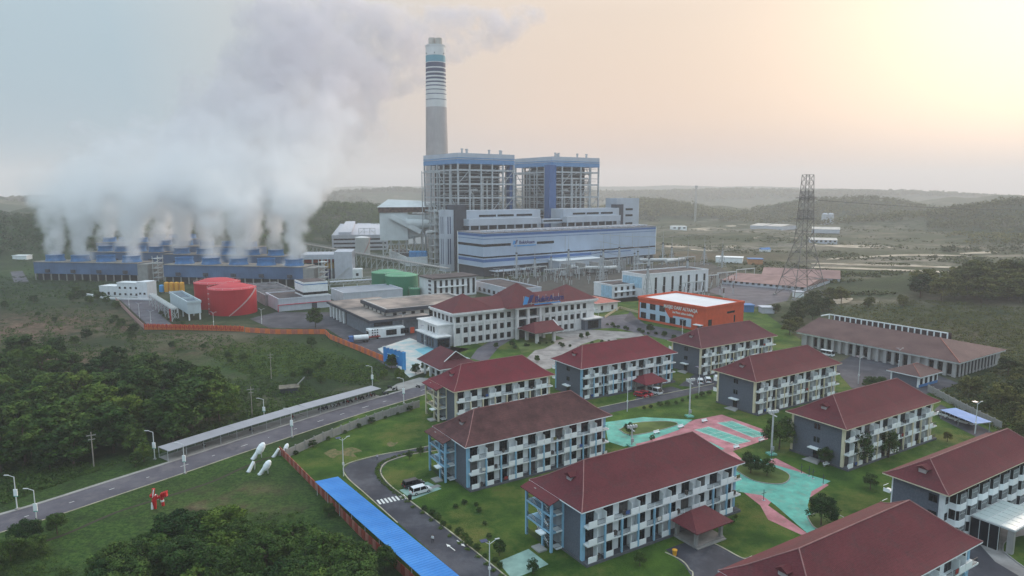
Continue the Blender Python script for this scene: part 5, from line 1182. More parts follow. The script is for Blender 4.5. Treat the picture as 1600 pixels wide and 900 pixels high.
# gantry masts with splayed lattice feet
def mast_parts(h):
    t = thing('gantry_mast', 'x', 'mast', (0, 0, 0), TF.a, 'steel masts of the switchyard')
    part('pole', MB().box(-.45, .45, -.45, .45, h*.0, h*.62).tube((0, 0, h*.62), (0, 0, h), .22, 5, .06), M_steel, t)
    for sx in (-1, 1):
        for sy in (-1, 1): part('leg', MB().tube((sx*3.0, sy*2.2, 0), (sx*.4, sy*.3, h*.55), .17, 4), M_steel, t)
    b = MB()
    for k in range(5):
        z = h*.09*(k+.4); f = 1-z/(h*.55); x, y = 3.0*f+.4*(1-f), 2.2*f+.3*(1-f); b.box(-x, x, -y-.06, -y+.06, z, z+.14).box(-x, x, y-.06, y+.06, z, z+.14).box(-x-.06, -x+.06, -y, y, z, z+.14).box(x-.06, x+.06, -y, y, z, z+.14)
        z2 = h*.09*(k+1.4); f2 = 1-z2/(h*.55); x2, y2 = 3.0*f2+.4*(1-f2), 2.2*f2+.3*(1-f2); b.tube((-x, -y, z), (x2, -y2, z2), .08, 3).tube((x, y, z), (-x2, y2, z2), .08, 3)
    part('lattice', b, M_steel, t); part('collar', MB().box(-.6, .6, -.6, .6, h*.6, h*.63), M_dark, t); return t
m0 = mast_parts(1.0); 
MP = [(807,436,370,'leftmost switchyard mast, before the logo'),(835.5,432,387,'short mast right of the logo'),(861,428,385,'short mast below the right half of the logo strip'),(888,431,365,'tall mast at the middle of the turbine hall'),(938,438,376,'pair mast with wide feet, left one'),(942,437,363,'pair mast with wide feet, right one'),(967,426,362,'tall mast near the right third of the hall'),(991,424,378,'short mast near the right end of the hall'),(996,424,373,'thin mast by the right end of the hall'),(1013,446,376,'mast rising before the white control building, left one'),(1035,414,358,'mast just right of the turbine hall'),(1049,412,370,'second mast right of the turbine hall'),(1073,452,377,'mast standing before the long white control building'),(1100,414,370,'mast behind the right end of the control building'),(1128,418,374,'rightmost steel mast of the switchyard'),(1011,470,384,'slim mast beside the small white annex')]
MTOP = []
for k, (px, gy, ty, lab) in enumerate(MP):
    x, y = at(px, gy); h = Frame((x, y), 0).zfor(ty)
    t = mast_parts(h); t.location = (x, y, 0); t['label'] = lab; MTOP.append(Vector((x, y, h*.6)))
for o in [m0]+list(m0.children): bpy.data.objects.remove(o)
def wire(label, pts, r=.07, sag=1.5, cat='power line', name='power_line', m=None, group='power lines'):
    t = thing(name, label, cat, (0, 0, 0), 0, group); mb = MB()
    for a, b in zip(pts, pts[1:]):
        a = Vector(a); b = Vector(b); n = 8; prev = a
        for i in range(1, n+1):
            f = i/n; p = a.lerp(b, f)-Vector((0, 0, sag*4*f*(1-f))); mb.tube(prev, p, r, 3, caps=False); prev = p
    part('cable', mb, m or M_dark, t); return t
def order(ix): return [MTOP[i] for i in ix]
wire('sagging line from mast to mast in front of the hall logo', order((0, 3, 6)), .1, 3); wire('sagging line between the short masts before the hall', order((1, 2, 5, 7)), .1, 2); wire('line from the hall end to the masts on its right', order((6, 10, 11, 13, 14)), .1, 2.5); wire('line over the white control building', order((4, 9, 12, 14)), .1, 2.5)
# insulator posts of the switchyard
ip0 = thing('insulator_post', 'thin grey insulator post on a steel stand in the switchyard', 'insulator', (0, 0, 0), 0, 'insulator posts of the switchyard')
part('stand', MB().tube((0, 0, 0), (0, 0, 3.4), .22, 5), M_steelw, ip0); part('insulator', MB().tube((0, 0, 3.4), (0, 0, 6.6), .26, 6, .16), mat('brown_porcelain', S(96, 70, 66), .4), ip0); part('cross_arm', MB().box(-1.4, 1.4, -.12, .12, 6.6, 6.8), M_steel, ip0)
rs = random.Random(5); first = True
for k in range(126):
    if k < 66: px, py = rs.uniform(770, 925), rs.uniform(424, 446)
    else: px, py = rs.uniform(1010, 1150), rs.uniform(440, 470)
    x, y = at(px, py)
    if first: ip0.location = (x, y, 0); first = False
    else:
        q = dup(ip0, (x, y, 0), rs.choice((.2, .7, 2.1))); 
for i, (px, py) in enumerate(((905, 437), (1040, 455), (1090, 452), (985, 452), (820, 436), (850, 440), (880, 428), (935, 424), (1015, 462), (1065, 464), (1120, 446), (1150, 440), (990, 430), (1060, 418))):
    x, y = at(px, py); t = thing('bus_gantry', ('low steel bus gantry before the hall', 'steel bus gantry before the middle of the long white control building', 'steel bus gantry before the right end of the white control building', 'steel bus gantry beside the small white annex')[i] if i < 4 else 'steel bus gantry of the crowded switchyard', 'gantry', (x, y, 0), math.radians(32), 'bus gantries')
    for xx in (0, 10, 20): part('post', MB().tube((xx, 0, 0), (xx, 0, 9), .25, 5), M_steelw, t)
    part('beam', MB().box(0, 20, -.3, .3, 8.4, 9), M_steelw, t)
    for xx in (3, 5, 7, 13, 15, 17): part('insulator', MB().tube((xx, 0, 8.4), (xx, 0, 6.4), .16, 5), M_dark, t)
# the big lattice pylon
def pylon():
    x, y = 181, 423; t = thing('lattice_pylon', 'tall four legged lattice pylon on the open ground right of the mosque', 'pylon', (x, y, 0), math.radians(8))
    Hh = 75.5; rust = mat('pylon_steel', S(124, 118, 116), .8, .15, .3)
    def hw(z):
        if z < 34: return 11.2+(4.0-11.2)*z/34
        return 4.0+(2.4-4.0)*(z-34)/(Hh-34)
    lv = [0, 12, 23, 33, 41, 48, 54, 60, 65.5, 70.5, Hh]
    for sx, sy in ((-1,-1),(1,-1),(1,1),(-1,1)):
        lg = MB()
        for a, b in zip(lv, lv[1:]): lg.tube((sx*hw(a), sy*hw(a), a), (sx*hw(b), sy*hw(b), b), .28 if a < 40 else .22, 4)
        part('leg', lg, rust, t)
    cs = [(-1,-1),(1,-1),(1,1),(-1,1)]
    for k, (a, b) in enumerate(zip(lv, lv[1:])):
        for i in range(4):
            p, q = cs[i], cs[(i+1)%4]; br = MB()
            A = Vector((p[0]*hw(a), p[1]*hw(a), a)); B = Vector((q[0]*hw(a), q[1]*hw(a), a)); C = Vector((p[0]*hw(b), p[1]*hw(b), b)); D_ = Vector((q[0]*hw(b), q[1]*hw(b), b))
            r = .15 if k < 4 else .11
            br.tube(A, D_, r, 4).tube(B, C, r, 4).tube(C, D_, r, 4)
            if k < 3:
                m1 = (A+D_)/2; br.tube((A+C)/2, m1, .12, 3).tube((B+D_)/2, m1, .12, 3)
            part('cross_brace', br, rust, t)
            if k in (5, 7):   # denser lattice panels
                d = MB()
                for j in range(5): f = j/5; g = (j+1)/5; d.tube(A.lerp(C, f), B.lerp(D_, g), .1, 3).tube(B.lerp(D_, f), A.lerp(C, g), .1, 3)
                part('dense_lattice', d, rust, t)
    for z, w in ((61.2, 6.2), (48.5, 6.6)): part('cross_arm', MB().box(-w, w, -.3, .3, z, z+.5).box(-w, -w+.3, -2, 2, z, z+.4), rust, t)
    for i in range(4): part('footing', MB().box(-1, 1, -1, 1, 0, .8), M_conc, t, (cs[i][0]*11.2, cs[i][1]*11.2, 0))
pylon()
for i, (z, dx) in enumerate(((60, -7), (48, -7), (33, -6), (60, 7))):
    a = (181+dx, 423, z); b = (70, 560, z*.4+12) if dx < 0 else (900, 900, 62); wire(('upper line leaving the tall pylon to the left', 'middle line leaving the tall pylon to the left', 'lower line leaving the tall pylon to the left', 'long line from the tall pylon to the right hills')[i], [a, b], .14, 6 if dx < 0 else 12, m=mat('insulator_string', S(170, 166, 160), .6) if dx < 0 else None)
def thin_mast(px, gy, ty, label):
    x, y = at(px, gy); h = Frame((x, y), 0).zfor(ty); t = thing('radio_mast', label, 'mast', (x, y, 0))
    b = MB(); w = 1.5
    for sx in (-w, w):
        for sy in (-w, w): b.tube((sx, sy, 0), (sx, sy, h), .3, 4)
    part('post', b, M_steel, t); c = MB(); n = 14
    for k in range(n):
        for s in (-w, w): c.tube((-w, s, h*k/n), (w, s, h*(k+1)/n), .2, 3)
    part('brace', c, M_steel, t); part('antenna', MB().box(-3, 3, -.5, .5, h-4, h), M_steel, t)
thin_mast(1086, 346, 290, 'distant radio mast on the hazy plain behind the switchyard')
# far buildings on the plain, right
FARB = [((1003+125*0+0, 0), None)]
def far(label, px0, px1, gy, ty, dep=14, roofm=None, wall=None, cat='building', name='low_building', win=0, rise=0, slant=0, roof_over=.4):
    a = at(px0, gy); b = at(px1, gy+slant); L = math.hypot(b[0]-a[0], b[1]-a[1]); ang = math.atan2(b[1]-a[1], b[0]-a[0]); F = Frame(a, 0); H = F.zfor(ty)
    z0 = float(hgt(*a)); H = max(H, z0+3)
    t = thing(name, label, cat, (a[0], a[1], 0), ang)
    part('wall', MB().box(0, L, 0, dep, -1 if z0 < .5 else z0-4, H-rise), wall or M_palewall, t)
    if rise:
        o = roof_over; part('roof', MB().add([(-o,-o,H-rise),(L+o,-o,H-rise),(L+o,dep+o,H-rise),(-o,dep+o,H-rise),(-o,dep/2,H),(L+o,dep/2,H)], [(0,1,5,4),(2,3,4,5),(0,4,3),(1,2,5),(0,3,2,1)]), roofm or M_palewall, t)
    else: part('roof', MB().box(-.4, L+.4, -.4, dep+.4, H, H+.5), roofm or M_palewall, t)
    for i in range(win): window(t, L*(i+.5)/win, -.03, z0+1.2, L/win*.5, (H-rise-z0)*.5, 0, 2, 1)
    return t
fr_ = mat('faded_pink_roof', S(150, 120, 116), .9, .12, .1, rgb2=S(128, 102, 100)); pr_ = mat('pale_sheet_roof', S(196, 190, 184), .8, .1, .1)
far('long warehouse with faded pink roof and many small windows, nearest on the plain', 1128, 1258, 443, 431, 52, fr_, M_palewall, 'warehouse', 'warehouse', 14, 3.0, 12)
far('wide pinkish warehouse roof behind the foot of the tall pylon', 1190, 1312, 437, 422, 44, fr_, M_palewall, 'warehouse', 'warehouse', 8, 4.0, 6)
far('long white shed on the plain right of the masts', 1118, 1160, 410, 402, 12, M_panel, M_panel, 'shed', 'shed', 0, 0, 1.5)
far('small shed with blue roof and orange stacks on the plain', 1169, 1192, 413, 405, 10, M_azure, mat('orange_stack', S(184, 130, 90), .8), 'shed', 'shed', 0, 0, .5)
far('white flat building far left on the hazy plain', 1050, 1073, 361, 354, 16, M_panel, M_panel, 'building', 'low_building', 3)
far('wide pale roofed factory left of the pylon on the far plain', 1172, 1222, 357, 349.5, 60, pr_, M_palewall, 'factory', 'factory', 0, 3, 2)
far('pale roofed works just right of the pylon, under the twin silos', 1268, 1312, 363, 355, 40, pr_, M_palewall, 'factory', 'factory', 0, 3, 1)
far('low long pale hall behind the pylon, with small windows', 1265, 1308, 381, 372, 30, pr_, M_palewall, 'factory', 'factory', 6, 2, 1)
far('tiny white house on the plain between masts and pylon', 1190, 1204, 393, 387, 8, M_azure, M_panel, 'house', 'hut', 0, 2)
far('small pale pump hut at the foot of the pylon', 1243, 1256, 465, 457, 5, M_palewall, M_panel, 'hut', 'hut')
far('tiny grey roofed hut beside the trees right of the mosque', 1191, 1210, 490, 483, 6, M_palewall, M_palewall, 'hut', 'hut')
far('long low shed by the road far behind the left cooling cells', 20, 42, 408, 405, 8, M_panel, M_panel, 'shed', 'shed')
far('small white hut with a lamp far left before the wooded hill', 47, 54, 380, 376, 6, M_panel, M_panel, 'hut', 'hut')
far('blue crate like container beside the orange mosque', 1164, 1178, 488, 478, 6, M_azure, M_azure, 'container', 'container')
for i, px in enumerate((1288, 1297)):
    x, y = at(px, 352); F = Frame((x, y), 0); H = F.zfor(335); t = thing('silo', ('left', 'right')[i]+' one of the twin pale silos on the far plain', 'silo', (x, y, 0), 0, 'twin pale silos'); part('shell', MB().lathe([(6, 0), (6, H), (3, H+2.5)], 20), M_palewall, t); part('rim', MB().lathe([(6.3, H-1), (6.3, H)], 20), M_conc, t)
for i, pts in enumerate(([(1038,386),(1070,385),(1068,388),(1040,388)], [(1078,389),(1112,391),(1108,393),(1082,391)], [(1135,385),(1150,384),(1149,387),(1136,387)], [(1280,470),(1330,466),(1322,474),(1285,476)], [(1260,384),(1330,383),(1400,388),(1330,388)], [(1270,417),(1330,418.5),(1480,425),(1478,427),(1330,421),(1272,419)], [(1275,411),(1400,415),(1500,420),(1500,421.5),(1390,417),(1275,413)], [(1300,404),(1420,398),(1500,402),(1500,404),(1420,401),(1300,406)], [(1180,372),(1240,370),(1240,372),(1182,374)], [(1500,396),(1560,394),(1558,397),(1505,398)], [(1130,352),(1165,350),(1160,353)], [(1075,358),(1110,357),(1135,360),(1090,361)])):
    mb = MB().sheet([tuple(p)[:2] for p in smooth([Vector(at(*p)) for p in pts+[pts[0]]], 5)][:-1], .0)
    z = max(float(hgt(v[0], v[1])) for v in mb.v)+.05; mb.v = [(v[0], v[1], float(hgt(v[0], v[1]))+.25) for v in mb.v]; setting('bare_ground', mb, mat('pale_earth', S(176, 164, 148), .95, .2, .05, rgb2=S(120, 110, 92)))
# ================================================================ fences, walls, shelters
def panel_wall(name, label, pts, h, step, panel_m, post_m=None, alt=None, thick=.16, gap=.1, cap=None, jitter=0):
    t = thing(name, label, 'wall' if 'wall' in name else 'fence'); rj = random.Random(3); k = 0
    for a, b in zip(pts, pts[1:]):
        a = Vector(a); b = Vector(b); L = (b-a).length; n = max(1, round(L/step)); d = (b-a)/L; w = L/n; ang = math.atan2(d.y, d.x)
        for i in range(n):
            p = a+d*(i*w); z = float(hgt(p.x, p.y)); m = panel_m if not alt or k % 2 else alt; k += 1
            me = shared(('pw', name, round(w, 1), h, m.name), 'panel', lambda: MB().box(.07, round(w, 1)-gap, -thick/2, thick/2, 0, h), m)
            part('panel', me, m, t, (p.x, p.y, z-.1+rj.uniform(-jitter, jitter)), ang)
            if post_m: part('post', shared(('pp', name, h, post_m.name), 'post', lambda: MB().box(-.14, .14, -.16, .16, -.2, h+.18), post_m), post_m, t, (p.x, p.y, z), ang)
    return t
M_pinkw = mat('pinkish_panel', S(168, 110, 98), .85, .15, .3, streak=.3); M_redw = mat('reddish_panel', S(150, 70, 58), .85, .15, .3, streak=.2); M_or = mat('orange_panel', S(216, 116, 66), .8, .1, .3)
panel_wall('fence', 'pink and brown panel fence running along the blue canopy to the bottom edge', [at(437,708), at(500,772), at(560,835), at(640,908), at(760,1030)], 1.9, 1.5, M_pinkw, None, M_redw)
panel_wall('boundary_wall', 'grey concrete panel wall with posts between the road and the hostel lawn', [at(447,716), at(505,689), at(560,667), at(610,650), at(656,636)], 2.3, 3.2, M_conc, M_conc, jitter=.08)
panel_wall('fence', 'orange patterned fence in front of the red tanks', [at(226,513), at(382,518)], 2.6, 2.4, M_or, mat('red_post', S(190, 60, 44), .8), M_or)
# red arches on the patterned fence
ft = thing('fence_ornament', 'row of red arch ornaments on the orange fence before the red tanks', 'ornament'); a = Vector(at(226, 513)); b = Vector(at(382, 518)); d = (b-a).normalized(); Lf = (b-a).length
n = 26
for i in range(n):
    p = a+d*Lf*(i+.5)/n; q = part('arch', shared('arch', 'arch', lambda: MB().tube((-.7,0,2.5),(-.45,0,.9),.16,4).tube((-.45,0,.9),(.45,0,.9),.16,4).tube((.45,0,.9),(.7,0,2.5),.16,4), MATS['red_post']), MATS['red_post'], ft, (p.x+d.y*.25, p.y-d.x*.25-.15, 0), math.atan2(d.y, d.x))
panel_wall('fence', 'pale pink fence climbing from the small white houses to the orange fence', [at(181,470), at(204,492), at(226,512)], 2.2, 2.4, mat('pale_pink_panel', S(178, 142, 138), .85, .1, .3, streak=.2))
panel_wall('fence', 'long pink panel fence from the red tanks past the tree to the tanker yard', [at(383,519), at(430,522), at(508,522), at(516,530), at(560,548), at(602,566)], 2.4, 2.6, mat('salmon_panel', S(190, 110, 92), .85, .15, .3, streak=.2), None, M_or)
panel_wall('boundary_wall', 'grey concrete wall behind the light blue carport at the right', [at(1450,612), at(1490,634), at(1530,655), at(1565,672)], 2.4, 3.0, M_conc, M_conc)
panel_wall('fence', 'pale picket fence between the office lawn and the mosque', [at(945,497), at(968,482), at(1000,490)], 1.4, 2.0, mat('beige_picket', S(190, 180, 150), .8), None)
def lean_canopy(name, label, a, b, w, zt, m, posts, pm, tilt=.35, cat='canopy', n=None, drop=0):
    A = Vector(a); B = Vector(b); d = (B-A).normalized(); ang = math.atan2(d.y, d.x); L = (B-A).length
    t = thing(name, label, cat, (A.x, A.y, 0), ang)
    n = n or max(1, int(L/6)); s = L/n
    for i in range(n): part('roof_sheet', shared((name, 'sheet', round(s, 2)), 'roof_sheet', lambda: MB().add([(0,0,zt),(round(s,2)-.02,0,zt),(round(s,2)-.02,w,zt+tilt),(0,w,zt+tilt),(0,0,zt-.09),(round(s,2)-.02,0,zt-.09),(round(s,2)-.02,w,zt+tilt-.09),(0,w,zt+tilt-.09)], [(0,1,2,3),(7,6,5,4),(0,4,5,1),(1,5,6,2),(2,6,7,3),(3,7,4,0)]).add([q for k in range(int(s/.75)) for q in ((k*.75+.1,0,zt+.02),(k*.75+.17,0,zt+.07),(k*.75+.24,0,zt+.02),(k*.75+.1,w,zt+tilt+.02),(k*.75+.17,w,zt+tilt+.07),(k*.75+.24,w,zt+tilt+.02))], [f for k in range(int(s/.75)) for f in ((k*6,k*6+1,k*6+4,k*6+3),(k*6+1,k*6+2,k*6+5,k*6+4))]), m), m, t, (i*s, 0, 0))
    for i in range(n+1):
        x = min(i*s, L-.15)
        for y in posts: part('post', shared((name, 'post', y), 'post', lambda: MB().tube((.1, y, 0), (.1, y, zt-.09+tilt*y/w), .08, 5), pm), pm, t, (x, 0, 0))
        part('rafter', shared((name, 'raf'), 'rafter', lambda: MB().add([(.03,0,zt-.25),(.16,0,zt-.25),(.16,w,zt+tilt-.25),(.03,w,zt+tilt-.25),(.03,0,zt-.1),(.16,0,zt-.1),(.16,w,zt+tilt-.1),(.03,w,zt+tilt-.1)], [(0,3,2,1),(4,5,6,7),(0,1,5,4),(1,2,6,5),(2,3,7,6),(3,0,4,7)]), pm), pm, t, (x, 0, 0))
    return t, L
# blue canopy: near long edge (520,745)->(722,905)
M_bc = mat('blue_canopy_sheet', S(60, 134, 208), .6, .05, .15, rgb2=S(54, 124, 196), wear=.3, wcol=S(84, 136, 186), wscale=.3)
a = at(724, 905, 3.0); b = at(528, 744.5, 3.0); 
ext = Vector(a)-Vector(b); a2 = tuple(Vector(a)+ext*.55)
cb, Lc = lean_canopy('blue_canopy', 'long bright blue canopy between the panel fence and the asphalt road', a2, b, 5.2, 3.0, M_bc, (.4, 4.8), M_steel, .25)
# the grey motorcycle shelter along the road: split in three straight runs
SH = [at(262, 705, 2.6), at(370, 671, 2.6), at(480, 638, 2.6), at(594, 607, 2.6)]
M_sh = mat('grey_sheet_roof', S(150, 152, 160), .6, .05, .2)
st_ = thing('bike_shelter', 'very long grey roofed motorcycle shelter beside the public road', 'shelter', (0, 0, 0))
SHP = []
for a, b in zip(SH, SH[1:]):
    A = Vector(a); B = Vector(b); d = (B-A).normalized(); ang = math.atan2(d.y, d.x); L = (B-A).length; n = round(L/4.2); s = L/n; nn = Vector((-d.y, d.x))
    for i in range(n):
        p = A+d*s*i; SHP.append((p+d*s*.5+nn*2.1, ang))
        part('roof_sheet', shared(('ss', round(s, 2)), 'roof_sheet', lambda: MB().box(0, round(s, 2), -.5, 4.6, 2.6, 2.72), M_sh), M_sh, st_, (p.x, p.y, 0), ang)
        part('post', shared('sp', 'post', lambda: MB().tube((0, .1, 0), (0, .1, 2.6), .07, 5), M_steelw), M_steelw, st_, (p.x, p.y, 0), ang)
        part('post', shared('sp2', 'post', lambda: MB().tube((0, 4.2, 0), (0, 4.2, 2.6), .07, 5), M_steelw), M_steelw, st_, (p.x, p.y, 0), ang)
        part('rail', shared(('sr', round(s, 1)), 'rail', lambda: rail_mesh(round(s, 1), .8), M_steel), M_steel, st_, (p.x+d.x*s/2-nn.x*-4.3, p.y+d.y*s/2+nn.y*4.3, 0), ang)
sf = MB()
for a, b in zip(SH, SH[1:]):
    A = Vector(a); B = Vector(b); d = (B-A).normalized(); nn = Vector((-d.y, d.x)); sf.add([(*(A-nn*.1), .055), (*(B-nn*.1), .055), (*(B+nn*4.6), .055), (*(A+nn*4.6), .055)], [(0,1,2,3)])
setting('footpath', sf, M_conc)
# pale blue carport at the right
ca = at(1556, 664, 2.7); cb_ = at(1467, 636, 2.7)
lean_canopy('carport', 'pale blue roofed carport in front of the grey wall at the right', at(1469, 640, 2.7), at(1524, 662, 2.7), 5.0, 2.7, mat('pale_blue_sheet', S(128, 156, 204), .6, .04, .3), (.4, 4.6), M_steel, .3)
# signboard
def billboard():
    A = Vector(at(600, 571)); B = Vector(at(631, 580)); d = (B-A).normalized(); L = (B-A).length; F = Frame(A, 0); H = F.zfor(541.5)
    t = thing('signboard', 'big blue signboard on posts standing before the turquoise paving', 'billboard', (A.x, A.y, 0), math.atan2(d.y, d.x))
    m = mat('sign_blue', S(44, 110, 190), .6, .15, .25, rgb2=S(70, 150, 215))
    part('panel', MB().box(0, L, -.2, .2, 1.6, H), m, t); part('side_frame', MB().box(L-.05, L+.7, -.9, .5, .4, H-.1), M_cyan, t)
    for k in range(4): part('post', MB().tube((.5+k*(L-1)/3, .5, 0), (.5+k*(L-1)/3, .5, H-.4), .14, 5), M_azure, t); 
    for k in range(6): part('lamp', MB().box(.6+k*(L-1)/5, 1.1+k*(L-1)/5, -1.1, .3, H+.05, H+.3), M_steelw, t)
    for k, (z, w) in enumerate(((.68, .6), (.56, .5), (.46, .35))): part('printed_line', MB().box(L*.2, L*(.2+w), -.24, -.21, H*z, H*z+.35), mat('pale_print', S(150, 200, 230), .7), t)
billboard()
# ================================================================ vehicles
def car_proto(name, label, cat, body, roofm, L=4.6, Wd=1.8, Hh=1.65, van=False):
    t = thing(name, label, cat)
    h0 = .35; hb = .95 if not van else 1.1
    x = L/2; y = Wd/2
    prof = [(-x, h0), (-x, hb-.1), (-x+.1, hb), (x-.9 if not van else x-.6, hb), (x-.1, hb-.18), (x, hb-.3), (x, h0)]
    mb = MB(); n = len(prof); mb.add([(p[0], -y, p[1]) for p in prof]+[(p[0], y, p[1]) for p in prof], [tuple(range(n))[::-1], tuple(range(n, 2*n))]+[(i, (i+1) % n, n+(i+1) % n, n+i) for i in range(n)][::1])
    part('body', mb, body, t)
    r0, r1 = (-x+.05, x-1.15) if not van else (-x+.02, x-.35); yb = y-.04; yt = y-.2
    part('cabin_glass', MB().add([(r0,-yb,hb),(r1+ (.35),-yb,hb),(r1+.35,yb,hb),(r0,yb,hb),(r0+.25,-yt,Hh-.08),(r1-.35,-yt,Hh-.08),(r1-.35,yt,Hh-.08),(r0+.25,yt,Hh-.08)], [(0,1,5,4),(1,2,6,5),(2,3,7,6),(3,0,4,7)]), M_glass, t)
    part('roof', MB().add([(r0+.22,-yt-.02,Hh-.1),(r1-.34,-yt-.02,Hh-.1),(r1-.34,yt+.02,Hh-.1),(r0+.22,yt+.02,Hh-.1),(r0+.35,-yt+.1,Hh),(r1-.5,-yt+.1,Hh),(r1-.5,yt-.1,Hh),(r0+.35,yt-.1,Hh)], [(0,1,5,4),(1,2,6,5),(2,3,7,6),(3,0,4,7),(4,5,6,7),(3,2,1,0)]), roofm, t)
    for f in (0, .5, .98):
        xx = r0+.15+(r1-r0-.2)*f
        for s in (-1, 1): part('pillar', MB().tube((xx, s*(yb+.01), hb), (xx+(.12 if f < .9 else -.3), s*(yt+.02), Hh-.08), .055, 4), roofm, t)
    for wx in (-x+.85, x-.9):
        for s in (-1, 1):
            w = part('wheel', shared('wheel', 'wheel', lambda: MB().tube((0,-.11,0),(0,.11,0),.34,14), mat('tyre', S(28, 28, 30), .9)), MATS['tyre'], t, (wx, s*(y-.1), .34)); part('rim', shared('rim', 'rim', lambda: MB().tube((0,-.125,0),(0,.125,0),.19,10), M_steel), M_steel, w)
    for s in (-1, 1):
        part('headlight', MB().box(x-.12, x+.02, s*(y-.3)-.2, s*(y-.3)+.2, .62, .78), M_steelw, t); part('tail_light', MB().box(-x-.02, -x+.08, s*(y-.2)-.14, s*(y-.2)+.14, .7, .92), mr, t)
        part('wing_mirror', MB().box(r1+.1, r1+.28, s*(y+.08)-.1, s*(y+.08)+.1, hb, hb+.18), body, t)
    return t
cwhite = mat('white_car_paint', S(226, 228, 232), .35, .02, 1, spec=.5); cblack = mat('black_car_paint', S(42, 44, 52), .3, .04, 1, spec=.5); cred = mat('red_car_paint', S(160, 30, 44), .35, .04, 1, spec=.5)
def place(t, px, py, heading, label=None):
    x, y = at(px, py); t.location = (x, y, .05); t.rotation_euler = (0, 0, math.radians(heading))
    if label: t['label'] = label
HG = 32
place(car_proto('parked_car', 'black estate car parked beside the white one near the blue columned block', 'car', cblack, cblack, 4.8, 1.85, 1.75), 645.5, 760, HG+2)
wc = car_proto('parked_car', 'white family car parked on the pale pad at the bend of the road', 'car', cwhite, cwhite, 4.7, 1.85, 1.75); place(wc, 657.5, 770, HG+2)
for px, py, hd, lb in ((1094, 599, 78, 'left one of two white cars beside the grey end wall of the far block'), (1106, 597, 80, 'right one of two white cars beside the grey end wall of the far block'), (1120, 594, 76, 'white car half hidden by the corner of the red roofed block'), (1476, 651, 122, 'leftmost white car under the pale blue carport'), (1491, 656.5, 120, 'middle white car under the pale blue carport'), (1507, 662, 124, 'rightmost white car under the pale blue carport'), (1286, 708, 20, 'x')):
    if lb == 'x': continue
    c = copy_tree(wc); place(c, px, py, hd, lb)
rc_ = car_proto('parked_car', 'dark red car under the porch of the crimson roofed block', 'car', cred, cred, 4.4, 1.75, 1.5); place(rc_, 1010, 618, -40); c = copy_tree(rc_); place(c, 1001, 620, -38, 'second dark red car, left of the other before the porch')
vn = car_proto('minibus', 'white minibus parked beside the porch with the red cars', 'van', cwhite, cwhite, 5.4, 1.95, 2.3, True); place(vn, 1022, 615, -48)
c = copy_tree(vn); place(c, 1292, 556, -50, 'white minibus in front of the colonnade of the courtyard building')
def tanker():
    x, y = at(560, 535); t = thing('tanker_truck', 'blue cabbed tanker truck with long white tank beside the pink fence', 'truck', (x, y, .02), math.radians(202))
    part('chassis', MB().box(-4.5, 4.2, -1, 1, .7, 1.0), M_dark, t); part('tank', MB().tube((-4.4, 0, 2.1), (1.9, 0, 2.1), 1.15, 16), M_white, t)
    part('cab', MB().add([(2.2,-1.2,.7),(4.4,-1.2,.7),(4.4,1.2,.7),(2.2,1.2,.7),(2.2,-1.15,3.0),(4.0,-1.15,3.0),(4.0,1.15,3.0),(2.2,1.15,3.0)], [(0,1,5,4),(1,2,6,5),(2,3,7,6),(3,0,4,7),(4,5,6,7),(0,3,2,1)]), M_royal, t); part('windscreen', MB().box(4.15, 4.3, -1, 1, 1.8, 2.6), M_glass, t)
    for wx in (-3.6, -2.3, 3.2):
        for s in (-1, 1): part('wheel', shared('twheel', 'wheel', lambda: MB().tube((0,-.15,0),(0,.15,0),.5,14), MATS['tyre']), MATS['tyre'], t, (wx, s*1.0, .5))
tanker()
t = thing('water_trough', 'red flat trailer parked behind the tanker truck', 'trailer', (*at(580, 530), .02), math.radians(32)); part('bed', MB().box(-4, 4, -1.2, 1.2, .9, 1.3), mat('dull_red_bed', S(130, 52, 50), .8), t)
for x in (-2.8, -1.6, 2.6):
    for s in (-1, 1): part('wheel', _sh['twheel'], None, t, (x, s*.95, .5))
# motorcycles
def bike(c):
    t = thing('motorcycle', 'x', 'motorcycle', (0, 0, 0), 0, 'motorcycles parked at the shelter')
    part('body', MB().add([(-.75,-.13,.75),(.15,-.13,.6),(.45,-.1,.95),(-.75,.13,.75),(.15,.13,.6),(.45,.1,.95),(-.5,-.1,.35),(.25,-.1,.35),(-.5,.1,.35),(.25,.1,.35)], [(0,1,2),(5,4,3),(0,2,5,3),(0,6,7,1),(4,9,8,3),(6,8,9,7),(0,3,8,6),(1,7,9,4),(1,4,5,2)]), c, t)
    part('seat', MB().box(-.8, .05, -.14, .14, .76, .86), M_dark, t); part('handlebar', MB().box(.4, .48, -.36, .36, 1.0, 1.06).tube((.62, 0, .3), (.42, 0, 1.03), .05, 4), M_dark, t)
    for x in (-.6, .62): part('wheel', shared('bwheel', 'wheel', lambda: MB().tube((0,-.05,0),(0,.05,0),.29,10), MATS['tyre']), MATS['tyre'], t, (x, 0, .29))
    return t
bks = [bike(cblack), bike(cred), bike(M_navyglass), bike(cwhite)]; rb = random.Random(9); used = set()
def put_bike(k, x, y, rz, label):
    if k in used: c = copy_tree(bks[k])
    else: c = bks[k]; used.add(k)
    c.location = (x, y, .06); c.rotation_euler = (0, 0, rz); c['label'] = label
CL = ('black', 'dark red', 'dark blue', 'white')
nb_ = 0
for i, (p, ang) in enumerate(SHP):
    dens = 3 if i > len(SHP)*.62 else (1 if rb.random() < .35 else 0)
    for j in range(dens):
        k = rb.choice((0, 0, 0, 1, 2, 3)); d = Vector((math.cos(ang), math.sin(ang))); q = p+d*(j-1)*1.2
        put_bike(k, q.x, q.y, ang+math.pi/2+rb.uniform(-.1, .1), CL[k]+' motorcycle parked under the grey shelter')
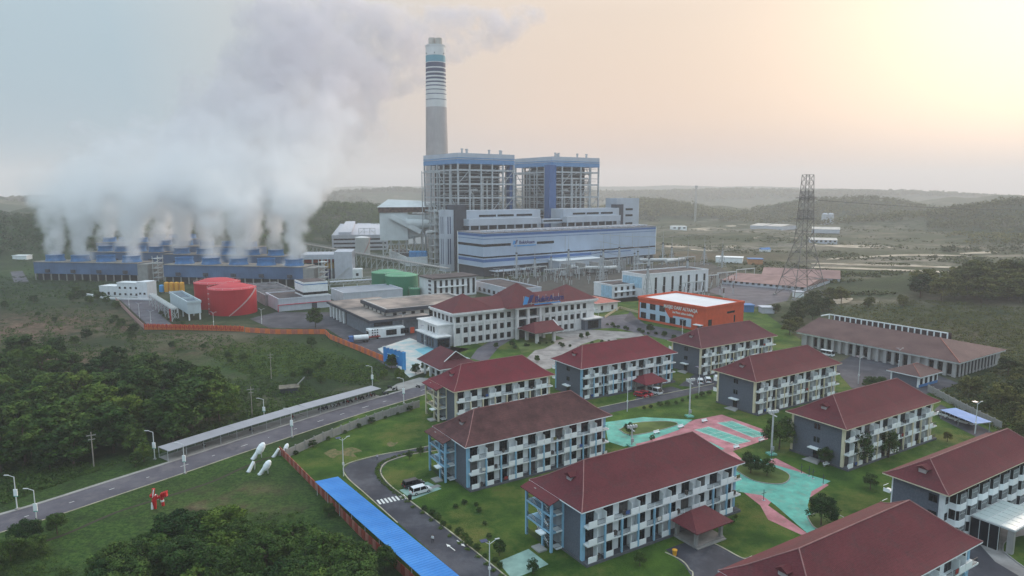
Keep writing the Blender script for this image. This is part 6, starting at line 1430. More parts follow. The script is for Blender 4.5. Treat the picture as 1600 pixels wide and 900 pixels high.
for px, py, lb in ((609, 607, 'motorcycle standing alone just past the end of the shelter'), (617, 610, 'left motorcycle of the pair on the paved apron past the shelter'), (620, 609, 'right motorcycle of the pair on the paved apron past the shelter'), (603, 617, 'motorcycle at the roadside before the shelter end'), (598, 615, 'motorcycle by the last shelter post'), (653, 606, 'motorcycle on the apron by the crimson roofed block')):
    x, y = at(px, py); put_bike(0, x, y, rb.uniform(0, 3), 'black '+lb)
# ================================================================ people
def person(x, y, z, rz, shirt, trousers, label, stride=.25):
    me = bpy.data.meshes.new('person')
    V = [(0,0,.95),(0,0,1.12),(0,0,1.38),(0,0,1.48),(0,.02,1.58),(0,.01,1.70),
         (-.18,0,1.38),(-.27,.08*1,1.12),(-.26,.18,.90),(-.26,.22,.80),(.18,0,1.38),(.27,-.08,1.12),(.26,-.02,.88),(.26,.02,.79),
         (-.10,0,.90),(-.11,-stride*.5,.48),(-.11,-stride*1.1,.09),(-.11,-stride*1.1+.16,.04),(.10,0,.90),(.11,stride*.6,.48),(.11,stride*.8,.09),(.11,stride*.8+.16,.04)]
    E = [(0,1),(1,2),(2,3),(3,4),(4,5),(2,6),(6,7),(7,8),(8,9),(2,10),(10,11),(11,12),(12,13),(0,14),(14,15),(15,16),(16,17),(0,18),(18,19),(19,20),(20,21)]
    R = [.15,.15,.17,.06,.09,.08,.07,.05,.04,.035,.07,.05,.04,.035,.10,.07,.045,.04,.10,.07,.045,.04]
    me.from_pydata(V, E, []); o = link('person', me, None, (x, y, z), rz)
    sk = o.modifiers.new('skin', 'SKIN'); 
    for i, sv in enumerate(me.skin_vertices[0].data): sv.radius = (R[i], R[i]*.8); sv.use_root = (i == 0)
    o.modifiers.new('sub', 'SUBSURF').levels = 1; o.modifiers['sub'].render_levels = 1
    m = bpy.data.materials.new('clothes_and_skin'); m.use_nodes = True; t = m.node_tree; tc = N(t, 'ShaderNodeTexCoord'); sp = N(t, 'ShaderNodeSeparateXYZ'); t.links.new(tc.outputs['Object'], sp.inputs[0])
    c = _mix(t, _m(t, 'GREATER_THAN', sp.outputs[2], .96), trousers, shirt); c = _mix(t, _m(t, 'GREATER_THAN', sp.outputs[2], 1.47), c, S(150, 110, 90)); c = _mix(t, _m(t, 'GREATER_THAN', sp.outputs[2], 1.67), c, S(26, 22, 22)); c = _mix(t, _m(t, 'LESS_THAN', sp.outputs[2], .1), c, S(40, 40, 44))
    t.links.new(c, t.nodes['Principled BSDF'].inputs['Base Color']); me.materials.append(m); tag(o, label, 'person', 'people out on foot'); return o
x, y = at(676, 849); person(x, y, .04, 3.0, S(214, 218, 224), S(34, 36, 48), 'person in a white shirt walking on the road by the two arrows')
x, y = at(589.5, 720); person(x, y, .04, .3, S(196, 186, 200), S(50, 50, 70), 'person in a pale shirt walking round the bend of the road')
x, y = at(724, 771); 
# ================================================================ figures on the slope
def sculpture_red():
    x, y = at(243, 795); wm = M_panel; rm = mat('glossy_red', S(196, 34, 40), .4, .05)
    t = thing('sculpture', 'standing red and white sculpture with one raised arm on the grass slope', 'sculpture', (x, y, 0), .2)
    part('body', MB().tube((0, 0, 0), (-.15, 0, 1.9), .22, 8, .48).tube((-.15, 0, 1.9), (.45, 0, 3.0), .42, 8, .16), rm, t); part('arm', MB().tube((-.4, 0, 1.6), (-.1, 0, 4.4), .2, 8, .32), rm, t); part('arm_stripe', MB().tube((-.33, -.26, 2.6), (.0, -.32, 4.3), .12, 6), wm, t); part('foot', MB().tube((-.6, 0, 0), (-.6, 0, 1.4), .25, 8, .15), wm, t); part('head', MB().lathe([(.1, 0), (.45, .3), (.45, .7), (.1, 1.0)], 12), rm, t, (-.5, 0, 2.4))
    x, y = at(255, 790); t = thing('sculpture', 'leaning red and white sculpture beside the standing one on the slope', 'sculpture', (x, y, 0), .1)
    part('leg', MB().tube((0, 0, 0), (-.2, 0, 2.2), .3, 8), rm, t); part('leg_band', MB().tube((-.1, 0, .9), (-.12, 0, 1.3), .36, 8), wm, t); part('body', MB().tube((-1.2, 0, 1.7), (.9, 0, 2.5), .32, 8, .45), rm, t); part('neck', MB().tube((-.8, 0, 1.5), (-1.5, 0, 2.5), .28, 8, .2), wm, t)
    for k in range(4): part('fin', MB().box(-.3+k*.36, -.18+k*.36, -.5, .5, 1.7+k*.12, 2.8+k*.12), rm, t)
sculpture_red()
WS = [(405, 716, 'largest reclining white sculpture near the top of the slope'), (415, 741, 'lowest white sculpture with spread legs on the slope'), (435, 713, 'small white sculpture left of the pair at the fence end'), (446, 708, 'small white sculpture at the very end of the panel fence'), (396, 735, 'white leaning cone sculpture between the larger white ones')]
for i, (px, py, lb) in enumerate(WS):
    x, y = at(px, py); s = (1.15, 1.0, .9, .7, 1.0)[i]; t = thing('sculpture', lb, 'sculpture', (x, y, 0), (.5, .2, .4, .9, .9)[i], 'white sculptures on the slope')
    if i in (0, 1, 3): part('body', MB().lathe([(.25*s, 0), (.62*s, .3*s), (.78*s, 1.0*s), (.72*s, 1.9*s), (.45*s, 2.5*s), (.1*s, 2.75*s)], 14), M_panel, t, (-.3*s, 0, 1.0*s), rot=(.15, .55, .3))
    part('limb', MB().tube((-1.3*s, 0, 0), (.2*s, 0, 2.2*s), .45*s, 10, .35*s), M_panel, t)
    for a in (-.6, .5): part('strut', MB().tube((a*s, .3, 0), (a*.4*s+.3, .1, 1.5*s), .12*s, 6), M_steelw, t)
    part('end_ring', MB().tube((-1.4*s, 0, -.05), (-1.3*s, 0, .12), .5*s, 10), M_steelw, t)
# ================================================================ lamps and poles
M_lampw = mat('white_pole', S(214, 216, 218), .5, .04, .5)
def lamp_proto(kind, h):
    t = thing({'road': 'street_lamp', 'double': 'solar_lamp', 'flood': 'floodlight_mast', 'pole': 'utility_pole'}[kind], 'x', {'road': 'street lamp', 'double': 'street lamp', 'flood': 'floodlight', 'pole': 'utility pole'}[kind])
    if kind == 'road':
        part('pole', MB().tube((0,0,0),(0,0,h),.13,8,.08), M_lampw, t); part('arm', MB().tube((0,0,h-.05),(-1.2,0,h+.35),.06,6), M_lampw, t); part('lamp_head', MB().box(-2.0,-1.1,-.14,.14,h+.28,h+.4), M_steelw, t)
        part('banner_box', MB().box(-.38,.38,-.1,.1,h*.42,h*.56).box(-.38,.38,-.1,.1,h*.56+.003,h*.62), M_panel, t); part('banner_stripe', MB().box(-.39,.39,-.11,.11,h*.42-.15,h*.42), M_teal, t); part('base', MB().box(-.3,.3,-.3,.3,0,.3), M_conc, t)
    elif kind == 'double':
        part('pole', MB().tube((0,0,0),(0,0,h),.12,8,.07), M_lampw, t); part('arm', MB().tube((0,0,h-.5),(1.3,0,h+.2),.05,5).tube((0,0,h-.5),(-1.1,0,h+.3),.05,5), M_lampw, t); part('lamp_head', MB().box(1.0,1.8,-.14,.14,h+.15,h+.25), M_steelw, t); part('solar_panel', MB().box(-1.6,-.4,-.5,.5,h+.3,h+.36), M_navyglass, t); part('battery_box', MB().box(-.2,.2,-.18,.18,h*.3,h*.36), M_lampw, t)
    elif kind == 'flood':
        part('pole', MB().box(-.15,.15,-.15,.15,0,h), M_steelw, t); part('crosshead', MB().box(-1.3,1.3,-.15,.15,h-.1,h+.1).box(-.15,.15,-1.3,1.3,h-.7,h-.5), M_steelw, t); part('base', MB().box(-1,1,-1,1,0,.4), M_teal, t)
        for k in range(4): part('floodlight', MB().box(-1.3+k*.75,-.9+k*.75,-.35,.35,h+.1,h+.65), M_steelw, t); 
        part('cable_box', MB().box(-.4,.4,-.5,-.22,1.2,2.2), M_steel, t)
    else:
        part('pole', MB().tube((0,0,-1),(0,0,h),.16,7,.1), mat('concrete_pole', S(150,144,136),.9), t); part('cross_arm', MB().box(-1,1,-.08,.08,h-.9,h-.75).box(-.7,.7,-.08,.08,h-1.9,h-1.75), M_conc, t)
        for x in (-.9, 0, .9): part('insulator', MB().tube((x,0,h-.75),(x,0,h-.45),.06,5), M_dark, t)
    return t
LAMPS = [('road',27,796,745,0,'street lamp at the far left beyond the road, nearest the left edge'),('road',58,821,766,0,'street lamp on the near kerb at the lower left of the road'),('road',242,718,675,0,'street lamp at the left end of the long shelter'),('road',289,740,694,0,'street lamp on the near kerb opposite the shelter start'),('road',413,655,624,0,'street lamp rising behind the middle of the long shelter'),('road',456.5,683,640,0,'street lamp on the near kerb opposite the middle of the shelter'),('road',582,606,573,0,'street lamp behind the right end of the long shelter'),('road',631,631,592,0,'street lamp on the kerb before the cream stairwell block'),
 ('double',537,744,685,.6,'double armed lamp at the tip of the blue canopy'),('double',765,908,846,.4,'double armed lamp at the bottom edge beside the road with arrows'),('double',1523,678,629,.3,'solar lamp before the pale blue carport'),('double',1341,600,558,.3,'solar lamp at the corner of the car park'),('double',1404,573,545,.3,'solar lamp before the colonnade of the courtyard building'),('double',980,643,594,.2,'lamp beside the porch with red cars'),('double',1092,616,574,.2,'lamp on the lawn edge near the two white cars'),
 ('double',202,482,462,0,'leftmost lamp of the plant road by the pale pink fence'),('double',218,497,474,0,'middle lamp of the plant road by the pale pink fence'),('double',236,508,486,0,'lamp at the corner where the orange fence begins'),('double',334,510,488,0,'lamp in front of the red tanks'),('double',409,506,483,0,'lamp right of the red tanks'),('double',630,522,491,0,'lamp before the canteen hall'),('double',664,543,510,0,'lamp at the left corner of the office lawn') ,('double',935,510,485,0,'lamp on the office lawn with a blue banner'),('double',1066,522,500,0,'lamp before the orange mosque'),('double',820,480,455,0,'x'),('double',1538,570,545,0,'x'),
 ('flood',1077,651,595,.3,'floodlight mast on the lawn left of the courts'),('flood',1205,710,645,.3,'floodlight mast beside the dark tree right of the courts'),('flood',987,697,668,.3,'floodlight mast between the teal walk and the big red roof'),
 ('pole',147,733,675,.5,'concrete utility pole at the edge of the left wood'),('pole',394,650,604,.4,'utility pole behind the shelter on the open grass'),('pole',424,592,551,.4,'slim pole on the green scrub above the shelter'),('pole',1037,405,395,.4,'x')]
for kd, px, gy, ty, rz, lb in LAMPS:
    if lb == 'x': continue
    x, y, z = att(px, gy); h = Frame((x, y), 0).zfor(ty)-z; t = lamp_proto(kd, h); t.location = (x, y, z); t.rotation_euler = (0, 0, rz); t['label'] = lb
# bins, benches and outdoor fitness bars
for i, (px, py, m, lb) in enumerate(((1054, 868, 'yellow_tank', 'yellow litter bin beside the drive of the porch'), (640.5, 782, 'tyre', 'black litter bin at the end of the zebra crossing'))):
    x, y = at(px, py); t = thing('litter_bin', lb, 'litter bin', (x, y, 0)); part('bin_body', MB().lathe([(.32, 0), (.45, 1.0)], 12), MATS[m], t); part('lid', MB().lathe([(.48, 1.0), (.48, 1.12), (.2, 1.25)], 12), MATS[m], t)
for i, (px, py) in enumerate(((1026, 678), (1064, 669), (1101, 660), (1151, 701), (1291, 728), (1190, 690))):
    x, y = at(px, py); t = thing('bench', ('bench at the lower end of the teal island on the pink paving', 'bench on the pink paving left of the courts', 'bench above the left court', 'bench below the courts near the big red roof', 'yellowish bar bench on the grass below the slate wall', 'bench at the right corner of the courts')[i], 'bench', (x, y, .05), .55, 'benches around the courts')
    part('seat', MB().box(-1.0, 1.0, -.25, .25, .4, .5), M_panel, t); part('backrest', MB().box(-1.0, 1.0, .22, .3, .55, .95), M_panel, t)
    for s in (-.8, .8): part('leg', MB().box(s-.08, s+.08, -.22, .22, 0, .4), M_conc, t)
for i, (px, py) in enumerate(((1205, 718), (1252, 740), (1264, 744), (1270, 748), (1286, 757), (1193, 782))):
    x, y = at(px, py); t = thing('fitness_bar', ('outdoor bar at the start of the teal walk', 'leftmost black fitness post on the pink strip', 'second black fitness post on the pink strip', 'third black fitness post on the pink strip', 'black fitness post at the outer pink corner', 'slim black post standing on the teal walk')[i], 'exercise equipment', (x, y, .05), .5, 'fitness posts along the pink strip')
    part('post', MB().tube((0,0,0),(0,0,2.4),.07,6), M_dark, t); part('bar', MB().tube((-.7,0,1.6),(.7,0,1.6),.05,5), M_dark, t); part('foot', MB().box(-.3,.3,-.3,.3,0,.06), M_steel, t)
x, y = att(389, 618)[:2]
t = thing('well_house', 'small flat concrete shed half buried in the green field', 'hut', att(452, 612), .35); part('roof', MB().box(-3.2, 3.2, -2.2, 2.2, 1.6, 1.85), mat('mossy_concrete', S(112, 108, 98), .95, .3, .6), t); part('wall', MB().box(-2.8, 2.8, -1.8, 1.8, -.5, 1.6), M_dark, t); part('ramp', MB().add([(2.6,-.4,2.3),(5,-.4,4.6),(5,.4,4.6),(2.6,.4,2.3),(2.6,-.4,2.0),(5,-.4,4.3),(5,.4,4.3),(2.6,.4,2.0)], [(0,1,2,3),(7,6,5,4),(0,4,5,1),(1,5,6,2),(2,6,7,3),(3,7,4,0)]), M_conc, t)
# ================================================================ vegetation
def leaf_mat(name, c1, c2):
    m = bpy.data.materials.new(name); m.use_nodes = True; t = m.node_tree; L = t.links.new; p = t.nodes['Principled BSDF']
    p.inputs['Roughness'].default_value = .85; p.inputs['Specular IOR Level'].default_value = .15
    a = N(t, 'ShaderNodeAttribute', attribute_name='tint'); oi = N(t, 'ShaderNodeObjectInfo')
    c = _mix(t, a.outputs['Fac'], c1, c2); c = _mix(t, 1.0, c, _mix(t, oi.outputs['Random'], (.55, .68, .66), (1.7, 1.4, 1.05)), 'MULTIPLY')
    L(c, p.inputs['Base Color']); MATS[name] = m; return m
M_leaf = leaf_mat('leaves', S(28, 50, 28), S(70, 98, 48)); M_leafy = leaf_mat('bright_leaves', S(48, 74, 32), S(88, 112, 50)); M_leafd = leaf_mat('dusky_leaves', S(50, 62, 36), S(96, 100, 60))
M_bark = mat('bark', S(92, 80, 68), .95, .2, 2)
def leaf_cloud(rg, centers, radii, per, size, squash=.8):
    """leaf sized faces spread through clumps; returns verts, faces, tints"""
    n = len(centers)*per; ci = np.repeat(np.arange(len(centers)), per)
    d = rg.normal(size=(n, 3)); d /= np.linalg.norm(d, axis=1)[:, None]; rr = rg.uniform(.25, 1, n)**.45
    p = centers[ci]+d*(radii[ci]*rr)[:, None]*np.array([1, 1, squash])
    a = rg.normal(size=(n, 3)); a[:, 2] *= .5; a /= np.linalg.norm(a, axis=1)[:, None]; b = np.cross(a, d+rg.normal(scale=.4, size=(n, 3))); b /= np.linalg.norm(b, axis=1)[:, None]+1e-9
    s = size*rg.uniform(.55, 1.3, n)[:, None]
    v = np.stack([p-a*s, p+b*s*.55, p+a*s, p-b*s*.55], 1).reshape(-1, 3); f = np.arange(4*n).reshape(-1, 4)
    ct = rg.uniform(0, 1, len(centers)); tint = np.clip(.55*ct[ci]+.45*rg.uniform(0, 1, n), 0, 1)
    return v, f, tint
def fast_mesh(name, v, f, tint, m):
    me = bpy.data.meshes.new(name); me.vertices.add(len(v)); me.vertices.foreach_set('co', v.astype(np.float32).ravel()); me.loops.add(f.size); me.loops.foreach_set('vertex_index', f.astype(np.int32).ravel())
    me.polygons.add(len(f)); me.polygons.foreach_set('loop_start', np.arange(0, f.size, f.shape[1], dtype=np.int32)); 
    if tint is not None:
        a = me.attributes.new('tint', 'FLOAT', 'FACE'); a.data.foreach_set('value', tint.astype(np.float32))
    me.materials.append(m); me.update(calc_edges=True); return me
def tree_kind(seed, h, spread, ncl, per, leaf, m, top=.5):
    rg = np.random.default_rng(seed); k = ncl
    u = rg.uniform(0, 1, k); ang = rg.uniform(0, 6.283, k); zz = .34+.62*u**.9; rad = spread*np.sqrt(np.clip(1-((zz-.55)/.5)**2, .05, 1))*rg.uniform(.35, 1, k)**.6
    c = np.stack([rad*np.cos(ang)*h, rad*np.sin(ang)*h, zz*h], 1); r = rg.uniform(.10, .19, k)*h*(1.15-.3*u)
    v, f, t = leaf_cloud(rg, c, r, per, leaf); crown = fast_mesh('crown', v, f, t, m)
    tb = MB(); tb.tube((0,0,-1.2), (.02*h, .01*h, h*.45), .028*h, 7, .018*h).tube((.02*h,.01*h,h*.45), (0,.03*h,h*.8), .018*h, 6, .006*h)
    for i in range(min(9, k)): tb.tube((.015*h, .01*h, h*(.3+.04*i)), tuple(c[i]), .011*h, 5, .004*h)
    return crown, tb.mesh('trunk', M_bark)
def palm_kind(seed, h):
    rg = random.Random(seed); cb = MB(); top = Vector((.4, .2, h*.86))
    for i in range(15):
        a = i*2.4+rg.uniform(-.2, .2); up = rg.uniform(.1, .9); Lf = h*rg.uniform(.30, .40); d = Vector((math.cos(a), math.sin(a), 0)); sd = Vector((-d.y, d.x, 0)); prev = top
        for k in range(1, 8):
            f = k/7; p = top+d*Lf*f+Vector((0, 0, Lf*(up*f-1.15*f*f))); w = .10*h*(1-f*.6)*(.4+1.2*f if f < .5 else 1)
            for s in (-1, 1): cb.add([prev, p, p+sd*s*w*.9-Vector((0,0,w*.55)), prev+sd*s*w*.75-Vector((0,0,w*.5))], [(0,1,2,3)])
            prev = p
    me = cb.mesh('crown', M_leaf); a_ = me.attributes.new('tint', 'FLOAT', 'FACE'); a_.data.foreach_set('value', [rg.uniform(.3, 1) for _ in me.polygons])
    return me, MB().tube((0,0,-1), (.2,.1,h*.5), .18, 7, .14).tube((.2,.1,h*.5), tuple(top), .14, 7, .12).mesh('trunk', M_bark)
KIND = {'palm': [palm_kind(1, 10), palm_kind(2, 10)],
        'wood': [tree_kind(10+i, 10, .34, 30, 110, .42, M_leaf) for i in range(3)],
        'bright': [tree_kind(20+i, 10, .36, 32, 110, .36, M_leafy) for i in range(2)],
        'dusky': [tree_kind(30+i, 10, .36, 30, 90, .42, M_leafd) for i in range(2)],
        'near': [tree_kind(40+i, 10, .38, 44, 170, .27, M_leaf) for i in range(3)],
        'garden': [tree_kind(50+i, 10, .34, 30, 110, .30, M_leaf) for i in range(2)]}
rt = random.Random(21)
def tree(kind, x, y, z, h, label, group=None, name='tree', cat='tree', wide=1.0):
    cr, tk = rt.choice(KIND[kind]); t = thing(name, label, cat, (x, y, z), rt.uniform(0, 6.28), group); s = h/10
    for nm, me in (('crown', cr), ('trunk', tk)):
        o = link(nm, me, t); o.scale = (s*wide*rt.uniform(.9, 1.15), s*wide*rt.uniform(.9, 1.15), s)
    return t
def wood(poly, n, kind, h0, h1, label, group, mind=3.0, alt=None, altk=None, wide=1.1):
    xs = [p[0] for p in poly]; ys = [p[1] for p in poly]; pts = []; tries = 0
    while len(pts) < n and tries < n*60:
        tries += 1; px = rt.uniform(min(xs), max(xs)); py = rt.uniform(min(ys), max(ys))
        if not in_poly(px, py, poly): continue
        x, y, z = att(px, py)
        if any((x-a)**2+(y-b)**2 < mind*mind for a, b in pts): continue
        pts.append((x, y)); k, lb = kind, label
        hh = rt.uniform(h0, h1); zx = ('left', 'middle', 'right')[min(2, int((px-min(xs))/(max(xs)-min(xs))*3))]; zy = ('rear', 'central', 'front')[min(2, int((py-min(ys))/(max(ys)-min(ys))*3))]
        if alt and rt.random() < .15: k, lb = altk, alt
        tree(k, x, y, z-.2, hh, ('tall ' if hh > (h0+h1)/2 else 'lower ')+lb+', in its '+zy+' '+zx+' part', group, wide=wide)
wood([(-40,600),(60,560),(150,592),(260,600),(345,620),(352,655),(300,690),(200,715),(90,735),(-40,750)], 84, 'wood', 6, 13, 'dark tree in the wood left of the road', 'trees of the wood left of the road', 4.2, 'pale green tree in the wood left of the road', 'bright')
wood([(170,905),(250,870),(340,850),(450,862),(520,880),(545,905),(560,960),(520,1010),(300,1010),(150,960)], 50, 'near', 5.2, 7.8, 'tree of the thicket at the bottom edge', 'trees of the thicket at the bottom edge', 2.8, 'yellowish tree of the thicket at the bottom', 'bright', 1.2)
wood([(-30,860),(40,840),(70,870),(50,930),(-40,940)], 5, 'near', 3.5, 6, 'tree at the lower left corner', 'trees at the lower left corner', 3)
wood([(1500,612),(1600,575),(1680,600),(1700,740),(1610,700),(1565,668)], 32, 'dusky', 4.5, 7.5, 'olive tree on the slope behind the grey wall', 'trees on the slope behind the grey wall', 3.4, None, None, 1.2)
wood([(1425,458),(1500,440),(1680,440),(1680,475),(1500,474),(1440,472)], 40, 'dusky', 10, 15, 'dark tree of the wooded knoll at the right edge', 'trees of the wooded knoll at the right', 5, None, None, 1.25)
wood([(1195,520),(1232,505),(1250,480),(1300,462),(1330,470),(1280,495),(1240,530)], 15, 'dusky', 6, 9, 'dark tree between mosque and courtyard building', 'trees between mosque and courtyard building', 5)
wood([(1180,492),(1230,478),(1400,462),(1440,480),(1300,490)], 9, 'dusky', 4, 6.5, 'small tree around the pylon foot', 'small trees around the pylon foot', 5)
wood([(95,462),(140,458),(185,470),(200,485),(150,480),(100,472)], 12, 'wood', 3.5, 5.5, 'dark tree below the left cooling cells', 'low trees below the left cooling cells', 4)
wood([(440,470),(560,470),(560,480),(440,480)], 0, 'wood', 4, 5, 'x', 'x')
for px, py, h in ((335,640,9),(318,655,8),(210,640,9.5),(120,660,9),(45,690,8.5),(260,620,8),(150,615,8.5)):
    x, y, z = att(px, py); tree('palm', x, y, z-.2, h, ('palm at the right end of the wood beside the open grass' if px == 335 else 'palm standing among the trees of the left wood'), 'palms of the left wood')
wood([(200,545),(330,535),(480,560),(560,590),(500,600),(380,590),(230,590)], 13, 'wood', 1.8, 4.2, 'shrubby tree on the field above the shelter', 'shrubby trees of the field', 4)
wood([(0,470),(90,468),(190,490),(220,530),(120,560),(0,560)], 14, 'wood', 2, 5, 'shrubby tree on the brown left slope', 'shrubby trees of the brown slope', 5)
SPEC = [(493,512,9.5,'wood','dark round tree inside the long pink fence by the canteen yard'),(487,543,4.5,'wood','tall dark shrub tree just outside the pink fence below the canteen'),(88,566,9.5,'wood','large lone dark tree on the brown slope above the left wood'),(60,585,7,'wood','second dark tree on the slope, left of the large lone one'),(120,590,6,'wood','smaller tree right below the large lone tree on the slope'),
 (1217,702,8.5,'near','dark broad tree beside the floodlight mast right of the courts'),(1340,727,8,'garden','tree at the cream corner of the slate walled block, left one'),(1388,715,6.5,'garden','tree before the balconies right of the corner tree'),(1288,728,4.5,'garden','low tree before the slate wall of the right block'),(1283,822,6.0,'near','broad leaved tree in the island above the nearest roof'),(1173,740,5.0,'near','round dark tree in the island left of the teal walk'),(1198,744,4.2,'garden','paler tree beside the round dark one in the island'),
 (984,681,3.6,'garden','leafy tree in the teal island left of the courts'),(1019,690,1.8,'garden','small round bush at the lower end of the teal walk'),(833,897,2.6,'garden','small bush tree on the pale green pad at the bottom edge'),(1000,885,2.6,'garden','small tree on the lawn before the balconies of the central block'),(1360,765,3.6,'garden','slender young tree on the lawn right of the pink strip'),(775,545,2.6,'wood','round shrub tree before the office columns, left'),(800,543,3.0,'garden','pale shrub tree before the office entrance'),(839,566,2.6,'wood','small round tree on the pale forecourt'),(908,530,2.6,'wood','round clipped tree right of the office porch'),(918,528,2.8,'wood','second round clipped tree right of the office porch'),(1016,520,4.2,'wood','dark conical tree before the orange mosque'),
 (612,577,5.5,'wood','dark tree at the foot of the blue signboard'),(625,595,4.5,'bright','yellow green tree by the road below the signboard'),(664,580,4.0,'wood','dark tree left of the gate pavilion'),(650,585,3.8,'wood','second dark tree left of the gate pavilion'),(600,592,3.5,'bright','light green tree left below the signboard'),(225,722,4.5,'bright','yellow green bush tree left of the shelter end'),(212,730,3.6,'wood','dark bush beside the yellow green one near the shelter'),(90,835,4.0,'near','young tree on the verge near the lower left lamp'),(1235,725,2.0,'garden','x'),
 (570,640,2.6,'bright','x'),(690,746,2.2,'garden','x'),(1565,700,4.5,'dusky','tree above the ridge of the block with bay windows'),(1480,690,2.6,'dusky','bush beside the drive behind the block with bay windows'),(603,893,4.2,'near','tree growing against the panel fence near the bottom edge'),(514,806,2.8,'near','creeper covered tree leaning on the panel fence'),(780,868,3.0,'garden','reddish shrub beside the bottom lamp'),(640,718,2.2,'garden','small tree at the bend of the asphalt road, left'),(657,712,2.4,'garden','small tree at the bend of the asphalt road, right')]
for px, py, h, k, lb in SPEC:
    if lb == 'x': continue
    x, y, z = att(px, py); tree(k, x, y, z, h, lb)
def scatter_row(name, label, group, pts, n, h0, h1, jit=.4, kind='garden', cat='bush'):
    L = [Vector(at(*p)) for p in pts]
    for i in range(n):
        f = (i+.5)/n*(len(L)-1); k = min(int(f), len(L)-2); p = L[k].lerp(L[k+1], f-k); tree(kind, p.x+rt.uniform(-jit, jit), p.y+rt.uniform(-jit, jit), -.15, rt.uniform(h0, h1), label, group, name, cat, 1.3)
scatter_row('bush', 'small bush in the row along the asphalt road by the central lawn', 'bushes along the asphalt road', [(660,795),(720,840),(790,893)], 12, .9, 1.7)
scatter_row('bush', 'small bush along the road behind the dark roofed block', 'bushes behind the dark roofed block', [(1000,640),(1060,630),(1112,615)], 10, 1.0, 1.8)
scatter_row('bush', 'small bush on the lawn between office and mosque', 'bushes on the office lawn', [(945,508),(985,516),(1050,530)], 13, 1.2, 2.6, 2.0, 'wood')
scatter_row('bush', 'low bush in the flower beds of the office forecourt', 'bushes of the office forecourt', [(800,545),(850,536),(900,545),(960,532)], 14, 1.0, 1.9, 1.6, 'wood')
scatter_row('bush', 'low bush beside the guard house by the car park', 'bushes by the guard house', [(1350,606),(1385,598)], 7, 1.5, 3.4, .8)
scatter_row('bush', 'creeper clump along the grey panel wall', 'creepers along the grey panel wall', [(450,716),(560,668),(650,640)], 9, .9, 2.0, .4)
scatter_row('bush', 'bush on the lawn right of the nearest porch', 'bushes right of the nearest porch', [(1110,790),(1170,830)], 4, .8, 1.6, 2)
scatter_row('bush', 'bush at the foot of the boundary of the plant road', 'bushes of the plant road', [(250,490),(262,500),(300,512),(380,512)], 10, 1.0, 2.4, 1.5, 'wood')
scatter_row('bush', 'bush on the central lawn before the dark roofed block', 'bushes on the central lawn', [(700,790),(740,790),(770,850)], 6, .8, 1.6, 1.5)
# hedge strip beside the asphalt road, scrub of the fields, far woods: uncountable
def stuff_cloud(name, label, cat, pts, r0, r1, per, leaf, m, squash=.7, seed=1, lift=.3):
    rg = np.random.default_rng(seed); c = np.array(pts, float); r = rg.uniform(r0, r1, len(c)); c[:, 2] += r*lift
    v, f, t = leaf_cloud(rg, c, r, per, leaf, squash); o = link(name, fast_mesh(name, v, f, t, m)); return tag(o, label, cat, None, 'stuff')
hp = []
for l in (kr,):
    for p in offs(l, .9):
        hp += [(p[0]+rt.uniform(-.3, .3), p[1]+rt.uniform(-.3, .3), .05) for _ in range(5)]
stuff_cloud('hedge', 'low trimmed hedge strip following the bend of the asphalt road', 'hedge', hp, .3, .55, 26, .12, M_leafy)
def region(poly, n, seed):
    rg = random.Random(seed); xs = [p[0] for p in poly]; ys = [p[1] for p in poly]; out = []
    while len(out) < n:
        px = rg.uniform(min(xs), max(xs)); py = rg.uniform(min(ys), max(ys))
        if in_poly(px, py, poly): out.append((px, py))
    return att_many([p[0] for p in out], [p[1] for p in out])
fld = [(0,468),(90,470),(190,480),(222,520),(380,524),(505,530),(600,572),(600,592),(520,628),(360,665),(300,600),(120,560),(0,560)]
sc1 = [p for p in region(fld, 4300, 2) if wav(p[0], p[1], 40, 5) > -.35]
stuff_cloud('scrub', 'dark green scrub covering the slope and field left of the pink fence', 'scrub', sc1, .5, 1.5, 16, .30, M_leaf, .6, 3)
sc2 = region([(330,545),(430,528),(500,545),(580,572),(590,600),(480,590),(400,590),(330,565)], 900, 8)
stuff_cloud('creeper_field', 'bright green creepers covering the middle of the field behind the shelter', 'scrub', sc2, .5, 1.3, 20, .26, M_leafy, .5, 4)
sc3 = region([(0,700),(150,728),(240,712),(360,670),(350,640),(260,700),(80,760),(0,790)], 900, 12)
stuff_cloud('undergrowth', 'undergrowth between the left wood and the public road', 'scrub', sc3, .4, 1.2, 18, .24, M_leaf, .6, 5)
sc4 = region([(1250,480),(1440,470),(1600,480),(1640,600),(1570,560),(1500,545),(1330,500)], 1700, 14)
stuff_cloud('hill_scrub', 'olive scrub covering the slope behind the courtyard building', 'scrub', sc4, .6, 1.9, 18, .34, M_leafd, .6, 6)
sc5 = region([(200,850),(330,800),(470,800),(560,860),(600,900),(200,900)], 700, 16)+region([(0,850),(60,850),(120,900),(0,900)], 150, 17)
stuff_cloud('thicket_floor', 'low leafy ground cover around the thicket at the bottom edge', 'scrub', sc5, .3, .9, 30, .14, M_leaf, .6, 7)
sc6 = [p for p in region([(1030,352),(1600,340),(1600,440),(1420,460),(1250,465),(1130,415),(1030,405)], 5200, 19) if wav(p[0], p[1], 160, 2) > 0.15]
stuff_cloud('plain_scrub', 'patches of scrub and bushes scattered over the hazy plain at the right', 'scrub', sc6, 1.2, 3.4, 10, 1.0, M_leafd, .5, 8)
sc7 = region([(20,398),(70,398),(110,432),(50,434)], 60, 20)+region([(0,430),(250,440),(250,462),(0,470)], 500, 22)
stuff_cloud('verge_scrub', 'scrub on the verge between the cooling cells and the slope', 'scrub', sc7, .6, 1.8, 16, .4, M_leaf, .6, 9)
sc8 = region([(1455,618),(1600,560),(1640,700),(1560,675)], 900, 24)
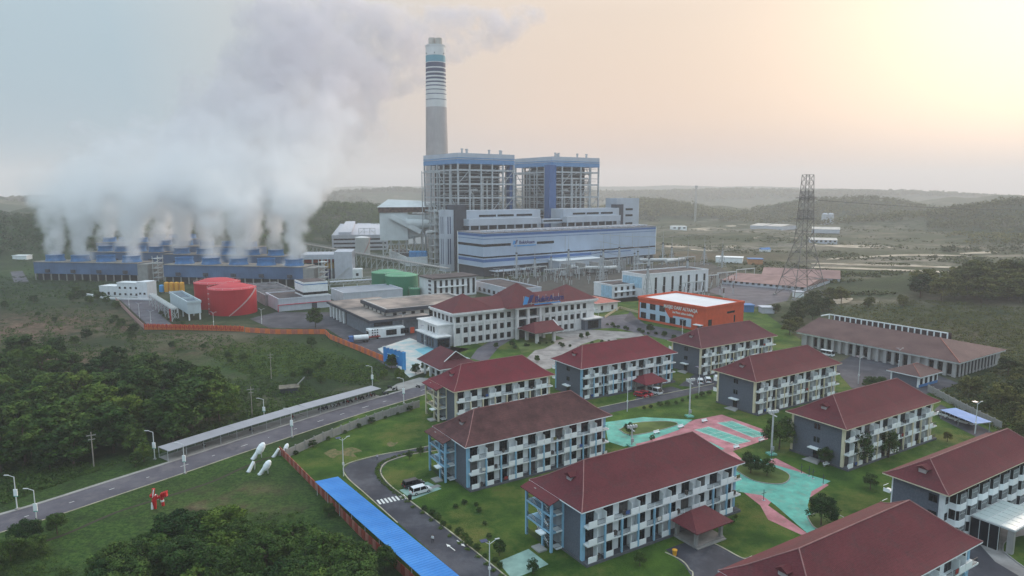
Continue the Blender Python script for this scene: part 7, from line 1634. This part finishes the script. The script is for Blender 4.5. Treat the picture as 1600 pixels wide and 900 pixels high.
stuff_cloud('slope_undergrowth', 'olive undergrowth on the slope directly behind the grey wall', 'scrub', sc8, .5, 1.6, 22, .28, M_leafd, .6, 10)
# far woods: a crown every few metres over the hills, merged
def far_wood(name, label, cx, cy, rx, ry, n, h, seed, m=None, leaf=1.3, per=34, zmin=4):
    rg = np.random.default_rng(seed); a = rg.uniform(0, 6.283, n); r = np.sqrt(rg.uniform(0, 1, n)); x = cx+rx*r*np.cos(a); y = cy+ry*r*np.sin(a); z = hgt(x, y)
    k = (z > zmin) | (wav(x, y, 120, 4) > .3); x, y, z = x[k], y[k], z[k]; rr = rg.uniform(.35, .62, len(x))*h
    c = np.stack([x, y, z+h*.45*rg.uniform(.7, 1.3, len(x))], 1); v, f, t = leaf_cloud(rg, c, rr, per, leaf, .85)
    o = link(name, fast_mesh(name, v, f, t, m or M_leaf)); tag(o, label, 'forest', None, 'stuff')
far_wood('forest', 'dark forest on the ridge between the steam and the boiler tower', -300, 1080, 300, 200, 2600, 13, 1)
far_wood('forest', 'dark forest on the hill behind the left cooling cells', -640, 850, 300, 230, 2600, 12, 2)
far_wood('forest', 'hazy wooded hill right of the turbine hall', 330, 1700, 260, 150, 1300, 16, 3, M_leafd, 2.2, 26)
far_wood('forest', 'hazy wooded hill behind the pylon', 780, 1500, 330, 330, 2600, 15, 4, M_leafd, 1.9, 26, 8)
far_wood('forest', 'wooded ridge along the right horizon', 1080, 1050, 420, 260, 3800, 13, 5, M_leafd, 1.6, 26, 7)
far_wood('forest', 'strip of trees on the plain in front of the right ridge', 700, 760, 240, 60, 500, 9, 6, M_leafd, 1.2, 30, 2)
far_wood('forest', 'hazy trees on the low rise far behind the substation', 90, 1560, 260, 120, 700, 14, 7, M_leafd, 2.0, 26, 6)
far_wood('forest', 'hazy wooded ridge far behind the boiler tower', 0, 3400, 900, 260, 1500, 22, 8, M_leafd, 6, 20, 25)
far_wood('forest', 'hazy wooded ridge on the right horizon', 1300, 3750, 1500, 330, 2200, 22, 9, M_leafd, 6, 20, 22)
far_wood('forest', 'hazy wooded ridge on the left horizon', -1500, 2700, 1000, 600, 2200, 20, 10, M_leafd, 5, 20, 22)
far_wood('forest', 'bushy rise below the right ridge', 900, 880, 330, 170, 1500, 9, 11, M_leafd, 1.4, 26, 3)
# ================================================================ steam
def steam():
    pts = []; rs = random.Random(4)
    for x, y, z, r in FANS:
        dx = 0
        for k in range(9):
            zz = z-1+k*5.0; dx += .25*k*.5; pts.append((x+dx+rs.uniform(-1, 1)*k*.2, y+rs.uniform(-.6, .6)*k*.4, zz))
    for k in range(840):
        s_ = rs.random(); z = 60+232*s_; Y_ = 548+325*s_; cpx = np.interp(s_, (0, .25, .5, 1), (288, 420, 525, 640)); hw = np.interp(s_, (0, .25, .5, 1), (178, 128, 135, 200)); u = rs.uniform(-1, 1); u -= (.35 if (s_ < .3 and rs.random() < .15) else 0); qx = cpx+u*hw; Y_ += float(np.clip((qx-540)/90, 0, 1))*max(0, 930-Y_); pts.append(((qx-800)/FPX*Y_, Y_+rs.uniform(-42, 42)*(0.3 if qx > 560 else 1), z*(1+.0*s_)+(Y_-548-325*s_)*.25*float(z > 150))); continue
        cx = -258+(z-62)*1.06; w = 88-.10*(z-62)
        u = rs.uniform(-1, 1); u = u-(.5 if (z < 105 and rs.random() < .25) else 0); pts.append((cx+u*w, 560+rs.uniform(-40, 40)+(z-60)*.1, z))
    me = bpy.data.meshes.new('steam_plume'); me.from_pydata(pts, [], []); o = link('steam_plume', me)
    g = bpy.data.node_groups.new('steam', 'GeometryNodeTree'); g.interface.new_socket('Geometry', in_out='INPUT', socket_type='NodeSocketGeometry'); g.interface.new_socket('Geometry', in_out='OUTPUT', socket_type='NodeSocketGeometry')
    L = g.links.new; gi = g.nodes.new('NodeGroupInput'); go = g.nodes.new('NodeGroupOutput')
    pos = g.nodes.new('GeometryNodeInputPosition'); px = g.nodes.new('GeometryNodeProximity'); px.target_element = 'POINTS'; L(gi.outputs[0], px.inputs[0])
    def M(op, a, b=None, cl=False):
        n = g.nodes.new('ShaderNodeMath'); n.operation = op; n.use_clamp = cl
        for i, q in enumerate((a, b)):
            if q is None: continue
            if isinstance(q, (int, float)): n.inputs[i].default_value = q
            else: L(q, n.inputs[i])
        return n.outputs[0]
    def noise(sc, det, rough=.6):
        n = g.nodes.new('ShaderNodeTexNoise'); n.inputs['Scale'].default_value = sc; n.inputs['Detail'].default_value = det; n.inputs['Roughness'].default_value = rough; L(pos.outputs[0], n.inputs['Vector']); return n
    # warp the sampling position so the outline billows
    nv = noise(.022, 4); off = g.nodes.new('ShaderNodeVectorMath'); off.operation = 'SUBTRACT'; L(nv.outputs['Color'], off.inputs[0]); off.inputs[1].default_value = (.5, .5, .5)
    sp = g.nodes.new('ShaderNodeSeparateXYZ'); L(pos.outputs[0], sp.inputs[0]); z = sp.outputs[2]
    up = M('POWER', M('MINIMUM', M('MAXIMUM', M('DIVIDE', M('SUBTRACT', z, 24), 54), 0), 1.0), 1.8)
    sc = g.nodes.new('ShaderNodeVectorMath'); sc.operation = 'SCALE'; L(off.outputs[0], sc.inputs[0]); L(M('ADD', 5.0, M('MULTIPLY', up, 80)), sc.inputs['Scale'])
    ad = g.nodes.new('ShaderNodeVectorMath'); ad.operation = 'ADD'; L(pos.outputs[0], ad.inputs[0]); L(sc.outputs[0], ad.inputs[1])
    nv2 = noise(.085, 4); of2 = g.nodes.new('ShaderNodeVectorMath'); of2.operation = 'SUBTRACT'; L(nv2.outputs['Color'], of2.inputs[0]); of2.inputs[1].default_value = (.5, .5, .5)
    sc2 = g.nodes.new('ShaderNodeVectorMath'); sc2.operation = 'SCALE'; L(of2.outputs[0], sc2.inputs[0]); sc2.inputs['Scale'].default_value = 20; ad2 = g.nodes.new('ShaderNodeVectorMath'); ad2.operation = 'ADD'; L(ad.outputs[0], ad2.inputs[0]); L(sc2.outputs[0], ad2.inputs[1]); ad = ad2
    # each point is an ellipsoid: stretch z a little less
    L(ad.outputs[0], px.inputs['Sample Position'] if 'Sample Position' in px.inputs else px.inputs['Source Position'])
    R = M('ADD', 6.6, M('MULTIPLY', up, 17.5))
    body = M('SUBTRACT', 1.0, M('DIVIDE', px.outputs['Distance'], R), True)
    body = M('MINIMUM', M('MULTIPLY', body, 4.0), 1.0)
    n2 = noise(.032, 7, .6); n3 = noise(.11, 6, .62); nn_ = M('ADD', M('MULTIPLY', n2.outputs[0], .62), M('MULTIPLY', n3.outputs[0], .38)); k = M('MULTIPLY', M('SUBTRACT', nn_, M('ADD', .36, M('MULTIPLY', up, .08))), 8.0, True)
    hi = M('MINIMUM', M('MAXIMUM', M('DIVIDE', M('SUBTRACT', z, 55), 150), 0), 1.0)
    dens = M('ADD', M('MULTIPLY', M('SUBTRACT', 1.0, up), .18), M('MULTIPLY', up, M('ADD', .038, M('MULTIPLY', M('POWER', M('SUBTRACT', 1, hi), 2), .004))))
    d = M('MULTIPLY', M('MULTIPLY', body, k), dens)
    vc = g.nodes.new('GeometryNodeVolumeCube'); L(d, vc.inputs['Density']); vc.inputs['Min'].default_value = (-460, 450, 15); vc.inputs['Max'].default_value = (90, 990, 298)
    vc.inputs['Resolution X'].default_value = 230; vc.inputs['Resolution Y'].default_value = 200; vc.inputs['Resolution Z'].default_value = 124
    sm = g.nodes.new('GeometryNodeSetMaterial'); L(vc.outputs[0], sm.inputs[0]); L(sm.outputs[0], go.inputs[0])
    m = bpy.data.materials.new('steam'); m.use_nodes = True; t = m.node_tree; t.nodes.clear(); pv = N(t, 'ShaderNodeVolumePrincipled'); gp = N(t, 'ShaderNodeNewGeometry'); s3 = N(t, 'ShaderNodeSeparateXYZ'); t.links.new(gp.outputs['Position'], s3.inputs[0]); cc = _mix(t, _m(t, 'DIVIDE', _m(t, 'SUBTRACT', s3.outputs[2], 85.0), 90.0, clamp=True), (.965, .97, .98), (.84, .81, .845)); t.links.new(cc, pv.inputs['Color']); pv.inputs['Density'].default_value = 1.0; pv.inputs['Anisotropy'].default_value = .15  # upper plume's self-shading put into the colour, darker mauve with height
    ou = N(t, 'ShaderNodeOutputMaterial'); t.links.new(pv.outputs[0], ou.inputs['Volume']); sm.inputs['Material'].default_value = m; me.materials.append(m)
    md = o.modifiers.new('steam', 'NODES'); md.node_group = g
    tag(o, 'wide plume of white steam rising from the cooling cells and drifting up to the right', 'steam', None, 'stuff')
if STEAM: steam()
# ================================================================ air
if HAZE:
    hb = MB(); hb.box(-8100, 8100, -300, 8100, -12, 302)
    hm = bpy.data.materials.new('haze'); hm.use_nodes = True; t = hm.node_tree; t.nodes.clear(); pv = N(t, 'ShaderNodeVolumePrincipled'); pv.inputs['Color'].default_value = (.99, .965, .978, 1); pv.inputs['Density'].default_value = HAZE; pv.inputs['Anisotropy'].default_value = .1
    ou = N(t, 'ShaderNodeOutputMaterial'); t.links.new(pv.outputs[0], ou.inputs['Volume'])
    ho = part('haze', hb, hm); ho['kind'] = 'stuff'; ho['label'] = 'pale dawn haze lying over the whole plain'
print('objects', len(bpy.data.objects), 'tris', sum(len(m.polygons)*2 for m in bpy.data.meshes))
